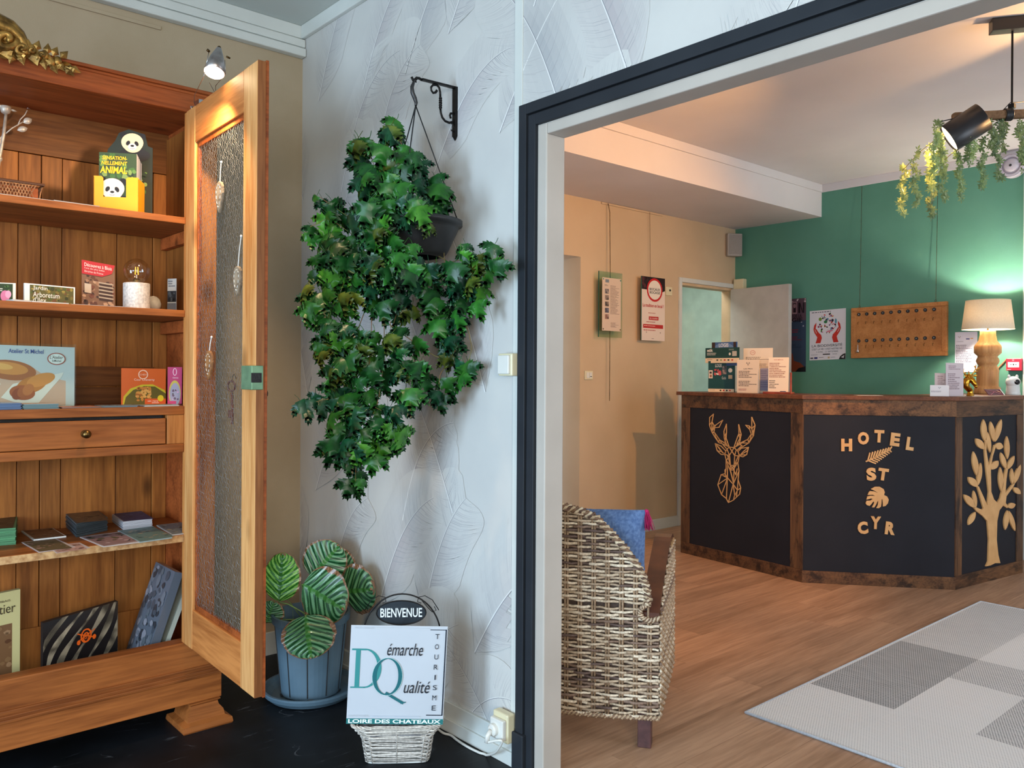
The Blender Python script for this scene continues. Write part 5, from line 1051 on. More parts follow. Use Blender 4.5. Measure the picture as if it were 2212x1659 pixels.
# the sign board
Ps = bc-vb*.094; ns = (vb.x, vb.y, 0); Pw = ub
lb = onpl(758, 1450, Ps, ns); rb2 = onpl(967, 1450, Ps, ns); A = Vector((rb2.x-lb.x, rb2.y-lb.y, 0)); zt2 = onpl(862, 1352, Ps, ns).z; zb3 = onpl(860, 1564, Ps, ns).z
A = A+Vector((0, 0, -A.length*.028)); O = Vector((lb.x, lb.y, zt2+A.length*.014)); B = Vector((0, 0, zb3-zt2))+(-ub*.014)
sg = thing('tourism_sign', O+B+A*.5, math.atan2(A.y, A.x), 'white square sign with large green D and Q letters in the wicker basket', 'sign')
mb = MB(); nn = B.cross(A).normalized(); mb.slab(O, A, B, -nn*.004); build(mb, 'board', pm('sign_board_white', (196, 202, 210), (190, 196, 204), 3, .25), sg, bevel=.001)
cv = Canvas(O, A, B, .0008); g1, g2 = (60, 140, 140), (38, 104, 112)
cv.rect(0, .945, 1, .055, (44, 118, 118)); cv.text(.02, .952, .955, .04, 'LOIRE DES CHATEAUX', (236, 244, 244), .03)
cv.line([(.82, .035), (.985, .035)], .007, (24, 34, 50)); cv.line([(.985, .03), (.985, .905)], .012, (24, 34, 50)); cv.line([(.82, .905), (.99, .905)], .009, (24, 34, 50))
# serif style capitals built from strokes
def serifD(cv, x, y, w, h, c):
    cv.rect(x+.10*w, y, .16*w, h, c); cv.rect(x-.04*w, y, .5*w, .022*h*2, c); cv.rect(x-.04*w, y+h*.965, .5*w, .035*h, c)
    pts = []; n = 26
    for i in range(n+1): a = -math.pi/2+math.pi*i/n; pts.append((x+.42*w+.58*w*math.cos(a), y+h/2+h/2*math.sin(a)))
    inn = []
    for i in range(n+1): a = math.pi/2-math.pi*i/n; inn.append((x+.42*w+.44*w*math.cos(a), y+h/2+h*.465*math.sin(a)))
    for i in range(n): cv.k -= 1; cv.poly([pts[i], pts[i+1], inn[n-i-1], inn[n-i]], c)
    cv.k += 1
serifD(cv, .035, .235, .30, .40, g1)
def ovalQ(cv, x, y, rx, ry, c):
    n = 40; vs = []
    for i in range(n):
        a0, a1 = 2*math.pi*i/n, 2*math.pi*(i+1)/n; f0 = .12+.16*abs(math.cos(a0)); f1 = .12+.16*abs(math.cos(a1)); e = .10; f0, f1 = .07+.2*abs(math.cos(a0)), .07+.2*abs(math.cos(a1))
        cv.k -= 1; cv.poly([(x+rx*math.cos(a0), y+ry*math.sin(a0)), (x+rx*math.cos(a1), y+ry*math.sin(a1)), (x+rx*(1-f1)*math.cos(a1), y+ry*(1-f1*.62)*math.sin(a1)), (x+rx*(1-f0)*math.cos(a0), y+ry*(1-f0*.62)*math.sin(a0))], c)
    cv.k += 1; cv.line([(x-.01, y+ry*.86), (x+rx*.35, y+ry*1.06), (x+rx*1.15, y+ry*1.42)], .028, c); cv.line([(x+rx*.95, y+ry*1.42), (x+rx*1.3, y+ry*1.36)], .012, c)
cv.k += 8; ovalQ(cv, .40, .515, .155, .19, g2); cv.ring(.40, .515, .158, .193, .004, (180, 214, 214))
cv.text(.385, .175, .37, .125, 'émarche', (34, 40, 50), 0, .28); cv.text(.575, .555, .27, .125, 'ualité', (34, 40, 50), 0, .28)
for i, ch_ in enumerate('TOURISME'): cv.text(.875 if ch_ != 'I' else .888, .075+i*.104, .042 if ch_ != 'I' else .012, .05, ch_, (40, 48, 60))
cv.text(.03, .012, .2, .018, 'ACCUEILLIR', (196, 202, 210)); cv.text(.02, .905, .2, .018, 'INFORMER', (196, 202, 210)); cv.rect(.25, .018, .55, .004, (206, 212, 218)); cv.rect(.25, .915, .5, .006, (196, 208, 222)); cv.done('sign_print', sg, 'gloss_print')
# welcome sign behind the board
Pv = bc-vb*.03; V = lambda x, y: onpl(x, y, Pv, ns)
wl = thing('welcome_sign', V(868, 1560), 0, 'black iron welcome plaque with an arched wire frame behind the white sign', 'sign')
cc = V(867, 1323); uu = ub; rx_, rz_2 = 53*Fv.dot(cc-CAM)/FPX, 26*Fv.dot(cc-CAM)/FPX
el = lambda a, kx=1, kz=1, o=0: cc+uu*(rx_*kx*math.cos(a))+Vector((0, 0, rz_2*kz*math.sin(a)))-vb*o
M['slateiron'] = pm('dark_painted_iron', (44, 54, 62), (34, 42, 50), 20, .4, .3)
build(MB().prism([el(i*.2094) for i in range(30)][::1], -vb*.003), 'oval_plate', M['slateiron'], wl); mb = MB(); mb.smooth = True; mb.tube([el(i*.1745, 1, 1, .003) for i in range(36)], .0022, 6, closed=True); build(mb, 'plate_rim', M['iron'], wl)
cv = Canvas(el(math.pi, .88, 1, .003)+Vector((0, 0, rz_2*.42)), uu*rx_*1.76, Vector((0, 0, -rz_2*.84)), .001); cv.text(0.02, .04, .96, .9, 'BIENVENUE', (226, 232, 236), .015); cv.done('plate_lettering', wl)
ca_ = V(868, 1378); ra = 84*Fv.dot(ca_-CAM)/FPX; mb = MB(); mb.smooth = True; hz_ = (V(868, 1283)-ca_).z
mb.tube([ca_+uu*(ra*math.cos(a))+Vector((0, 0, hz_*math.sin(a))) for a in [math.pi*i/30 for i in range(31)]]+[], .0026, 6)
for s in (-1, 1): mb.tube([ca_+uu*(ra*s), ca_+uu*(ra*s)+Vector((0, 0, -.10))], .0026, 6)
mb.tube([ca_-uu*ra*.999+Vector((0, 0, -.098)), ca_+uu*ra*.999+Vector((0, 0, -.098))], .0026, 6); build(mb, 'wire_arch', M['iron'], wl)
for s in (-1, 1):
    pts = [V(868+s*x, y) for x, y in ((80, 1318), (66, 1296), (50, 1287), (36, 1290), (34, 1300), (42, 1303))]; pts2 = [V(868+s*x, y) for x, y in ((44, 1298), (56, 1312), (66, 1322), (74, 1318), (70, 1310))]
    mb = MB(); mb.smooth = True; mb.tube(pts, .0014, 5); mb.tube(pts2, .0014, 5); build(mb, 'wire_scroll', M['iron'], wl)
# ================================================================ SWITCH, SOCKET, CABLE
def plate(name, px0, py0, px1, py1, fn, k, depth, label, cat, mat='cream_pl'): pass
a, c = onx(1080, 764, XW), onx(1131, 812, XW); ys = (min(a.y, c.y), max(a.y, c.y))
zs0, zs1 = onx(1105, 812, XW).z, onx(1105, 764, XW).z
t = thing('light_switch', (XW, 1.995, (zs0+zs1)/2), 0, 'cream surface-mounted light switch on the feather wallpaper by the opening', 'switch')
build(MB().box(XW-.038, XW-.0045, 1.955, 2.022, zs0, zs1), 'switch_box', M['cream_pl'], t, bevel=.004); build(MB().box(XW-.047, XW-.037, 1.962, 2.016, zs0+.006, zs1-.006), 'rocker', M['white_gloss'], t, bevel=.003)
a = onx(1110, 1568, XW)
t = thing('wall_socket', (XW, 2.0, .12), 0, 'cream double wall socket above the baseboard beside the dark frame', 'socket'); zc2 = a.z
build(MB().box(XW-.045, XW-.0145, 1.957, 2.03, zc2-.042, zc2+.05), 'socket_box', M['cream_pl'], t, bevel=.005); build(MB().box(XW-.062, XW-.045, 1.962, 2.024, zc2-.03, zc2+.034), 'adapter', M['white_gloss'], t, bevel=.004)
mb = MB().lathe([(.019, 0), (.019, .012), (.014, .016)], (XW-.062, 2.0, zc2), 20, (-1, 0, 0)); build(mb, 'socket_ring', M['white_gloss'], t)
t = thing('power_cable', onz(1040, 1620, 0), 0, 'white power cable from the wall socket running along the floor', 'cable')
mb = MB(); mb.smooth = True; pl_ = Vector((XW-.078, 2.0, zc2)); mb.tube([pl_, pl_+Vector((-.012, 0, -.012)), pl_+Vector((-.014, .003, -.035))], .008, 8); build(mb, 'plug', M['white_gloss'], t)
fp = lambda x, y: onz(x, y, .0045)
P_ = [pl_+Vector((-.014, .003, -.035)), onx(1083, 1600, XW-.075), onx(1077, 1617, XW-.065), onx(1067, 1627, XW-.055), fp(1050, 1631), fp(1036, 1626), fp(1017, 1617), fp(998, 1606), fp(985, 1597), fp(973, 1588), fp(955, 1582), fp(930, 1560), fp(860, 1500), fp(790, 1478), fp(752, 1474), fp(740, 1465)]
Q = []
for i in range(len(P_)-1):
    p0, p1, p2_, p3 = P_[max(i-1, 0)], P_[i], P_[i+1], P_[min(i+2, len(P_)-1)]
    for k in range(6):
        t_ = k/6; Q.append(.5*((2*p1)+(-p0+p2_)*t_+(2*p0-5*p1+4*p2_-p3)*t_*t_+(-p0+3*p1-3*p2_+p3)*t_**3))
Q = [Vector((q.x, q.y, max(q.z, .0045))) for q in Q]
mb = MB(); mb.smooth = True; mb.tube(Q, .004, 8); build(mb, 'cord', M['white_gloss'], t)
# ================================================================ RUG
m, nt, b = nmat('woven_rug'); L = nt.links.new; M['rug'] = m
tc = N(nt, 'ShaderNodeTexCoord'); sx = N(nt, 'ShaderNodeSeparateXYZ'); L(tc.outputs['Object'], sx.inputs[0])
def mth(op, a, bb=None):
    n = N(nt, 'ShaderNodeMath', operation=op)
    for i, v in enumerate((a, bb)):
        if v is None: continue
        if isinstance(v, (int, float)): n.inputs[i].default_value = v
        else: L(v, n.inputs[i])
    return n.outputs[0]
row_ = mth('MULTIPLY', sx.outputs[0], 95.0); fr_ = mth('FLOOR', row_); par = mth('MODULO', mth('ABSOLUTE', fr_), 2.0)
cx_ = mth('ADD', mth('MULTIPLY', sx.outputs[1], 105.0), mth('MULTIPLY', par, .5))
d1 = mth('LESS_THAN', mth('FRACT', cx_), .5); d2 = mth('LESS_THAN', mth('FRACT', row_), .55); dot = mth('MULTIPLY', d1, d2)
at = N(nt, 'ShaderNodeVertexColor', layer_name='Col'); sc_ = N(nt, 'ShaderNodeSeparateColor'); L(at.outputs[0], sc_.inputs[0])
nz = N(nt, 'ShaderNodeTexNoise'); nz.inputs['Scale'].default_value = 30; mpx_ = N(nt, 'ShaderNodeMapping'); mpx_.inputs['Scale'].default_value = (6, .4, 1); L(tc.outputs['Object'], mpx_.inputs[0]); L(mpx_.outputs[0], nz.inputs['Vector'])
am = mth('MULTIPLY', mth('ADD', dot, mth('MULTIPLY', sc_.outputs[0], .45)), mth('MULTIPLY', sc_.outputs[0], mth('ADD', nz.outputs['Fac'], .55)))
am2 = mth('MINIMUM', am, .92); mx = N(nt, 'ShaderNodeMix', data_type='RGBA'); L(am2, mx.inputs[0]); mx.inputs[6].default_value = (*s2l((232, 228, 224)), 1); mx.inputs[7].default_value = (*s2l((44, 46, 50)), 1); L(mx.outputs[2], b.inputs['Base Color']); b.inputs['Roughness'].default_value = .9
bp = N(nt, 'ShaderNodeBump'); bp.inputs['Strength'].default_value = .5; bp.inputs['Distance'].default_value = .004; L(dot, bp.inputs['Height']); L(bp.outputs[0], b.inputs['Normal'])
rug = thing('woven_rug', (3.8, .95, 0), 0, 'pale grey woven rug with darker checked blocks on the wooden floor', 'rug')
RX0, RX1, RY0, RY1 = 2.66, 4.95, .02, 1.712
xsb = [RX0+.012, 3.10, 3.60, 3.84, 3.925, 4.42, RX1-.012]; ysb = [RY0+.012, .70, 1.085, 1.365, RY1-.012]
dens = {(1, 3): .95, (0, 3): .30, (2, 3): .95, (3, 3): .95, (4, 3): .52, (5, 3): .5, (0, 2): .27, (1, 2): .25, (2, 2): .62, (3, 2): .62, (4, 2): .28, (5, 2): .3, (0, 1): .26, (1, 1): .66, (2, 1): .3, (3, 1): .3, (4, 1): .5, (5, 1): .3}
mb = MB(); mb.col = (.3, .3, .3); mb.box(RX0, RX1, RY0, RY1, .0005, .0085)
for i in range(6):
    for j in range(4):
        d_ = dens.get((i, j), .35); mb.col = (d_, d_, d_); z = .0088; mb.add([(xsb[i], ysb[j], z), (xsb[i+1], ysb[j], z), (xsb[i+1], ysb[j+1], z), (xsb[i], ysb[j+1], z)], [(0, 1, 2, 3)])
build(mb, 'rug_pile', M['rug'], rug)
mb = MB(); mb.smooth = True; mb.tube([(RX0, RY0, .006), (RX1, RY0, .006), (RX1, RY1, .006), (RX0, RY1, .006)], .0055, 8, closed=True); build(mb, 'rug_binding', pm('rug_binding_thread', (206, 210, 216), (186, 190, 196), 120, .8, bump=.4), rug)
# ================================================================ ARMCHAIR
E1 = Vector((-.545, .839, 0)).normalized(); E2 = Vector((.839, .545, 0)).normalized(); PC = Vector((2.17, 1.76, 0))
ac = thing('wicker_armchair', PC+E1*.307+E2*.3, math.atan2(-E1.y, -E1.x), 'woven rattan armchair seen from behind with dark wooden arms', 'armchair')
M['wick'] = colmat('rattan_weave', rough=.6, var=.3, vscale=140, bump=.35, bscale=220)
M['armwood'] = pm('dark_arm_wood', (104, 60, 38), (70, 38, 26), 12, .3, stretch=(1, 1, 1), coat=.3); M['legwood'] = pm('worn_leg_wood', (92, 60, 58), (60, 38, 40), 20, .4)
outl = [(-.028, .10), (-.030, .437), (.022, .433), (.035, .449), (.032, .469), (.013, .482), (.009, .505), (.018, .551), (.034, .596), (.081, .663), (.128, .715), (.184, .771), (.24, .79), (.307, .803)]
def ztop(s):
    s = s if s <= .307 else .307-(s-.307)*1.22
    if s < .009: return .436
    pts = outl[5:]
    for (a, za), (c, zc) in zip(pts[:-1], pts[1:]):
        if a <= s <= c and c > a: return za+(zc-za)*(s-a)/(c-a)
    return .80
def zlow(s): return .10
def smin(z):
    """leftmost s (right edge) of the back at height z"""
    if z < .436: return -.03
    if z < .45: return .03
    if z < .475: return .034
    for (a, za), (c, zc) in zip(outl[5:-1], outl[6:]):
        if za <= z <= zc: return a+(c-a)*(z-za)/(zc-za)
    return .3
def BP(s, z, o=0.0):
    bul = -.035*math.sin(math.pi*min(max((s+.03)/.62, 0), 1))-.02*(z-.3)
    return PC+E1*s+E2*(.0+bul*1.0+o)+Vector((0, 0, z))
rr = random.Random(8); pal = [(198, 178, 152), (168, 146, 122), (222, 206, 182), (130, 106, 90), (186, 164, 138), (98, 78, 70)]
mb = MB(); mb.smooth = True; z = .108; i = 0; sp = .046
while z < .795:
    s0 = smin(z)+.004; s1 = .307+(.307-s0)/1.22; n = max(4, int((s1-s0)/.0115)); pts = []
    for j in range(n+1):
        s = s0+(s1-s0)*j/n; pts.append(BP(s, z+rr.uniform(-1, 1)*.0012+.001*math.sin(s*40+i), .0055*math.cos(math.pi*s/sp+(i % 2)*math.pi)))
    c = pal[rr.randrange(6)]; mb.col = s2l(c); seg = 0
    while seg < n:  # colour changes along the strand
        e = min(n, seg+rr.randint(5, 14)); mb.col = s2l(pal[rr.choice((0, 0, 1, 2, 2, 3, 4, 5))]); mb.tube(pts[seg:e+1], .0052*rr.uniform(.8, 1.1), 5, cap=False, flat=.8); seg = e
    z += .0112; i += 1
build(mb, 'back_weave', M['wick'], ac, kind='stuff')
mb = MB(); mb.smooth = True; mb.col = s2l((150, 124, 98)); s = .0
while s < .565:
    mb.tube([BP(s, .1), BP(s, ztop(s)-.01)], .004, 5); mb.tube([BP(s+.009, .1), BP(s+.009, ztop(min(.55, s+.009))-.01)], .004, 5); s += sp
build(mb, 'back_stakes', M['wick'], ac, kind='stuff')
mb = MB(); mb.col = s2l((70, 52, 42)); ns_ = 24
lo = [BP(-.028+.6*k/ns_, .105, .012) for k in range(ns_+1)]; hi = [BP(-.028+.6*k/ns_, ztop(min(max(-.028+.6*k/ns_, 0), .558))-.012, .012) for k in range(ns_+1)]
mb.add(lo+hi, [(k, k+1, ns_+2+k, ns_+1+k) for k in range(ns_)]); build(mb, 'back_lining', M['wick'], ac)
def braid(name, path, R, r, turns, cols):
    mb = MB(); mb.smooth = True; n = len(path)
    for k in range(4):
        pts = []
        for j in range(n*5):
            q = j/(n*5-1)*(n-1); a = int(min(q, n-2)); f = q-a; p = path[a]*(1-f)+path[a+1]*f; t_ = (path[a+1]-path[a]).normalized(); u = t_.cross(E2).normalized(); ph = turns*2*math.pi*j/(n*5)+k*math.pi/2
            pts.append(p+u*(R*math.cos(ph))+E2*(R*.8*math.sin(ph)))
        mb.col = s2l(cols[k % len(cols)]); mb.tube(pts, r, 5)
    build(mb, name, M['wick'], ac, kind='stuff')
top = [BP(s, z) for s, z in outl[5:]]+[BP(.307+(.307-s)/1.22, z) for s, z in outl[5:-1][::-1]]
braid('top_braid', top, .0115, .0058, 26, [(190, 168, 138), (120, 92, 70), (206, 188, 160), (92, 68, 54)])
braid('notch_braid', [BP(s, z, -.004) for s, z in ((-.03, .44), (.0, .430), (.024, .437), (.036, .452), (.032, .47), (.016, .482))], .006, .0042, 6, [(198, 178, 150), (120, 92, 70)])
braid('bottom_braid', [BP(-.03+.6*k/12, .104, -.002) for k in range(13)], .006, .0048, 22, [(180, 156, 126), (130, 102, 80)])
# side panel and arm (right side) and the hidden left one
for sgn, s_off in ((1, -.030), (-1, .585)):
    base = PC+E1*s_off; mb = MB(); mb.smooth = True; z = .108; i = 0
    def armz(t): return .452+.17*min(1, t/.42)**.8-(0 if t < .5 else (t-.5)**2*6)
    while z < .60:
        t0 = 0.0
        if z > .445: t0 = .42*((z-.452)/.17 if z > .452 else 0)**1.25+.01
        t1 = .56; n = max(3, int((t1-t0)/.013)); pts = [base+E2*(t0+(t1-t0)*j/n)+E1*(.004*math.cos(math.pi*j*.5+(i % 2)*math.pi))+Vector((0, 0, z+rr.uniform(-1, 1)*.001)) for j in range(n+1)]
        mb.col = s2l(pal[rr.choice((0, 1, 1, 4, 4, 2, 3))]); mb.tube(pts, .0052, 5, flat=.8); z += .0118; i += 1
    build(mb, 'side_weave', M['wick'], ac, kind='stuff')
    mb = MB(); mb.smooth = True; mb.col = s2l((164, 130, 90))
    for k in range(13): t = .02+k*.045; mb.tube([base+E2*t+Vector((0, 0, .1)), base+E2*t+Vector((0, 0, armz(t)-.012))], .004, 5)
    build(mb, 'side_stakes', M['wick'], ac, kind='stuff')
    # arm board
    mb = MB(); n = 18; w0 = .062; a0 = base+E1*(.002 if sgn > 0 else -.002)+E1*(0 if sgn > 0 else -w0); prof = []
    for j in range(n+1): t = -.006+.60*j/n; prof.append((t, armz(max(t, 0))+.004))
    prof.append((.605, armz(.6)-.03))
    for (t0, z0), (t1, z1) in zip(prof[:-1], prof[1:]):
        p0 = a0+E2*t0+Vector((0, 0, z0)); p1 = a0+E2*t1+Vector((0, 0, z1)); mb.hexa([p0-Vector((0, 0, .022)), p0+E1*w0-Vector((0, 0, .022)), p1+E1*w0-Vector((0, 0, .022)), p1-Vector((0, 0, .022)), p0, p0+E1*w0, p1+E1*w0, p1])
    build(mb, 'armrest', M['armwood'], ac)
for s, t in ((.0, .0), (.525, .0), (.0, .52), (.525, .52)): build(MB().slab(PC+E1*(s-.002)+E2*(t+.0), E1*.045, E2*.045, (0, 0, .14)), 'leg', M['legwood'], ac, bevel=.003)
build(MB().slab(PC+E1*.0+E2*.03+Vector((0, 0, .30)), E1*.56, E2*.52, (0, 0, .05)), 'seat', M['rattan'], ac, bevel=.01)
build(MB().slab(PC+E1*.02+E2*.05+Vector((0, 0, .351)), E1*.52, E2*.49, (0, 0, .07)), 'seat_cushion', pm('linen', (196, 184, 164), (180, 168, 148), 60, .9), ac, bevel=.02)
# cushion with tassel
pcn = PC+E1*.215+E2*.115; cu = thing('cushion', pcn+Vector((0, 0, .42)), 0, 'blue denim cushion with a pink tassel leaning inside the armchair', 'cushion')
M['denim'] = pm('blue_denim', (104, 134, 180), (74, 102, 150), 90, .85, bump=.4, bscale=300); M['pink'] = pm('pink_tassel_yarn', (206, 34, 104), (160, 20, 78), 60, .8)
hz = .185; cc = pcn+Vector((0, 0, .42+hz-.008)); ux_ = -E1; uz_ = (Vector((0, 0, 1))-E2*.12).normalized(); un = ux_.cross(uz_)
def cuf(u, v):
    a, c = (u-.5)*2, (v-.5)*2; th_ = .055*((1-a**4)*(1-c**4))**.5; k = 1-.07*(1-abs(a*c))*(abs(a)**3+abs(c)**3)*.5; return a*hz*k, c*hz*k, th_
mb = MB(); mb.smooth = True
for s in (1, -1): mb.grid(lambda u, v: cc+ux_*cuf(u, v)[0]+uz_*cuf(u, v)[1]+un*(s*cuf(u, v)[2]), 16, 16)
build(mb, 'cushion_cover', M['denim'], cu)
cr_ = cc+ux_*hz+uz_*hz
for (sx_, sz_) in ((1, 1), (-1, 1)):
    cn = cc+ux_*hz*sx_*.98+uz_*hz*sz_*.98; mb = MB(); mb.smooth = True; mb.ball(cn+ux_*sx_*.006, .007, 8, 6); rt = random.Random(2)
    dn = Vector((0, 0, -1)) if sz_ > 0 else ux_*sx_*1.0
    for k in range(42):
        o1 = ux_*rt.uniform(-.005, .005)+E2*rt.uniform(-.006, .006); o2 = ux_*rt.uniform(-.008, .026)*sx_+E2*rt.uniform(-.016, .016); L_ = .062+rt.uniform(-.006, .006); st = cn+ux_*sx_*.008
        mb.tube([st+o1, st+o1+dn*L_*.4+o2*.5, st+dn*L_+o2], .0011, 3)
    build(mb, 'tassel', M['pink'], cu, kind='stuff')
# ================================================================ RECEPTION COUNTER
K0, K1, K2, K3 = Vector((4.72, 3.57, 0)), Vector((4.60, 2.58, 0)), Vector((5.135, 1.91, 0)), Vector((5.92, 1.80, 0))
ct = thing('reception_counter', (5.1, 2.5, 0), 0, 'angled reception counter with dark panels and reclaimed wood frame', 'counter')
M['reclaim'] = wood('reclaimed_board', (122, 84, 54), (70, 46, 32), 0, rough=.5, knots=False, dark=(40, 28, 22), var=.2); M['reclaimz'] = wood('reclaimed_post', (120, 84, 54), (72, 48, 34), 2, rough=.5, knots=False, dark=(40, 28, 22), var=.2)
M['ctop'] = wood('counter_top_walnut', (122, 74, 48), (82, 46, 30), 0, rough=.35, knots=False, var=.1); M['cpanel'] = pm('dark_panel', (31, 31, 38), (27, 27, 34), 4, .65, bump=.08, bscale=400, spec=.25)
M['ply'] = pm('birch_plywood', (222, 172, 112), (208, 156, 98), 14, .55)
segs = [(K0, K1), (K1, K2), (K2, K3)]; CTZ = 1.128
pq = [((1488.9, 880), (1707, 891.5), (1488.9, 1176.7), (1707, 1221.4)), ((1732.5, 893.3), (2064.8, 903), (1730.4, 1231), (2064, 1248.6)), ((2078, 902), (2197, 895), (2079.5, 1244), (2197, 1211))]
SEG = []
for k, (a, c) in enumerate(segs):
    d = (c-a).normalized(); n = Vector((d.y, -d.x, 0)); n = -n if n.dot(CAM-a) < 0 else n; n.z = 0; n.normalize(); Ls = (c-a).length; tl, tr, bl, br_ = [onpl(*q, a, n) for q in pq[k]]
    s0 = ((tl+bl)/2-a).dot(d); s1 = ((tr+br_)/2-a).dot(d); zt = (tl.z+tr.z)/2; zb = (bl.z+br_.z)/2; SEG.append((a, d, n, s0, s1, zb, zt))
    D_ = lambda s, o, z: a+d*s+n*o+Vector((0, 0, z))
    build(MB().slab(D_(max(s0, .0), -.03, zb), d*(s1-s0), n*.024, (0, 0, zt-zb)), 'front_panel', M['cpanel'], ct)
    build(MB().slab(D_(0, -.028, 0), d*Ls, n*.028, (0, 0, zb)), 'bottom_rail', M['reclaim'], ct, bevel=.002)
    build(MB().slab(D_(0, -.028, zt), d*Ls, n*.028, (0, 0, CTZ-.024-zt)), 'top_rail', M['reclaim'], ct, bevel=.002)
    if s0 > .01: build(MB().slab(D_(0, -.028, zb), d*s0, n*.028, (0, 0, zt-zb)), 'post', M['reclaimz'], ct, bevel=.002)
    if Ls-s1 > .01: build(MB().slab(D_(s1, -.028, zb), d*(Ls-s1), n*.028, (0, 0, zt-zb)), 'post', M['reclaimz'], ct, bevel=.002)
# tops with mitred corners
def offs(o):
    ln = [(a+n*o, d) for a, d, n, *_ in SEG]
    def isec(p, d, q, e): t = ((q.x-p.x)*e.y-(q.y-p.y)*e.x)/(d.x*e.y-d.y*e.x); return p+d*t
    return [K0+SEG[0][2]*o-SEG[0][1]*(.03 if o > 0 else .0), isec(*ln[0], *ln[1]), isec(*ln[1], *ln[2]), K3+SEG[2][2]*o+SEG[2][1]*.04]
fo, bo = offs(.022), offs(-.42); bo[3] = Vector((6.33, 2.3, 0))
for k in range(3): build(MB().prism([Vector((p.x, p.y, CTZ-.024)) for p in (fo[k], fo[k+1], bo[k+1], bo[k])], (0, 0, .024)), 'counter_top', M['ctop'], ct, bevel=.002)
bi = offs(-.03)
bo2 = offs(-.4)
for k in range(3): build(MB().prism([Vector((p.x, p.y, .02)) for p in (bi[k], bi[k+1], bo2[k+1], bo2[k])], (0, 0, CTZ-.05)), 'carcass', M['black_pl'], ct)
# panel art (plywood cut-outs)
def onseg(k, x, y, o=.0): a, d, n = SEG[k][:3]; return onpl(x, y, a-n*.006+n*o, n)
def strokes(lines, k, f, w, name, th=.004):
    mb = MB(); n = SEG[k][2]
    for ln in lines:
        for p, q in zip(ln[:-1], ln[1:]):
            a, c = onseg(k, *f(*p), .0006), onseg(k, *f(*q), .0006); u = (c-a).normalized().cross(n).normalized()*w/2; e = (c-a).normalized()*w*.35; mb.slab(a-u-e, c-a+e*2, u*2, n*th)
    return build(mb, name, M['ply'], ct)
dz = lambda x, y: (1500+x/7.54, 880+y/7.54)
deer = [[(315,110),(252,165),(250,290),(285,395),(330,470),(400,575),(455,590),(525,670)], [(315,110),(290,235),(320,290),(350,290),(465,208),(405,325),(335,330),(322,400),(290,408)], [(290,235),(285,395),(320,300)], [(290,235),(252,290)], [(322,345),(285,395)], [(290,408),(335,415),(410,525),(490,575),(560,640)], [(335,415),(350,480),(400,575),(410,525),(360,450)], [(410,525),(455,590),(560,640)], [(350,290),(322,340)],
 [(525,272),(485,390),(490,500),(525,600),(560,640)], [(525,272),(527,400),(520,500),(570,645)], [(487,480),(520,420),(500,560),(520,500)], [(725,280),(765,440),(740,570),(660,655)], [(725,280),(730,420),(690,530),(650,645)], [(765,460),(725,430),(745,500),(695,600)], [(730,430),(690,530)],
 [(938,160),(992,290),(965,460),(890,580),(710,690)], [(938,160),(940,350),(965,460)], [(992,290),(940,350),(895,300),(838,290),(905,360),(930,435),(875,520),(720,595),(655,655)], [(895,300),(905,360)], [(965,460),(930,435),(920,500),(890,580),(875,520),(780,580)], [(720,600),(780,620),(705,690)], [(955,420),(985,330)], [(940,350),(955,450)], [(655,655),(780,580),(890,580)],
 [(343,590),(440,630),(515,710),(500,770),(440,765),(375,705),(343,590),(465,740),(500,750)], [(343,590),(400,650),(460,730)], [(375,705),(440,720)], [(885,650),(770,665),(712,720),(740,790),(795,805),(855,770),(885,650),(800,720),(740,790)], [(860,710),(780,760)], [(740,780),(850,770)],
 [(570,645),(520,700),(500,770),(525,870),(590,945)], [(570,645),(650,655),(715,720),(735,790),(715,890),(650,970)], [(570,645),(615,715),(650,655)], [(615,715),(575,780),(500,770)], [(615,715),(660,785),(735,790)], [(535,685),(555,730),(575,780),(590,945)], [(685,695),(660,785),(650,970)], [(525,870),(575,780)], [(545,780),(580,910)], [(715,800),(670,910)], [(715,890),(670,920)],
 [(590,945),(650,945),(650,1020),(590,1020),(590,945),(650,1020)], [(650,945),(590,1020)], [(520,860),(520,1000),(500,1020),(505,1080),(440,1095),(385,1260),(445,1420),(520,1480),(558,1550),(640,1510),(740,1415),(758,1310),(715,1180),(730,1030),(710,900)],
 [(525,880),(545,930),(540,1150),(525,1480)], [(545,930),(585,1020),(640,1230)], [(590,1020),(630,1180)], [(650,1020),(640,1240)], [(690,930),(640,1010),(680,1100),(700,1000)], [(730,1040),(640,1240)], [(440,1095),(545,1150),(385,1260)], [(545,1150),(445,1420)], [(500,1080),(545,1150),(635,1250),(558,1550)], [(440,1100),(510,1120)], [(635,1250),(660,1430),(640,1510)], [(635,1250),(705,1350),(758,1310)], [(705,1350),(715,1180)], [(705,1350),(660,1440)], [(740,1415),(640,1510)], [(700,1360),(690,1450)], [(520,1000),(505,1080)]]
strokes(deer, 0, dz, .0052, 'deer_head_cutout')
hz2 = lambda x, y: (1790+x/5.924, 900+y/5.924)
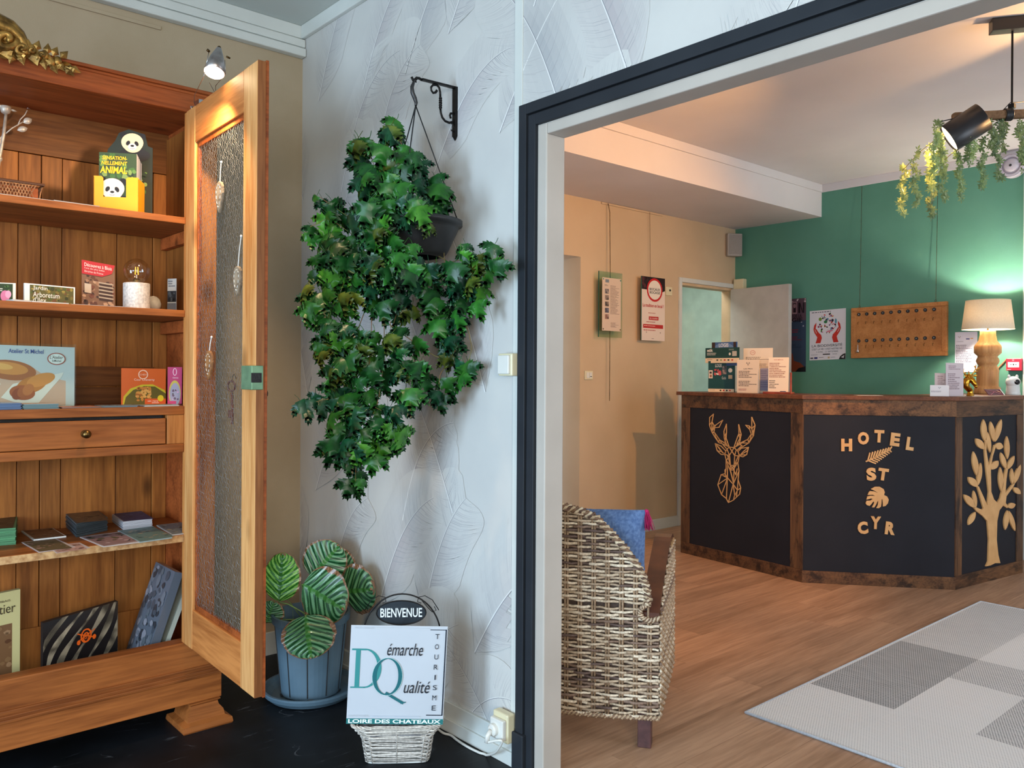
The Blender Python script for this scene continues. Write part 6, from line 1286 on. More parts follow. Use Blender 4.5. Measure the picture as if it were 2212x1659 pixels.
def letter(ch, x0, y0, x1, y1, rot=0, k=1):
    v, f, ar = text2d(ch, .055); n = SEG[k][2]; cx, cy = (x0+x1)/2, (y0+y1)/2; w_, h_ = (x1-x0), (y1-y0); vs = []; ca, sa = math.cos(rot), math.sin(rot)
    for u, vv in v:
        X, Y = (u-.5)*w_, (.5-vv)*h_; q = hz2(cx+X*ca-Y*sa, cy+X*sa+Y*ca); vs.append(onseg(k, *q, .0006))
    mb = MB(); mb.add(vs, f); N_ = len(vs); mb.add([p+n*.008 for p in vs], f)
    edge = {}
    for q in f:
        for a, c in zip(q, q[1:]+q[:1]): edge[(a, c)] = 1
    for (a, c) in edge:
        if (c, a) not in edge: mb.add([vs[a], vs[c], vs[c]+n*.008, vs[a]+n*.008], [(0, 1, 2, 3)])
    return build(mb, 'letter', M['ply'], ct)
for ch, x0, y0, x1, y1, r_ in (('H',158,282,298,442,-.0),('O',370,196,512,356,0),('T',580,170,706,330,.05),('E',788,208,908,376,.12),('L',992,262,1090,430,.14),('S',480,652,605,818,-.08),('T',628,660,760,815,.14),('C',368,1342,500,1500,-.1),('Y',532,1275,664,1436,.05),('R',722,1345,850,1508,.12)): letter(ch, x0, y0, x1, y1, r_)
fern = [[(478,572),(600,520),(700,460),(785,425)]]
for t_ in range(9):
    q = t_/8; bx_, by_ = 500+(770-500)*q, 560+(432-560)*q; fern.append([(bx_, by_), (bx_+25+8*q, by_-95+50*q)]); fern.append([(bx_+5, by_+2), (bx_+98-70*q, by_+38-22*q+0)])
strokes(fern, 1, hz2, .0075, 'fern_cutout', .006)
def cut(name, polys, k, f, th=.008):
    mb = MB(); n = SEG[k][2]
    for pl in polys: mb.prism([onseg(k, *f(*p), .0006) for p in pl], n*th)
    return build(mb, name, M['ply'], ct)
cut('monstera_cutout', [[(535,925),(590,895),(650,895),(700,925),(715,965),(705,1000),(745,1020),(765,1060),(755,1105),(725,1140),(690,1148),(690,1110),(685,1060),(675,1050),(672,1110),(665,1150),(640,1168),(605,1168),(625,1130),(630,1085),(622,1078),(605,1120),(580,1160),(550,1158),(570,1120),(580,1090),(565,1085),(545,1115),(520,1140),(485,1130),(470,1105),(482,1075),(530,1072),(560,1052),(540,1045),(480,1060),(490,1020),(540,1010),(595,1012),(560,998),(495,1000),(510,965),(525,950),(580,955),(630,975),(590,950)]], 1, hz2)
tz = lambda x, y: (2060+x/4.2566, 860+y/4.2566)
def tleaf(a, c, w_):
    (x0, y0), (x1, y1) = a, c; dx, dy = x1-x0, y1-y0; l = math.hypot(dx, dy); nx, ny = -dy/l, dx/l; pts = []
    for t_ in [i/9 for i in range(10)]: k = math.sin(math.pi*t_)**.75; pts.append((x0+dx*t_+nx*w_*k, y0+dy*t_+ny*w_*k))
    for t_ in [i/9 for i in range(8, 0, -1)]: k = math.sin(math.pi*t_)**.75; pts.append((x0+dx*t_-nx*w_*k, y0+dy*t_-ny*w_*k))
    return pts
trunk = [(285,1545),(305,1500),(312,1300),(298,1130),(260,1085),(200,1040),(170,1000),(190,1000),(250,1025),(262,1010),(235,920),(205,810),(220,810),(270,920),(298,985),(310,860),(285,640),(272,480),(280,380),(292,385),(290,480),(312,620),(345,500),(362,430),(378,440),(350,530),(330,640),(335,860),(360,930),(390,960),(415,920),(430,860),(455,700),(470,640),(488,650),(475,740),(465,870),(520,800),(560,770),(540,810),(475,900),(468,960),(490,1000),(480,1010),(445,985),(410,1030),(390,1130),(385,1300),(400,1440),(418,1515),(370,1515),(330,1535)]
tl_ = [((275,395),(265,195),25),((270,470),(195,370),30),((325,500),(300,310),20),((362,400),(330,215),23),((372,400),(430,195),24),((370,430),(445,450),32),((335,655),(400,575),30),((207,720),(172,490),26),((215,800),(240,595),22),((210,815),(125,725),30),((190,1010),(85,885),30),((195,1005),(175,850),18),((190,1045),(125,1165),24),((430,860),(420,635),22),((485,560),(480,350),22),((470,650),(425,500),22),((485,655),(548,530),22),((530,790),(525,645),17),((545,790),(605,610),22),((540,820),(605,880),24),((485,1000),(558,975),26),((485,1030),(465,1210),22),((500,1035),(555,1220),20)]
cut('tree_cutout', [trunk]+[tleaf(*q) for q in tl_], 2, tz)
# ================================================================ THINGS ON THE COUNTER
def csurf(k, px, inset): a, d, n = SEG[k][:3]; p = onpl(px, 850, a-n*inset, n); return Vector((p.x, p.y, CTZ)), -n
def ccard(name, k, inset, px0, px1, py0, py1, th, col, label, cat, yaw=0, lean=0.0, tilt=0, part='card'):
    P_, n = csurf(k, (px0+px1)/2, inset); r = Matrix.Rotation(yaw, 3, 'Z'); n = r @ n
    return card(name, px0, px1, py0, py1, P_, n, th, col, label, cat, None, CTZ+.0008, lean, tilt=tilt, part=part)
DG = (14, 66, 62)
t, cv = ccard('brochure_dispenser', 0, .16, 1530, 1586, 780, 846, .03, DG, 'dark green card dispenser with hotel guides at the left end of the counter', 'display box', yaw=.5, part='dispenser_front')
cv.rect(0, 0, 1, 1, DG); cv.rect(0, .9, 1, .1, (240, 214, 176)); cv.greek(.05, .93, .35, .03, 1, (120, 110, 90))
for i, c_ in enumerate(((70, 60, 40), (190, 60, 50), (50, 60, 60), (210, 90, 70))): cv.ell(.48+i*.12, .95, .035, .028, c_)
cv.rect(.02, .3, .15, .26, (226, 210, 190)); cv.rect(.05, .34, .09, .07, (60, 50, 44)); cv.rect(.06, .44, .08, .09, (150, 90, 60)); cv.text(.27, .09, .25, .11, 'LOGIS', (236, 226, 206), .02); cv.blobs(.22, .25, .3, .22, [(236, 226, 210), (40, 50, 50), (200, 80, 80)], 26, .03, .06, 1); cv.rect(.54, .15, .17, .28, (90, 84, 80)); cv.blobs(.54, .15, .17, .28, [(150, 130, 120), (60, 50, 50)], 9, .03, .05, 2); cv.text(.53, .5, .16, .09, 'Guide', (210, 210, 200)); cv.ell(.85, .3, .08, .07, (200, 196, 186)); cv.rect(.78, .45, .15, .12, (190, 160, 120)); cv.done('print', t)
O, A, B = frame_from(1524, 751, 784, 1597, csurf(0, 1560, .125)[0], csurf(0, 1560, .125)[1]); mb = MB(); mb.col = s2l(DG); nn = B.cross(A).normalized(); mb.slab(O, A, B, -nn*.003); build(mb, 'header_card', M['print'], t); cv = Canvas(O, A, B)
cv.rect(0, 0, 1, .68, DG); cv.rect(0, .68, 1, .32, (244, 216, 178)); cv.text(.05, .06, .18, .2, 'etik', (240, 236, 226), .03); cv.greek(.05, .33, .45, .2, 2, (226, 222, 210)); cv.greek(.7, .1, .24, .1, 2, (170, 180, 170)); cv.ell(.73, .42, .03, .09, (220, 214, 200)); cv.rect(.8, .24, .13, .32, (196, 186, 170)); cv.greek(.06, .76, .25, .06, 1, (120, 110, 90))
for i, c_ in enumerate(((70, 70, 50), (150, 160, 100), (190, 60, 50), (50, 60, 60), (210, 80, 60))): cv.rect(.34+i*.11, .76, .05, .1, c_)
cv.done('header_print', t)
O, A, B = frame_from(1539, 739, 790, 1591, csurf(0, 1560, .175)[0], csurf(0, 1560, .175)[1]); mb = MB(); mb.col = s2l((60, 90, 140)); nn = B.cross(A).normalized(); mb.slab(O, A, B, -nn*.010); build(mb, 'guide_booklet', M['print'], t)
O, A, B = frame_from(1539, 739, 765, 1591, csurf(0, 1560, .174)[0], csurf(0, 1560, .174)[1]); cv = Canvas(O-(B.cross(A).normalized())*-.006, A, B); cv.rect(0, 0, 1, 1, (70, 104, 156)); cv.ell(.5, .62, .44, .55, (112, 146, 190)); cv.rect(0, 0, .14, .7, (60, 40, 34)); cv.rect(.9, 0, .1, .45, (60, 40, 34)); cv.text(.3, .10, .4, .32, 'LOGIS', (230, 230, 236), .03); pass; cv.done('booklet_cover', t)
def deerlogo(cv, x, y, s): 
    q = cv.A.length/cv.B.length
    for sg_ in (-1, 1): cv.line([(x, y+s*q*.9), (x+sg_*s*.35, y+s*q*.15), (x+sg_*s*.6, y-s*q*.5), (x+sg_*s*.35, y-s*q*.1)], s*.14, (70, 62, 60)); cv.line([(x+sg_*s*.4, y+s*q*.15), (x+sg_*s*.9, y-s*q*.2)], s*.12, (70, 62, 60))
t, cv = ccard('menu_card', 0, .22, 1606, 1669, 752, 850, .002, (232, 214, 190), 'tall white card with a red oval logo behind the other papers', 'card', yaw=.3)
cv.rect(0, 0, 1, 1, (232, 214, 190)); cv.ring(.32, .1, .09, .05, .012, (190, 70, 50)); cv.text(.27, .085, .1, .025, 'ACB', (190, 70, 50)); cv.greek(.08, .2, .85, .07, 3, (120, 104, 92)); cv.greek(.55, .35, .4, .1, 3, (150, 134, 124)); cv.rect(.58, .45, .36, .5, (150, 150, 176)); cv.greek(.6, .5, .34, .4, 8, (120, 120, 150)); cv.done('print', t)
t, cv = ccard('menu_card', 0, .12, 1592, 1640, 777, 847, .002, (226, 206, 182), 'cream price list with a small deer logo left of the wooden holder', 'card', yaw=.35)
cv.rect(0, 0, 1, 1, (226, 206, 182)); deerlogo(cv, .5, .11, .1); cv.text(.3, .26, .42, .03, 'LES PRIX', (70, 60, 56), .02); cv.greek(.08, .34, .85, .22, 5, (90, 76, 70)); cv.greek(.08, .64, .85, .18, 4, (90, 76, 70)); cv.greek(.08, .88, .6, .06, 2, (150, 60, 56)); cv.done('print', t)
t, cv = ccard('menu_card', 0, .09, 1659, 1703, 772, 843, .002, (236, 216, 190), 'white price list standing in the reddish wooden holder', 'card', yaw=.3, lean=.01)
cv.rect(0, 0, 1, 1, (236, 216, 190)); cv.text(.27, .05, .45, .03, 'NOS MENUS', (190, 80, 60), .01); cv.greek(.05, .15, .85, .42, 9, (150, 90, 70)); cv.greek(.05, .63, .5, .24, 5, (90, 76, 70)); cv.rect(.6, .92, .28, .02, (60, 66, 100)); cv.done('print', t)
hp, hn = csurf(0, 1683, .085); t = thing('menu_holder', hp, 0, 'small reddish wooden stand holding the white price list', 'card holder'); M['redwood'] = pm('red_stained_wood', (156, 66, 34), (120, 44, 22), 20, .4)
r_ = Matrix.Rotation(.3, 3, 'Z') @ hn; u_ = Vector((-r_.y, r_.x, 0)); u_ = u_ if u_.dot(Rv) > 0 else -u_; wl_ = (onpl(1713, 845, hp, r_)-onpl(1651, 845, hp, r_)).dot(u_); o = onpl(1651, 845, hp, r_); o.z = CTZ
build(MB().slab(o-r_*.03, u_*wl_, r_*.06, (0, 0, .014)), 'holder_base', M['redwood'], t, bevel=.003)
for f_, h_ in ((.10, .085), (.86, .125)): build(MB().slab(o+u_*wl_*f_+r_*.012+Vector((0, 0, .012)), u_*.012, r_*.012, (0, 0, h_)), 'upright', M['redwood'], t, bevel=.003)
# right part
ccx = [(2, 'menu_card', .11, 2009, 2050, 831, 860, (236, 228, 222), 'small folded white card with a deer logo, front right of the counter', .1)]
t, cv = ccard('folded_card', 1, .05, 2009, 2050, 832, 860, .002, (236, 230, 226), 'small folded white card with a deer logo standing near the counter edge', 'card', yaw=-.2)
cv.rect(0, 0, 1, 1, (232, 224, 222)); deerlogo(cv, .5, .22, .08); cv.greek(.06, .52, .88, .14, 2, (120, 104, 120)); cv.done('print', t)
t, cv = ccard('leaflet', 1, .10, 2019, 2051, 806, 848, .0015, (214, 190, 184), 'pale pink leaflet standing behind the small folded card', 'leaflet', yaw=-.2, tilt=.02)
cv.rect(0, 0, 1, 1, (206, 182, 178)); cv.greek(.2, .12, .6, .5, 6, (140, 110, 110)); cv.done('print', t)
t, cv = ccard('leaflet', 2, .07, 2043, 2081, 784, 858, .0015, (220, 204, 204), 'tall narrow leaflet standing left of the golden deer', 'leaflet', yaw=-.1)
cv.rect(0, 0, 1, 1, (212, 196, 198)); cv.greek(.15, .08, .7, .14, 3, (140, 110, 120)); cv.greek(.12, .32, .7, .5, 9, (130, 104, 112)); cv.done('print', t)
# table lamp
lp = onx(2133, 850, 6.09); lp.z = CTZ; mm_ = Fv.dot(lp-CAM)/FPX
tl = thing('table_lamp', lp, 0, 'lit table lamp with turned wooden base and cream drum shade', 'lamp')
M['lampwood'] = wood('turned_oak', (214, 164, 108), (184, 130, 80), 2, rough=.45, knots=False, var=0)
zy = lambda y: ondep(2133, y, Fv.dot(lp-CAM)).z
dz_ = CTZ-zy(857); prof = [(26, 857), (26.5, 855), (25, 843), (22, 841), (21, 838), (21.5, 812), (22, 806), (19, 798), (17.5, 795), (20, 792), (22.5, 786), (21, 780), (19, 777), (19.5, 775), (26.5, 768), (26.5, 755), (24, 750), (18, 742), (15.5, 730), (15, 720.5)]
mb = MB(); mb.smooth = True; mb.lathe([(.01, 0)]+[(r*mm_, max(0, zy(y)+dz_-CTZ)) for r, y in prof]+[(.004, zy(719)+dz_-CTZ)], lp, 36); build(mb, 'lamp_base', M['lampwood'], tl)
zs0, zs1 = zy(717)+dz_, zy(655)+dz_
m, nt, b = nmat('linen_shade'); L = nt.links.new; tc = N(nt, 'ShaderNodeTexCoord'); nz = N(nt, 'ShaderNodeTexNoise'); nz.inputs['Scale'].default_value = 120; L(tc.outputs['Object'], nz.inputs['Vector']); rp = N(nt, 'ShaderNodeValToRGB'); rp.color_ramp.elements[0].color = (*s2l((232, 212, 180)), 1); rp.color_ramp.elements[1].color = (*s2l((250, 236, 208)), 1); L(nz.outputs['Fac'], rp.inputs[0]); L(rp.outputs[0], b.inputs['Base Color']); b.inputs['Roughness'].default_value = .9
tr = N(nt, 'ShaderNodeBsdfTranslucent'); L(rp.outputs[0], tr.inputs[0]); mx = N(nt, 'ShaderNodeMixShader'); mx.inputs[0].default_value = .09; L(b.outputs[0], mx.inputs[1]); L(tr.outputs[0], mx.inputs[2]); L(mx.outputs[0], nt.nodes['Material Output'].inputs[0]); M['shade'] = m
sc0 = Vector((lp.x, lp.y, 0)); mb = MB(); mb.smooth = True; r0_, r1_ = 50.5*mm_, 43*mm_
mb.lathe([(r0_, zs0), (r1_, zs1), (r1_-.002, zs1), (r0_-.002, zs0), (r0_, zs0)], sc0, 48, cap=False); sh = build(mb, 'lamp_shade', M['shade'], tl)
for r_, z_ in ((r0_, zs0), (r1_, zs1)): mb = MB(); mb.tube([sc0+Vector((r_*math.cos(a*.13), r_*math.sin(a*.13), z_)) for a in range(48)], .0018, 5, closed=True); build(mb, 'shade_rim', M['cream_pl'], sh)
mb = MB(); mb.smooth = True; mb.ball(sc0+Vector((0, 0, zs0+.05)), .022, 14, 10); m, nt, b = nmat('glowing_bulb'); b.inputs['Emission Color'].default_value = (1, .84, .62, 1); b.inputs['Emission Strength'].default_value = 20; build(mb, 'bulb', m, tl); mb = MB().tube([sc0+Vector((0, 0, CTZ+.16)), sc0+Vector((0, 0, zs0+.03))], .006, 8); build(mb, 'lamp_stem', M['brass'], tl)
point('table_lamp_light', sc0+Vector((0, 0, zs0+.115)), 15, (1.0, .90, .76), .02)
# golden deer head
gp, gn = csurf(2, 2096, .10); gm = Fv.dot(gp-CAM)/FPX; gd = thing('golden_deer_head', gp, 0, 'small shiny golden deer head figurine in front of the table lamp', 'figurine')
G2 = lambda x, y, o=0: ondep(1980+x/9.53, 700+y/9.53, Fv.dot(gp-CAM)+o)
zoff = CTZ-G2(1050, 1500).z; GG = lambda x, y, o=0: G2(x, y, o)+Vector((0, 0, zoff))
mb = MB(); mb.smooth = True; mb.lathe([(.022, 0), (.022, .003), (.017, .012), (.0155, .03), (.018, .036)], Vector((gp.x, gp.y, CTZ)), 20); build(mb, 'base', M['gold'], gd)
mb = MB(); mb.smooth = True; q = Vector((gp.x, gp.y, CTZ+.03)); mb.tube([q, GG(1010, 1290), GG(1030, 1190), GG(1080, 1140)], [.017, .02, .022, .02], 12); mb.tube([GG(1075, 1130), GG(1150, 1190, -.01), GG(1200, 1260, -.02), GG(1225, 1310, -.025)], [.022, .018, .014, .010], 12); mb.ball(GG(1090, 1120), .021, 12, 8); mb.ball(GG(1225, 1312, -.027), .010, 10, 7); build(mb, 'head', M['gold'], gd)
mb = MB(); mb.smooth = True
for lst in ([(1130, 1080), (1180, 1020), (1210, 960), (1225, 860)], [(1210, 960), (1260, 950), (1330, 905)], [(1190, 1010), (1240, 1000), (1270, 960)], [(1215, 920), (1190, 890)], [(1060, 1080), (1000, 1060), (965, 1020), (960, 960), (980, 950)], [(1060, 1080), (1080, 1040), (1070, 1000)], [(985, 1050), (1020, 1020)]): mb.tube([GG(*p) for p in lst], [.0045, .0038, .003, .0022][:len(lst)] if len(lst) <= 4 else [.0045, .004, .0035, .003, .002], 7)
build(mb, 'antlers', M['gold'], gd)
for sg_, p, q in ((1, (1150, 1090), (1260, 1080)), (-1, (1040, 1100), (975, 1075))): mb = MB(); mb.smooth = True; simple_leaf(mb, GG(*p), GG(*q), .008); build(mb, 'ear', M['gold'], gd)
# burgundy packet, camera
pp, pn = csurf(2, 2153, .045); t = thing('burgundy_packet', pp, 0, 'flat burgundy packet lying at an angle before the table lamp', 'packet'); u_ = Vector((-pn.y, pn.x, 0)); u_ = u_ if u_.dot(Rv) > 0 else -u_; a = onpl(2137, 850, pp, pn); c = onpl(2172, 850, pp, pn); wv_ = (c-a).dot(u_); o = Vector((a.x, a.y, CTZ+.001))
build(MB().slab(o, u_*wv_, pn*.03+Vector((0, 0, .038)), (pn*.006-Vector((0, 0, -.002)))), 'packet_body', pm('burgundy_foil', (104, 34, 46), (84, 24, 36), 20, .25), t, bevel=.002)
cv = Canvas(o+pn*.03+Vector((0, 0, .038)), u_*wv_, -(pn*.03+Vector((0, 0, .038))), .002); cv.line([(.1, .9), (.45, .45), (.9, .9)], .02, (150, 84, 96)); cv.line([(.1, .15), (.45, .45)], .014, (140, 74, 86)); cv.line([(.65, .3), (.85, .55)], .03, (196, 150, 120)); cv.rect(.9, 0, .08, 1, (200, 190, 186)); cv.done('packet_print', t)
kp, kn = csurf(2, 2188, .09); km = Fv.dot(kp-CAM)/FPX; t = thing('pet_camera', kp, 0, 'white surveillance camera with two round ears and black face', 'camera'); cz = lambda y: ondep(2188, y, Fv.dot(kp-CAM)).z; kz = CTZ-cz(857)
mb = MB(); mb.smooth = True; mb.lathe([(14*km, 0), (14.5*km, .003), (13.5*km, .02), (12.5*km, cz(836)+kz-CTZ), (9*km, cz(832)+kz-CTZ)], kp, 28); build(mb, 'camera_base', M['white_gloss'], t)
hc = Vector((kp.x, kp.y, cz(829)+kz)); rw_ = 16.5*km; rz3 = 12.5*km; mb = MB(); mb.smooth = True; mb.ball(hc, (rw_, rw_*.85, rz3), 24, 16); hd = build(mb, 'camera_head', M['white_gloss'], t)
for s in (-1, 1): mb = MB(); mb.smooth = True; mb.ball(hc+Rv*(s*8.5*km)+Vector((0, 0, 11.5*km)), (3.8*km, 3*km, 4.5*km), 12, 8); build(mb, 'ear', M['white_gloss'], t)
mb = MB(); mb.smooth = True; mb.ball(hc-Fv*rw_*.45, (10.2*km, rw_*.55, 7.2*km), 24, 14, Matrix.Rotation(YAW-math.pi/2, 3, 'Z')); build(mb, 'camera_face', pm('gloss_black', (18, 18, 20), (14, 14, 16), 4, .08), t)
mb = MB(); mb.smooth = True; mb.ball(hc-Fv*rw_*.93-Rv*5*km+Vector((0, 0, 2*km)), 1.6*km, 8, 6); build(mb, 'lens', M['chrome'], t)
# thin papers on the counter top
a, _ = csurf(1, 1880, .06); t = thing('paper_sheet', a, 0, 'white sheet lying flat on the middle of the counter top', 'paper'); a2, _ = csurf(1, 1895, .22); build(MB().slab(csurf(1, 1853, .05)[0], csurf(1, 1908, .05)[0]-csurf(1, 1853, .05)[0], (.09, .07, 0), (0, 0, .0012)), 'sheet', M['white_gloss'], t)
# ================================================================ ON THE RECEPTION WALLS
GXN = (1, 0, 0); WG = XG-.001
def wcard(name, x0, x1, y0, y1, off, th, col, label, cat, tilt=0, rgh='print'):
    return card(name, x0, x1, y0, y1, (XG-off, 3, 1), GXN, th, col, label, cat, tilt=tilt)
t, cv = wcard('poster', 1668, 1741, 646, 803, .002, .0006, (60, 60, 80), 'dark magic house poster with starry lights half hidden behind the door', 'poster')
cv.rect(0, 0, 1, 1, (52, 66, 86)); cv.rect(0, 0, 1, .3, (92, 66, 76)); cv.blobs(0, 0, 1, .06, [(206, 180, 180)], 14, .02, .03, 1); cv.blobs(.1, .3, .85, .09, [(160, 164, 176)], 10, .015, .03, 2)
for x_ in (.1, .36, .78): cv.poly([(x_, .06), (x_+.05, .06), (x_+.13, .18), (x_+.13, .06), (x_+.17, .06), (x_+.17, .2), (x_+.12, .2), (x_+.05, .1), (x_+.05, .2), (x_, .2)], (30, 16, 22))
cv.rect(.6, .04, .14, .17, (150, 110, 116)); cv.rect(.63, .06, .08, .13, (40, 22, 30)); cv.ell(.67, .1, .035, .03, (150, 110, 116)); cv.text(.28, .215, .6, .045, 'MAISON DE LA', (30, 20, 26), .01); cv.text(.28, .265, .62, .055, 'MAGIE', (24, 16, 22), .02)
cv.greek(.6, .42, .3, .06, 2, (130, 34, 50)); cv.greek(.55, .52, .35, .06, 3, (120, 34, 50)); cv.greek(.45, .62, .45, .06, 3, (36, 48, 70)); cv.poly([(.55, .75), (.62, .75), (.66, .85), (.85, .88), (1, .95), (1, 1), (.4, 1), (.45, .88), (.53, .84)], (116, 56, 34)); cv.poly([(.7, 1), (.8, .95), (1, .925), (1, 1)], (20, 18, 22)); cv.done('print', t)
t, cv = wcard('poster', 1749, 1827, 669, 777, .002, .0006, (222, 222, 226), 'white biodiversity poster with red hands holding a globe of animals', 'poster', tilt=-.03)
cv.rect(0, 0, 1, 1, (222, 220, 224)); cv.greek(.06, .03, .88, .02, 1, (90, 90, 100), .8)
rc = random.Random(6)
for i in range(60):
    a = rc.uniform(0, 6.283); q = math.sqrt(rc.random())*.26; x_, y_ = .49+q*math.cos(a), .27+q*math.sin(a)*.80; c_ = rc.choice([(30, 120, 60), (200, 60, 50), (40, 50, 110), (110, 160, 60), (210, 120, 150), (40, 40, 40), (90, 150, 180), (120, 50, 110), (220, 130, 60)]); r1 = rc.uniform(.012, .032); cv.ell(x_, y_, r1, r1*rc.uniform(.3, .8), c_, 8, rc.uniform(0, 3)); cv.k -= 1
cv.k += 1; cv.ell(.3, .18, .045, .035, (120, 150, 50)); cv.ell(.73, .24, .03, .05, (90, 150, 170)); cv.ell(.64, .22, .035, .03, (30, 40, 60)); cv.ell(.45, .24, .05, .03, (40, 120, 70)); cv.ell(.56, .43, .1, .018, (210, 130, 150), rot=-.2)
for s in (0, 1):
    f = (lambda x: x) if s == 0 else (lambda x: .98-x)
    cv.poly([(f(x_), y_) for x_, y_ in ((.19, .24), (.13, .30), (.11, .38), (.14, .45), (.22, .54), (.2, .6), (.17, .66), (.31, .66), (.35, .56), (.33, .5), (.25, .44), (.2, .38), (.17, .36), (.19, .3))], (196, 44, 34)); cv.line([(f(.15), .38), (f(.2), .46)], .012, (226, 214, 206))
cv.text(.07, .675, .84, .065, 'LA BIODIVERSITÉ', (40, 44, 52)); cv.text(.07, .765, .84, .035, "C'EST LA VIE • C'EST NOTRE VIE", (60, 64, 72)); cv.text(.2, .825, .6, .028, '3 AVRIL - 21 SEPTEMBRE', (110, 114, 122)); cv.greek(.05, .885, .32, .02, 2, (150, 150, 160)); cv.rect(.38, .88, .2, .02, (40, 40, 44)); cv.greek(.65, .885, .2, .02, 1, (130, 130, 140)); cv.rect(.14, .94, .09, .035, (40, 50, 120)); cv.rect(.03, .945, .08, .025, (70, 70, 80)); cv.greek(.27, .945, .22, .02, 1, (120, 120, 130)); cv.rect(.52, .94, .05, .035, (190, 170, 120)); cv.greek(.6, .95, .2, .02, 1, (140, 140, 150)); cv.poly([(.82, 1), (.86, .94), (.93, .9), (1, .885), (1, 1)], (20, 24, 28)); cv.poly([(.88, .96), (.97, .92), (.95, .98)], (200, 200, 204)); cv.done('print', t)
# key board
O, A, B = frame_from(1838.5, 660, 773, 2045.5, (XG-.03, 3, 1), GXN); A = A+Vector((0, 0, .012)); kb = thing('key_board', O+B+A*.5, math.atan2(A.y, A.x), 'wooden key board with two rows of numbered hooks on the green wall', 'key rack'); nn = B.cross(A).normalized(); au, bu = A.normalized(), B.normalized(); W_, H_ = A.length, B.length
M['kbw'] = wood('oak_key_board', (206, 142, 84), (176, 114, 62), 1, rough=.5, knots=False, var=.08)
build(MB().slab(O+au*.03+bu*.02, au*(W_-.06), bu*(H_-.04), -nn*.022), 'board', M['kbw'], kb)
for o_, u1, u2 in ((O, au*W_, bu*.032), (O+bu*(H_-.032), au*W_, bu*.032)): build(MB().slab(o_+nn*.006, u1, u2, -nn*.034), 'frame_rail', M['kbw'], kb, bevel=.004)
for o_ in (O+bu*.032, O+bu*.032+au*(W_-.036)): build(MB().slab(o_+nn*.006, au*.036, bu*(H_-.064), -nn*.034), 'frame_rail', M['kbw'], kb, bevel=.004)
for r_, (yy, hy) in enumerate(((.135, .29), (.66, .76))):
    for i in range(10):
        p = O+au*(W_*(.088+.0875*i))+bu*(H_*yy)+bu*0; mb = MB(); mb.lathe([(.0135, 0), (.0135, .004), (.012, .005)], p, 14, nn); dk = build(mb, 'number_disc', M['black_pl'], kb)
        cv = Canvas(p-au*.006-bu*.006, au*.012, bu*.012, .0056); n_ = str(r_*10+i+1); cv.text(.15 if len(n_) > 1 else .32, .1, .7 if len(n_) > 1 else .36, .8, n_, (190, 200, 204)); cv.done('number', dk)
        q = O+au*(W_*(.083+.0875*i))+bu*(H_*hy); mb = MB(); mb.tube([q, q+nn*.012, q+nn*.016+bu*.008, q+nn*.010+bu*.016, q+nn*.016+bu*.017], .0016, 5); build(mb, 'key_hook', M['brass'], kb)
for f_ in (.10, .895):
    q = O+au*W_*f_; mb = MB(); mb.tube([q+Vector((-.01, .006*math.cos(a*.6), .008+.008*math.sin(a*.6))) for a in range(11)], .0015, 5); build(mb, 'eyelet', M['brass'], kb)
    build(MB().tube([q+Vector((-.008, 0, .016)), Vector((XG-.012, q.y, 2.735))], .0016, 5), 'hanging_rod', M['brass'], kb)
q = onx(1853, 752, XG-.045); t = thing('room_key', q, 0, 'chrome pear-shaped room key fob hanging from the lower left hook', 'key'); mb = MB(); mb.smooth = True; mb.lathe([(.003, .03), (.005, .02), (.006, -.01), (.013, -.022), (.014, -.028), (.008, -.036), (.002, -.038)], q-Vector((0, 0, 0)), 16); build(mb, 'key_fob', M['chrome'], t); mb = MB().tube([q+Vector((0, 0, .028)), q+Vector((.012, .005, .05)), q+Vector((.012, .004, .066))], .0014, 5); build(mb, 'key_ring', M['chrome'], t)
# paper on the wall, fire alarm
t, cv = wcard('price_list', 2063, 2111, 717, 804, .002, .0008, (226, 224, 236), 'white price list with a deer logo taped behind the table lamp', 'paper')
cv.rect(0, 0, 1, 1, (222, 220, 234)); deerlogo(cv, .2, .12, .07); cv.rect(.5, .16, .16, .03, (90, 96, 150)); cv.rect(.7, .155, .12, .02, (214, 150, 60)); cv.text(.06, .23, .32, .018, 'TARIFS', (80, 76, 96)); cv.greek(.05, .32, .78, .45, 11, (110, 106, 124)); cv.done('print', t)
O, A, B = frame_from(2173, 774, 801, 2207, (XG-.045, 2, 1), GXN); t = thing('fire_alarm', O+B+A*.5, math.atan2(A.y, A.x), 'red fire alarm call point with a white window on the green wall', 'alarm'); nn = B.cross(A).normalized()
build(MB().slab(O, A, B, -nn*.044), 'alarm_box', pm('alarm_red', (206, 44, 66), (190, 34, 56), 5, .35), t, bevel=.004); cv = Canvas(O, A, B, .001); cv.rect(.12, .3, .72, .42, (226, 214, 216)); cv.text(.3, .34, .42, .06, 'BRISER LA GLACE', (120, 60, 70)); cv.ell(.48, .5, .05, .06, (40, 20, 26)); cv.ell(.32, .5, .05, .03, (60, 30, 36)); cv.ell(.64, .5, .05, .03, (60, 30, 36)); cv.ell(.46, .15, .07, .07, (226, 120, 130)); cv.rect(.08, .87, .25, .05, (226, 160, 168)); cv.done('alarm_print', t)
build(MB().box(XG-.012, XG-.002, 2.0, 2.012, 1.16, 1.17).tube([onx(2149, 803, XG-.006), onx(2176, 775, XG-.006)], .005, 6), 'cable_duct', M['rattan'], t)
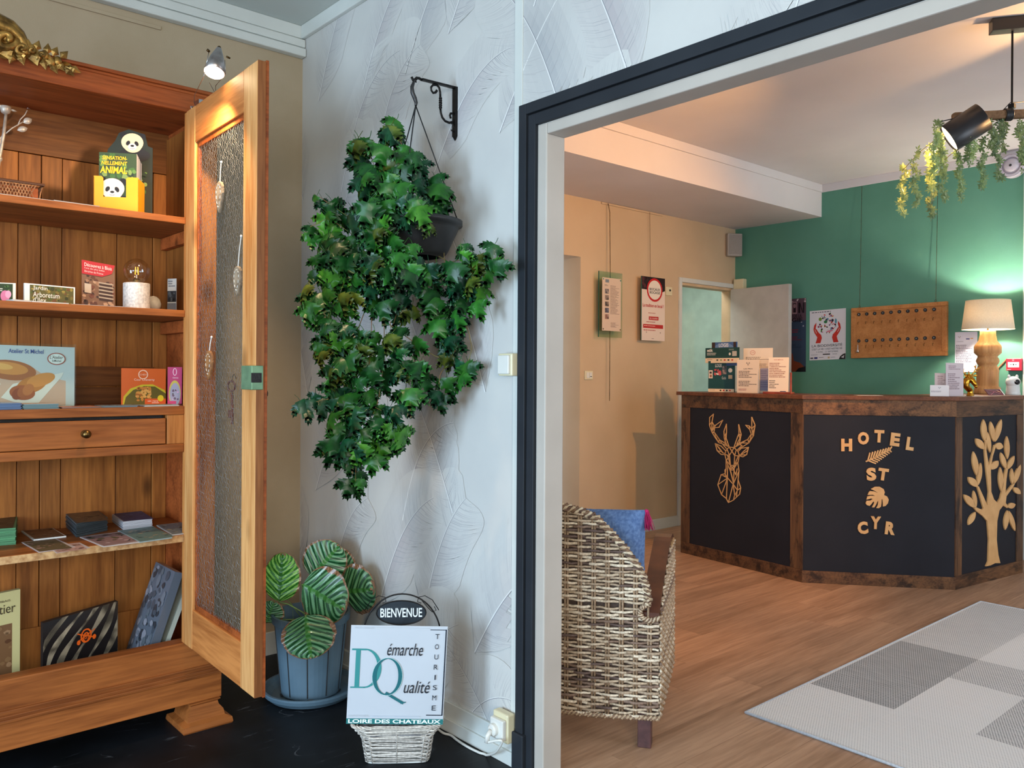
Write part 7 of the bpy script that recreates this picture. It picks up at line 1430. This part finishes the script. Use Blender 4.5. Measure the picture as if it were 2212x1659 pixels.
# curved speaker / alarm on the right top, plus its cable duct
pv = onx(2185, 358, XG-.05); t = thing('ceiling_siren', pv, 0, 'round white wall siren under the ceiling at the right end of the green wall', 'siren'); rr_ = 26*Fv.dot(pv-CAM)/FPX
mb = MB(); mb.smooth = True; mb.lathe([(rr_*.95, -.048), (rr_, -.03), (rr_, 0), (rr_*.94, .012), (rr_*.8, .014), (rr_*.62, .002), (rr_*.56, .004), (rr_*.5, .012), (rr_*.3, .02), (.001, .022)], pv, 32, (-1, 0, 0)); build(mb, 'siren_body', pm('grey_white_plastic', (206, 200, 210), (190, 184, 196), 5, .4), t)
mb = MB(); mb.lathe([(rr_*.92, 0.0125), (rr_*.62, .004)], pv+Vector((-.001, 0, 0)), 32, (-1, 0, 0), cap=False); build(mb, 'sound_ring', pm('mauve_grey_plastic', (150, 140, 154), (130, 120, 136), 5, .4), t); mb = MB().ball(pv+Vector((-.024, 0, 0)), (.004, .009, .009), 8, 6); build(mb, 'siren_grille', M['black_pl'], t)
# wall speaker on the corner
O, A, B = frame_from(1572, 504, 553, 1604, (6.26, 4.13, 1), Vector((.55, .83, 0))); t = thing('wall_speaker', O+B+A*.5, math.atan2(A.y, A.x), 'pale grey loudspeaker mounted high in the corner by the green wall', 'speaker'); nn = B.cross(A).normalized()
build(MB().slab(O, A, B, -nn*.075), 'speaker_cabinet', pm('speaker_grey', (176, 168, 160), (164, 156, 148), 5, .5), t, bevel=.008); build(MB().slab(O+A*.1+B*.06+nn*.001, A*.84, B*.86, nn*.002), 'speaker_grille', pm('speaker_mesh', (160, 152, 144), (140, 132, 124), 260, .6), t, bevel=.001); build(MB().slab(O+A*.4+B*.4-nn*.075, A*.2, B*.2, -nn*.03), 'speaker_bracket', M['black_pl'], t)
# glass panels on rods
rail = struct('trim_10', MB().box(ony(1298, 437, YN2).x, ony(1430, 465, YN2).x, YN2-.012, YN2, 2.523, 2.538), M['beige2'], bevel=.002)
NY = (0, 1, 0)
def gpanel(x0, x1, y0, y1, off, label, cat):
    O, A, B = frame_from(x0, y0, y1, x1, (4, YN2-off, 1), NY); return O, A, B
M['gglass'] = glassmat('green_edge_glass', (.82, .93, .86)); M['gedge'] = pm('glass_edge_green', (40, 96, 84), (30, 80, 70), 5, .15)
O, A, B = gpanel(1294, 1344, 588, 729, .06, '', ''); t = thing('glass_notice', O+B+A*.5, 0, 'glass notice panel with a photo list hanging on a rod by the recess', 'notice board'); nn = B.cross(A).normalized()
build(MB().slab(O, A, B, -nn*.006), 'glass_pane', M['gglass'], t); build(MB().slab(O-A.normalized()*.004, A.normalized()*.004, B, -nn*.006), 'glass_edge', M['gedge'], t)
O2, A2, B2 = frame_from(1301, 601, 715, 1341, (4, YN2-.09, 1), NY); mb = MB(); mb.col = s2l((214, 190, 170)); mb.slab(O2, A2, B2, -nn*.003); build(mb, 'notice_sheet', M['print'], t); cv = Canvas(O2, A2, B2); cv.rect(0, 0, 1, 1, (214, 192, 172)); cv.rect(.15, .03, .2, .06, (120, 130, 140)); cv.greek(.12, .13, .2, .03, 2, (120, 110, 104)); cv.greek(.42, .14, .5, .55, 26, (140, 118, 106)); cv.greek(.45, .84, .45, .1, 5, (150, 126, 112))
for i in range(5): cv.rect(.14, .21+i*.12, .2, .09, ((110, 104, 110), (130, 112, 104), (120, 100, 90), (90, 90, 110), (150, 110, 96))[i]); cv.blobs(.14, .21+i*.12, .2, .09, [(70, 64, 66), (170, 150, 140)], 5, .02, .04, i)
cv.done('print', t)
for (u, v) in ((.04, .03), (.96, .03), (.04, .97), (.96, .97)): build(MB().lathe([(.006, 0), (.006, .004)], O2+A2*u+B2*v, 10, nn), 'standoff', M['chrome'], t)
xr_ = ony(1315, 600, YN2-.03).x; build(MB().tube([(xr_, YN2-.02, 2.53), (xr_-.004, YN2-.04, 2.46), (xr_, YN2-.045, 2.0), (xr_, YN2-.045, ony(1315, 866, YN2-.045).z)], .0028, 6), 'hanging_rod', M['brass'], t)
O, A, B = gpanel(1386, 1436, 599, 736, .06, '', ''); t = thing('recipe_notice', O+B+A*.5, 0, 'white and red glass notice about preserves hanging left of the doorway', 'notice board'); mb = MB(); mb.col = s2l((236, 222, 210)); mb.slab(O, A, B, -nn*.006); build(mb, 'glass_panel', M['print'], t); build(MB().slab(O-A.normalized()*.004, A.normalized()*.004, B, -nn*.006), 'glass_edge', M['gedge'], t)
cv = Canvas(O, A, B); cv.rect(0, 0, 1, 1, (232, 214, 200)); cv.poly([(0, 0), (1, 0), (1, .2), (.9, .22), (0, .2)], (40, 22, 24)); cv.blobs(0, 0, .3, .19, [(90, 40, 44), (60, 30, 34), (214, 110, 60)], 8, .03, .06, 2); cv.ell(.55, .2, .34, .185, (196, 34, 34)); cv.ell(.55, .2, .28, .152, (236, 226, 212)); cv.text(.33, .17, .45, .04, 'BOCAUX', (60, 50, 48), .02); cv.text(.33, .22, .45, .04, 'BOCAGE', (60, 50, 48), .02); cv.text(.04, .42, .9, .055, 'La tradition en bocal !', (190, 40, 40), .02); cv.greek(.28, .56, .5, .025, 1, (190, 120, 110)); cv.rect(.3, .62, .42, .055, (190, 44, 40)); cv.text(.34, .63, .34, .03, 'les recettes', (240, 220, 210)); cv.greek(.2, .7, .62, .03, 1, (190, 110, 100)); cv.rect(.06, .745, .86, .06, (190, 44, 40)); cv.greek(.1, .765, .78, .02, 1, (240, 214, 200)); cv.greek(.08, .83, .84, .03, 1, (190, 110, 100)); cv.ell(.2, .87, .012, .01, (60, 40, 40)); cv.ell(.8, .87, .012, .01, (60, 40, 40)); cv.greek(.42, .965, .16, .012, 1, (60, 50, 50)); cv.done('print', t)
xr_ = ony(1405, 600, YN2-.03).x; build(MB().tube([(xr_, YN2-.02, 2.53), (xr_, YN2-.03, 2.0), (xr_, YN2-.056, O.z-.01)], .0016, 6), 'hanging_wire', M['brass'], t)
# thermostat and switch
for nm, x0, x1, y0, y1, lab, ctg, hole in (('thermostat', 1439, 1452, 620, 638, 'small cream thermostat right of the preserves notice', 'thermostat', 1), ('light_switch', 1264, 1281, 801, 820, 'cream double light switch on the warm wall beside the recess', 'switch', 0)):
    O, A, B = frame_from(x0, y0, y1, x1, (4, YN2-.012, 1), NY); t = thing(nm, O+B+A*.5, 0, lab, ctg); build(MB().slab(O, A, B, -nn*.011), 'cover_plate', M['cream_pl'], t, bevel=.002)
    if hole: build(MB().lathe([(.009, 0), (.008, .006)], O+A*.62+B*.4, 12, nn), 'dial', M['black_pl'], t)
    else:
        for q in (.18, .53): build(MB().slab(O+A*q+B*.18, A*.3, B*.64, nn*.004), 'rocker', M['white_gloss'], t, bevel=.001)
        build(MB().slab(O+A*.6+B*.62+nn*.004, A*.2, B*.08, nn*.001), 'status_mark', M['black_pl'], t)
# ================================================================ PENDANT WITH IVY
pl = thing('pendant_light', (4.0, 1.27, 2.80), 0, 'rustic pendant with wooden beam and black tube spots near the ceiling', 'pendant lamp')
DPn = 3.58; Q3 = lambda x, y, o=0: ondep(x, y, DPn+o)
r0 = Q3(2187, 62); bd = Vector((.55, -.83, 0)).normalized()   # beam direction (towards the right of the picture)
a = onz(2163, 45, 2.8); a.z = 0; c0 = Vector((r0.x, r0.y, 0)); pr = Vector((-bd.y, bd.x, 0))
build(MB().slab(c0-bd*.085-pr*.03+Vector((0, 0, 2.745)), bd*.42, pr*.06, (0, 0, .055)), 'ceiling_canopy', M['black_pl'], pl, bevel=.002)
zc = Q3(2187, 240).z; mb = MB(); mb.tube([Vector((r0.x, r0.y, 2.75)), Vector((r0.x, r0.y, zc+.02))], .0045, 8); mb.box(r0.x-.012, r0.x+.012, r0.y-.012, r0.y+.012, zc+.012, zc+.03); build(mb, 'suspension_rod', M['iron'], pl)
M['beamw'] = wood('rustic_beam', (150, 116, 84), (104, 76, 52), 0, rough=.7, knots=False, var=0)
pL = Q3(2057, 270, .02); pL = Vector((pL.x, pL.y, zc-.022)); dirb = (Vector((r0.x, r0.y, zc-.015))-pL); Lb = .80; db = dirb.normalized(); sd_ = Vector((-db.y, db.x, 0)).normalized(); upb = sd_.cross(db)*-1; upb = upb if upb.z > 0 else -upb
bm = pL-sd_*.018-upb*.018; build(MB().slab(bm, db*Lb, sd_*.036, upb*.036), 'wooden_beam', M['beamw'], pl, bevel=.008)
def tubespot(cen, ax, L_, R_, glow=True):
    ax = Vector(ax).normalized(); mb = MB(); mb.smooth = True; mb.lathe([(R_, 0), (R_, L_), (R_-.002, L_), (R_-.002, .0), (R_, 0)], cen, 32, ax, cap=False); sp_ = build(mb, 'tube_spot', M['black_pl'], pl)
    mb = MB(); mb.lathe([(R_-.003, L_*.05), (.002, L_*.03)], cen, 24, ax); m_, nt_, b_ = nmat('spot_glow'); b_.inputs['Emission Color'].default_value = (1, .70, .38, 1); b_.inputs['Emission Strength'].default_value = 12; build(mb, 'lamp_disc', m_, sp_)
    build(MB().lathe([(R_-.003, L_*.8), (.002, L_*.82)], cen, 24, ax), 'back_cap', M['black_pl'], sp_)
tip = Q3(2049, 300, .021); tail = Q3(2114, 258, -.023); axs = (tail-tip); Rs = 32*DPn/FPX; tubespot(tip, axs, axs.length*1.0+.02, Rs)
d_ = -axs.normalized(); spot('pendant_spot_light', tip+d_*.02, (3.5, 4.2, 1.0), 62, (1.0, .45, .12), 118, .45, .03); spot('pendant_front_glow', tip+d_*.01+axs.normalized()*.02, tip+d_*2, 12, (1.0, .72, .36), 150, .5, .03)
q2 = bm+db*.62; tubespot(q2+Vector((-.02, .05, .02)), Vector((.25, -.1, -.9)), .16, Rs); spot('pendant_up_light', q2+Vector((-.03, .05, .04)), (3.2, 2.6, 2.9), 13, (1.0, .55, .22), 110, .3, .03)
mb = MB(); mb.smooth = True; k_ = Q3(2104, 262, -.02); 
for i_ in range(5):
    cx3 = pL+db*(.22+.006*i_)-Vector((0, 0, 0)); mb.tube([cx3+sd_*(.024*math.cos(a*.5))+upb*(.024*math.sin(a*.5)) for a in range(13)], .004, 6, closed=True)
build(mb, 'rope_binding', M['black_pl'], pl)
mb = MB(); mb.smooth = True; mb.tube([Q3(2035, 262), Q3(2060, 256), Q3(2090, 250), Q3(2130, 249), Q3(2190, 244)], .0022, 6); mb.tube([Q3(2140, 252), Q3(2150, 240), Q3(2170, 238), Q3(2212, 237)], .002, 6); mb.tube([Q3(2158, 262), Q3(2165, 240), Q3(2182, 222), Q3(2212, 220)], .002, 6); build(mb, 'cable', M['black_pl'], pl)
iv = thing('ivy_garland', pL+db*.3, 0, 'artificial trailing ivy garland draped over the pendant beam', 'artificial plant')
M['ivy'] = [leafmat('ivy_sage_green', (150, 168, 104), (112, 134, 82)), leafmat('ivy_olive_green', (132, 152, 92), (92, 116, 76))]; ri = random.Random(3)
strands = [(1952, 362, 472, .03), (1976, 326, 450, -.02), (2026, 262, 380, .0), (2016, 330, 478, .06), (2034, 300, 440, -.04), (2068, 330, 434, .03), (2022, 290, 380, -.06), (2088, 268, 360, 0), (2098, 262, 345, -.03), (2124, 300, 412, .04), (2140, 262, 330, .0), (2150, 280, 395, -.04), (2168, 262, 330, .03), (2160, 250, 300, .0), (2203, 262, 380, 0), (2213, 275, 360, .04), (2008, 320, 420, .02)]
for si, (x, y0, y1, o) in enumerate(strands):
    mb = MB(); n = int((y1-y0)/4)+2; pts = [Q3(x+4*math.sin(j*.5+si)+(si % 3-1)*j*.25+((j/n)**3)*6, y0+(y1-y0)*j/n, o+.008*math.sin(j*.7)) for j in range(n+1)]; mb.tube(pts, .0013, 4)
    for j in range(0, n-1):
        for k in range(2 if (y1-y0) < 140 else 2):
            if ri.random() < .38: continue
            p = pts[j]+Vector((ri.uniform(-1, 1), ri.uniform(-1, 1), ri.uniform(-1, 1)))*.008; a0 = ri.uniform(0, 6.28); tl2 = ri.uniform(-.5, .5)
            for f_ in range(5):
                a = a0+f_*1.05; d = (Rv*math.cos(a)+Uv*math.sin(a)+Fv*tl2*ri.uniform(-1, 1)); ln = ri.uniform(.014, .023); u = d.cross(Fv).normalized()*ln*.2
                mb.add([p, p+d*ln*.5+u, p+d*ln, p+d*ln*.5-u], [(0, 1, 2, 3)])
    build(mb, 'ivy_strand', M['ivy'][si % 2], iv, kind='stuff')
mb = MB(); mb.smooth = True; mb.tube([Q3(1950, 368), Q3(1985, 330), Q3(2035, 290), Q3(2070, 262)], .0016, 5); mb.tube([Q3(1994, 332), Q3(2030, 298), Q3(2072, 262)], .0014, 5); mb.tube([Q3(2040, 345), Q3(2100, 296), Q3(2136, 268)], .0015, 5); build(mb, 'ivy_branch', M['vstem'], iv)
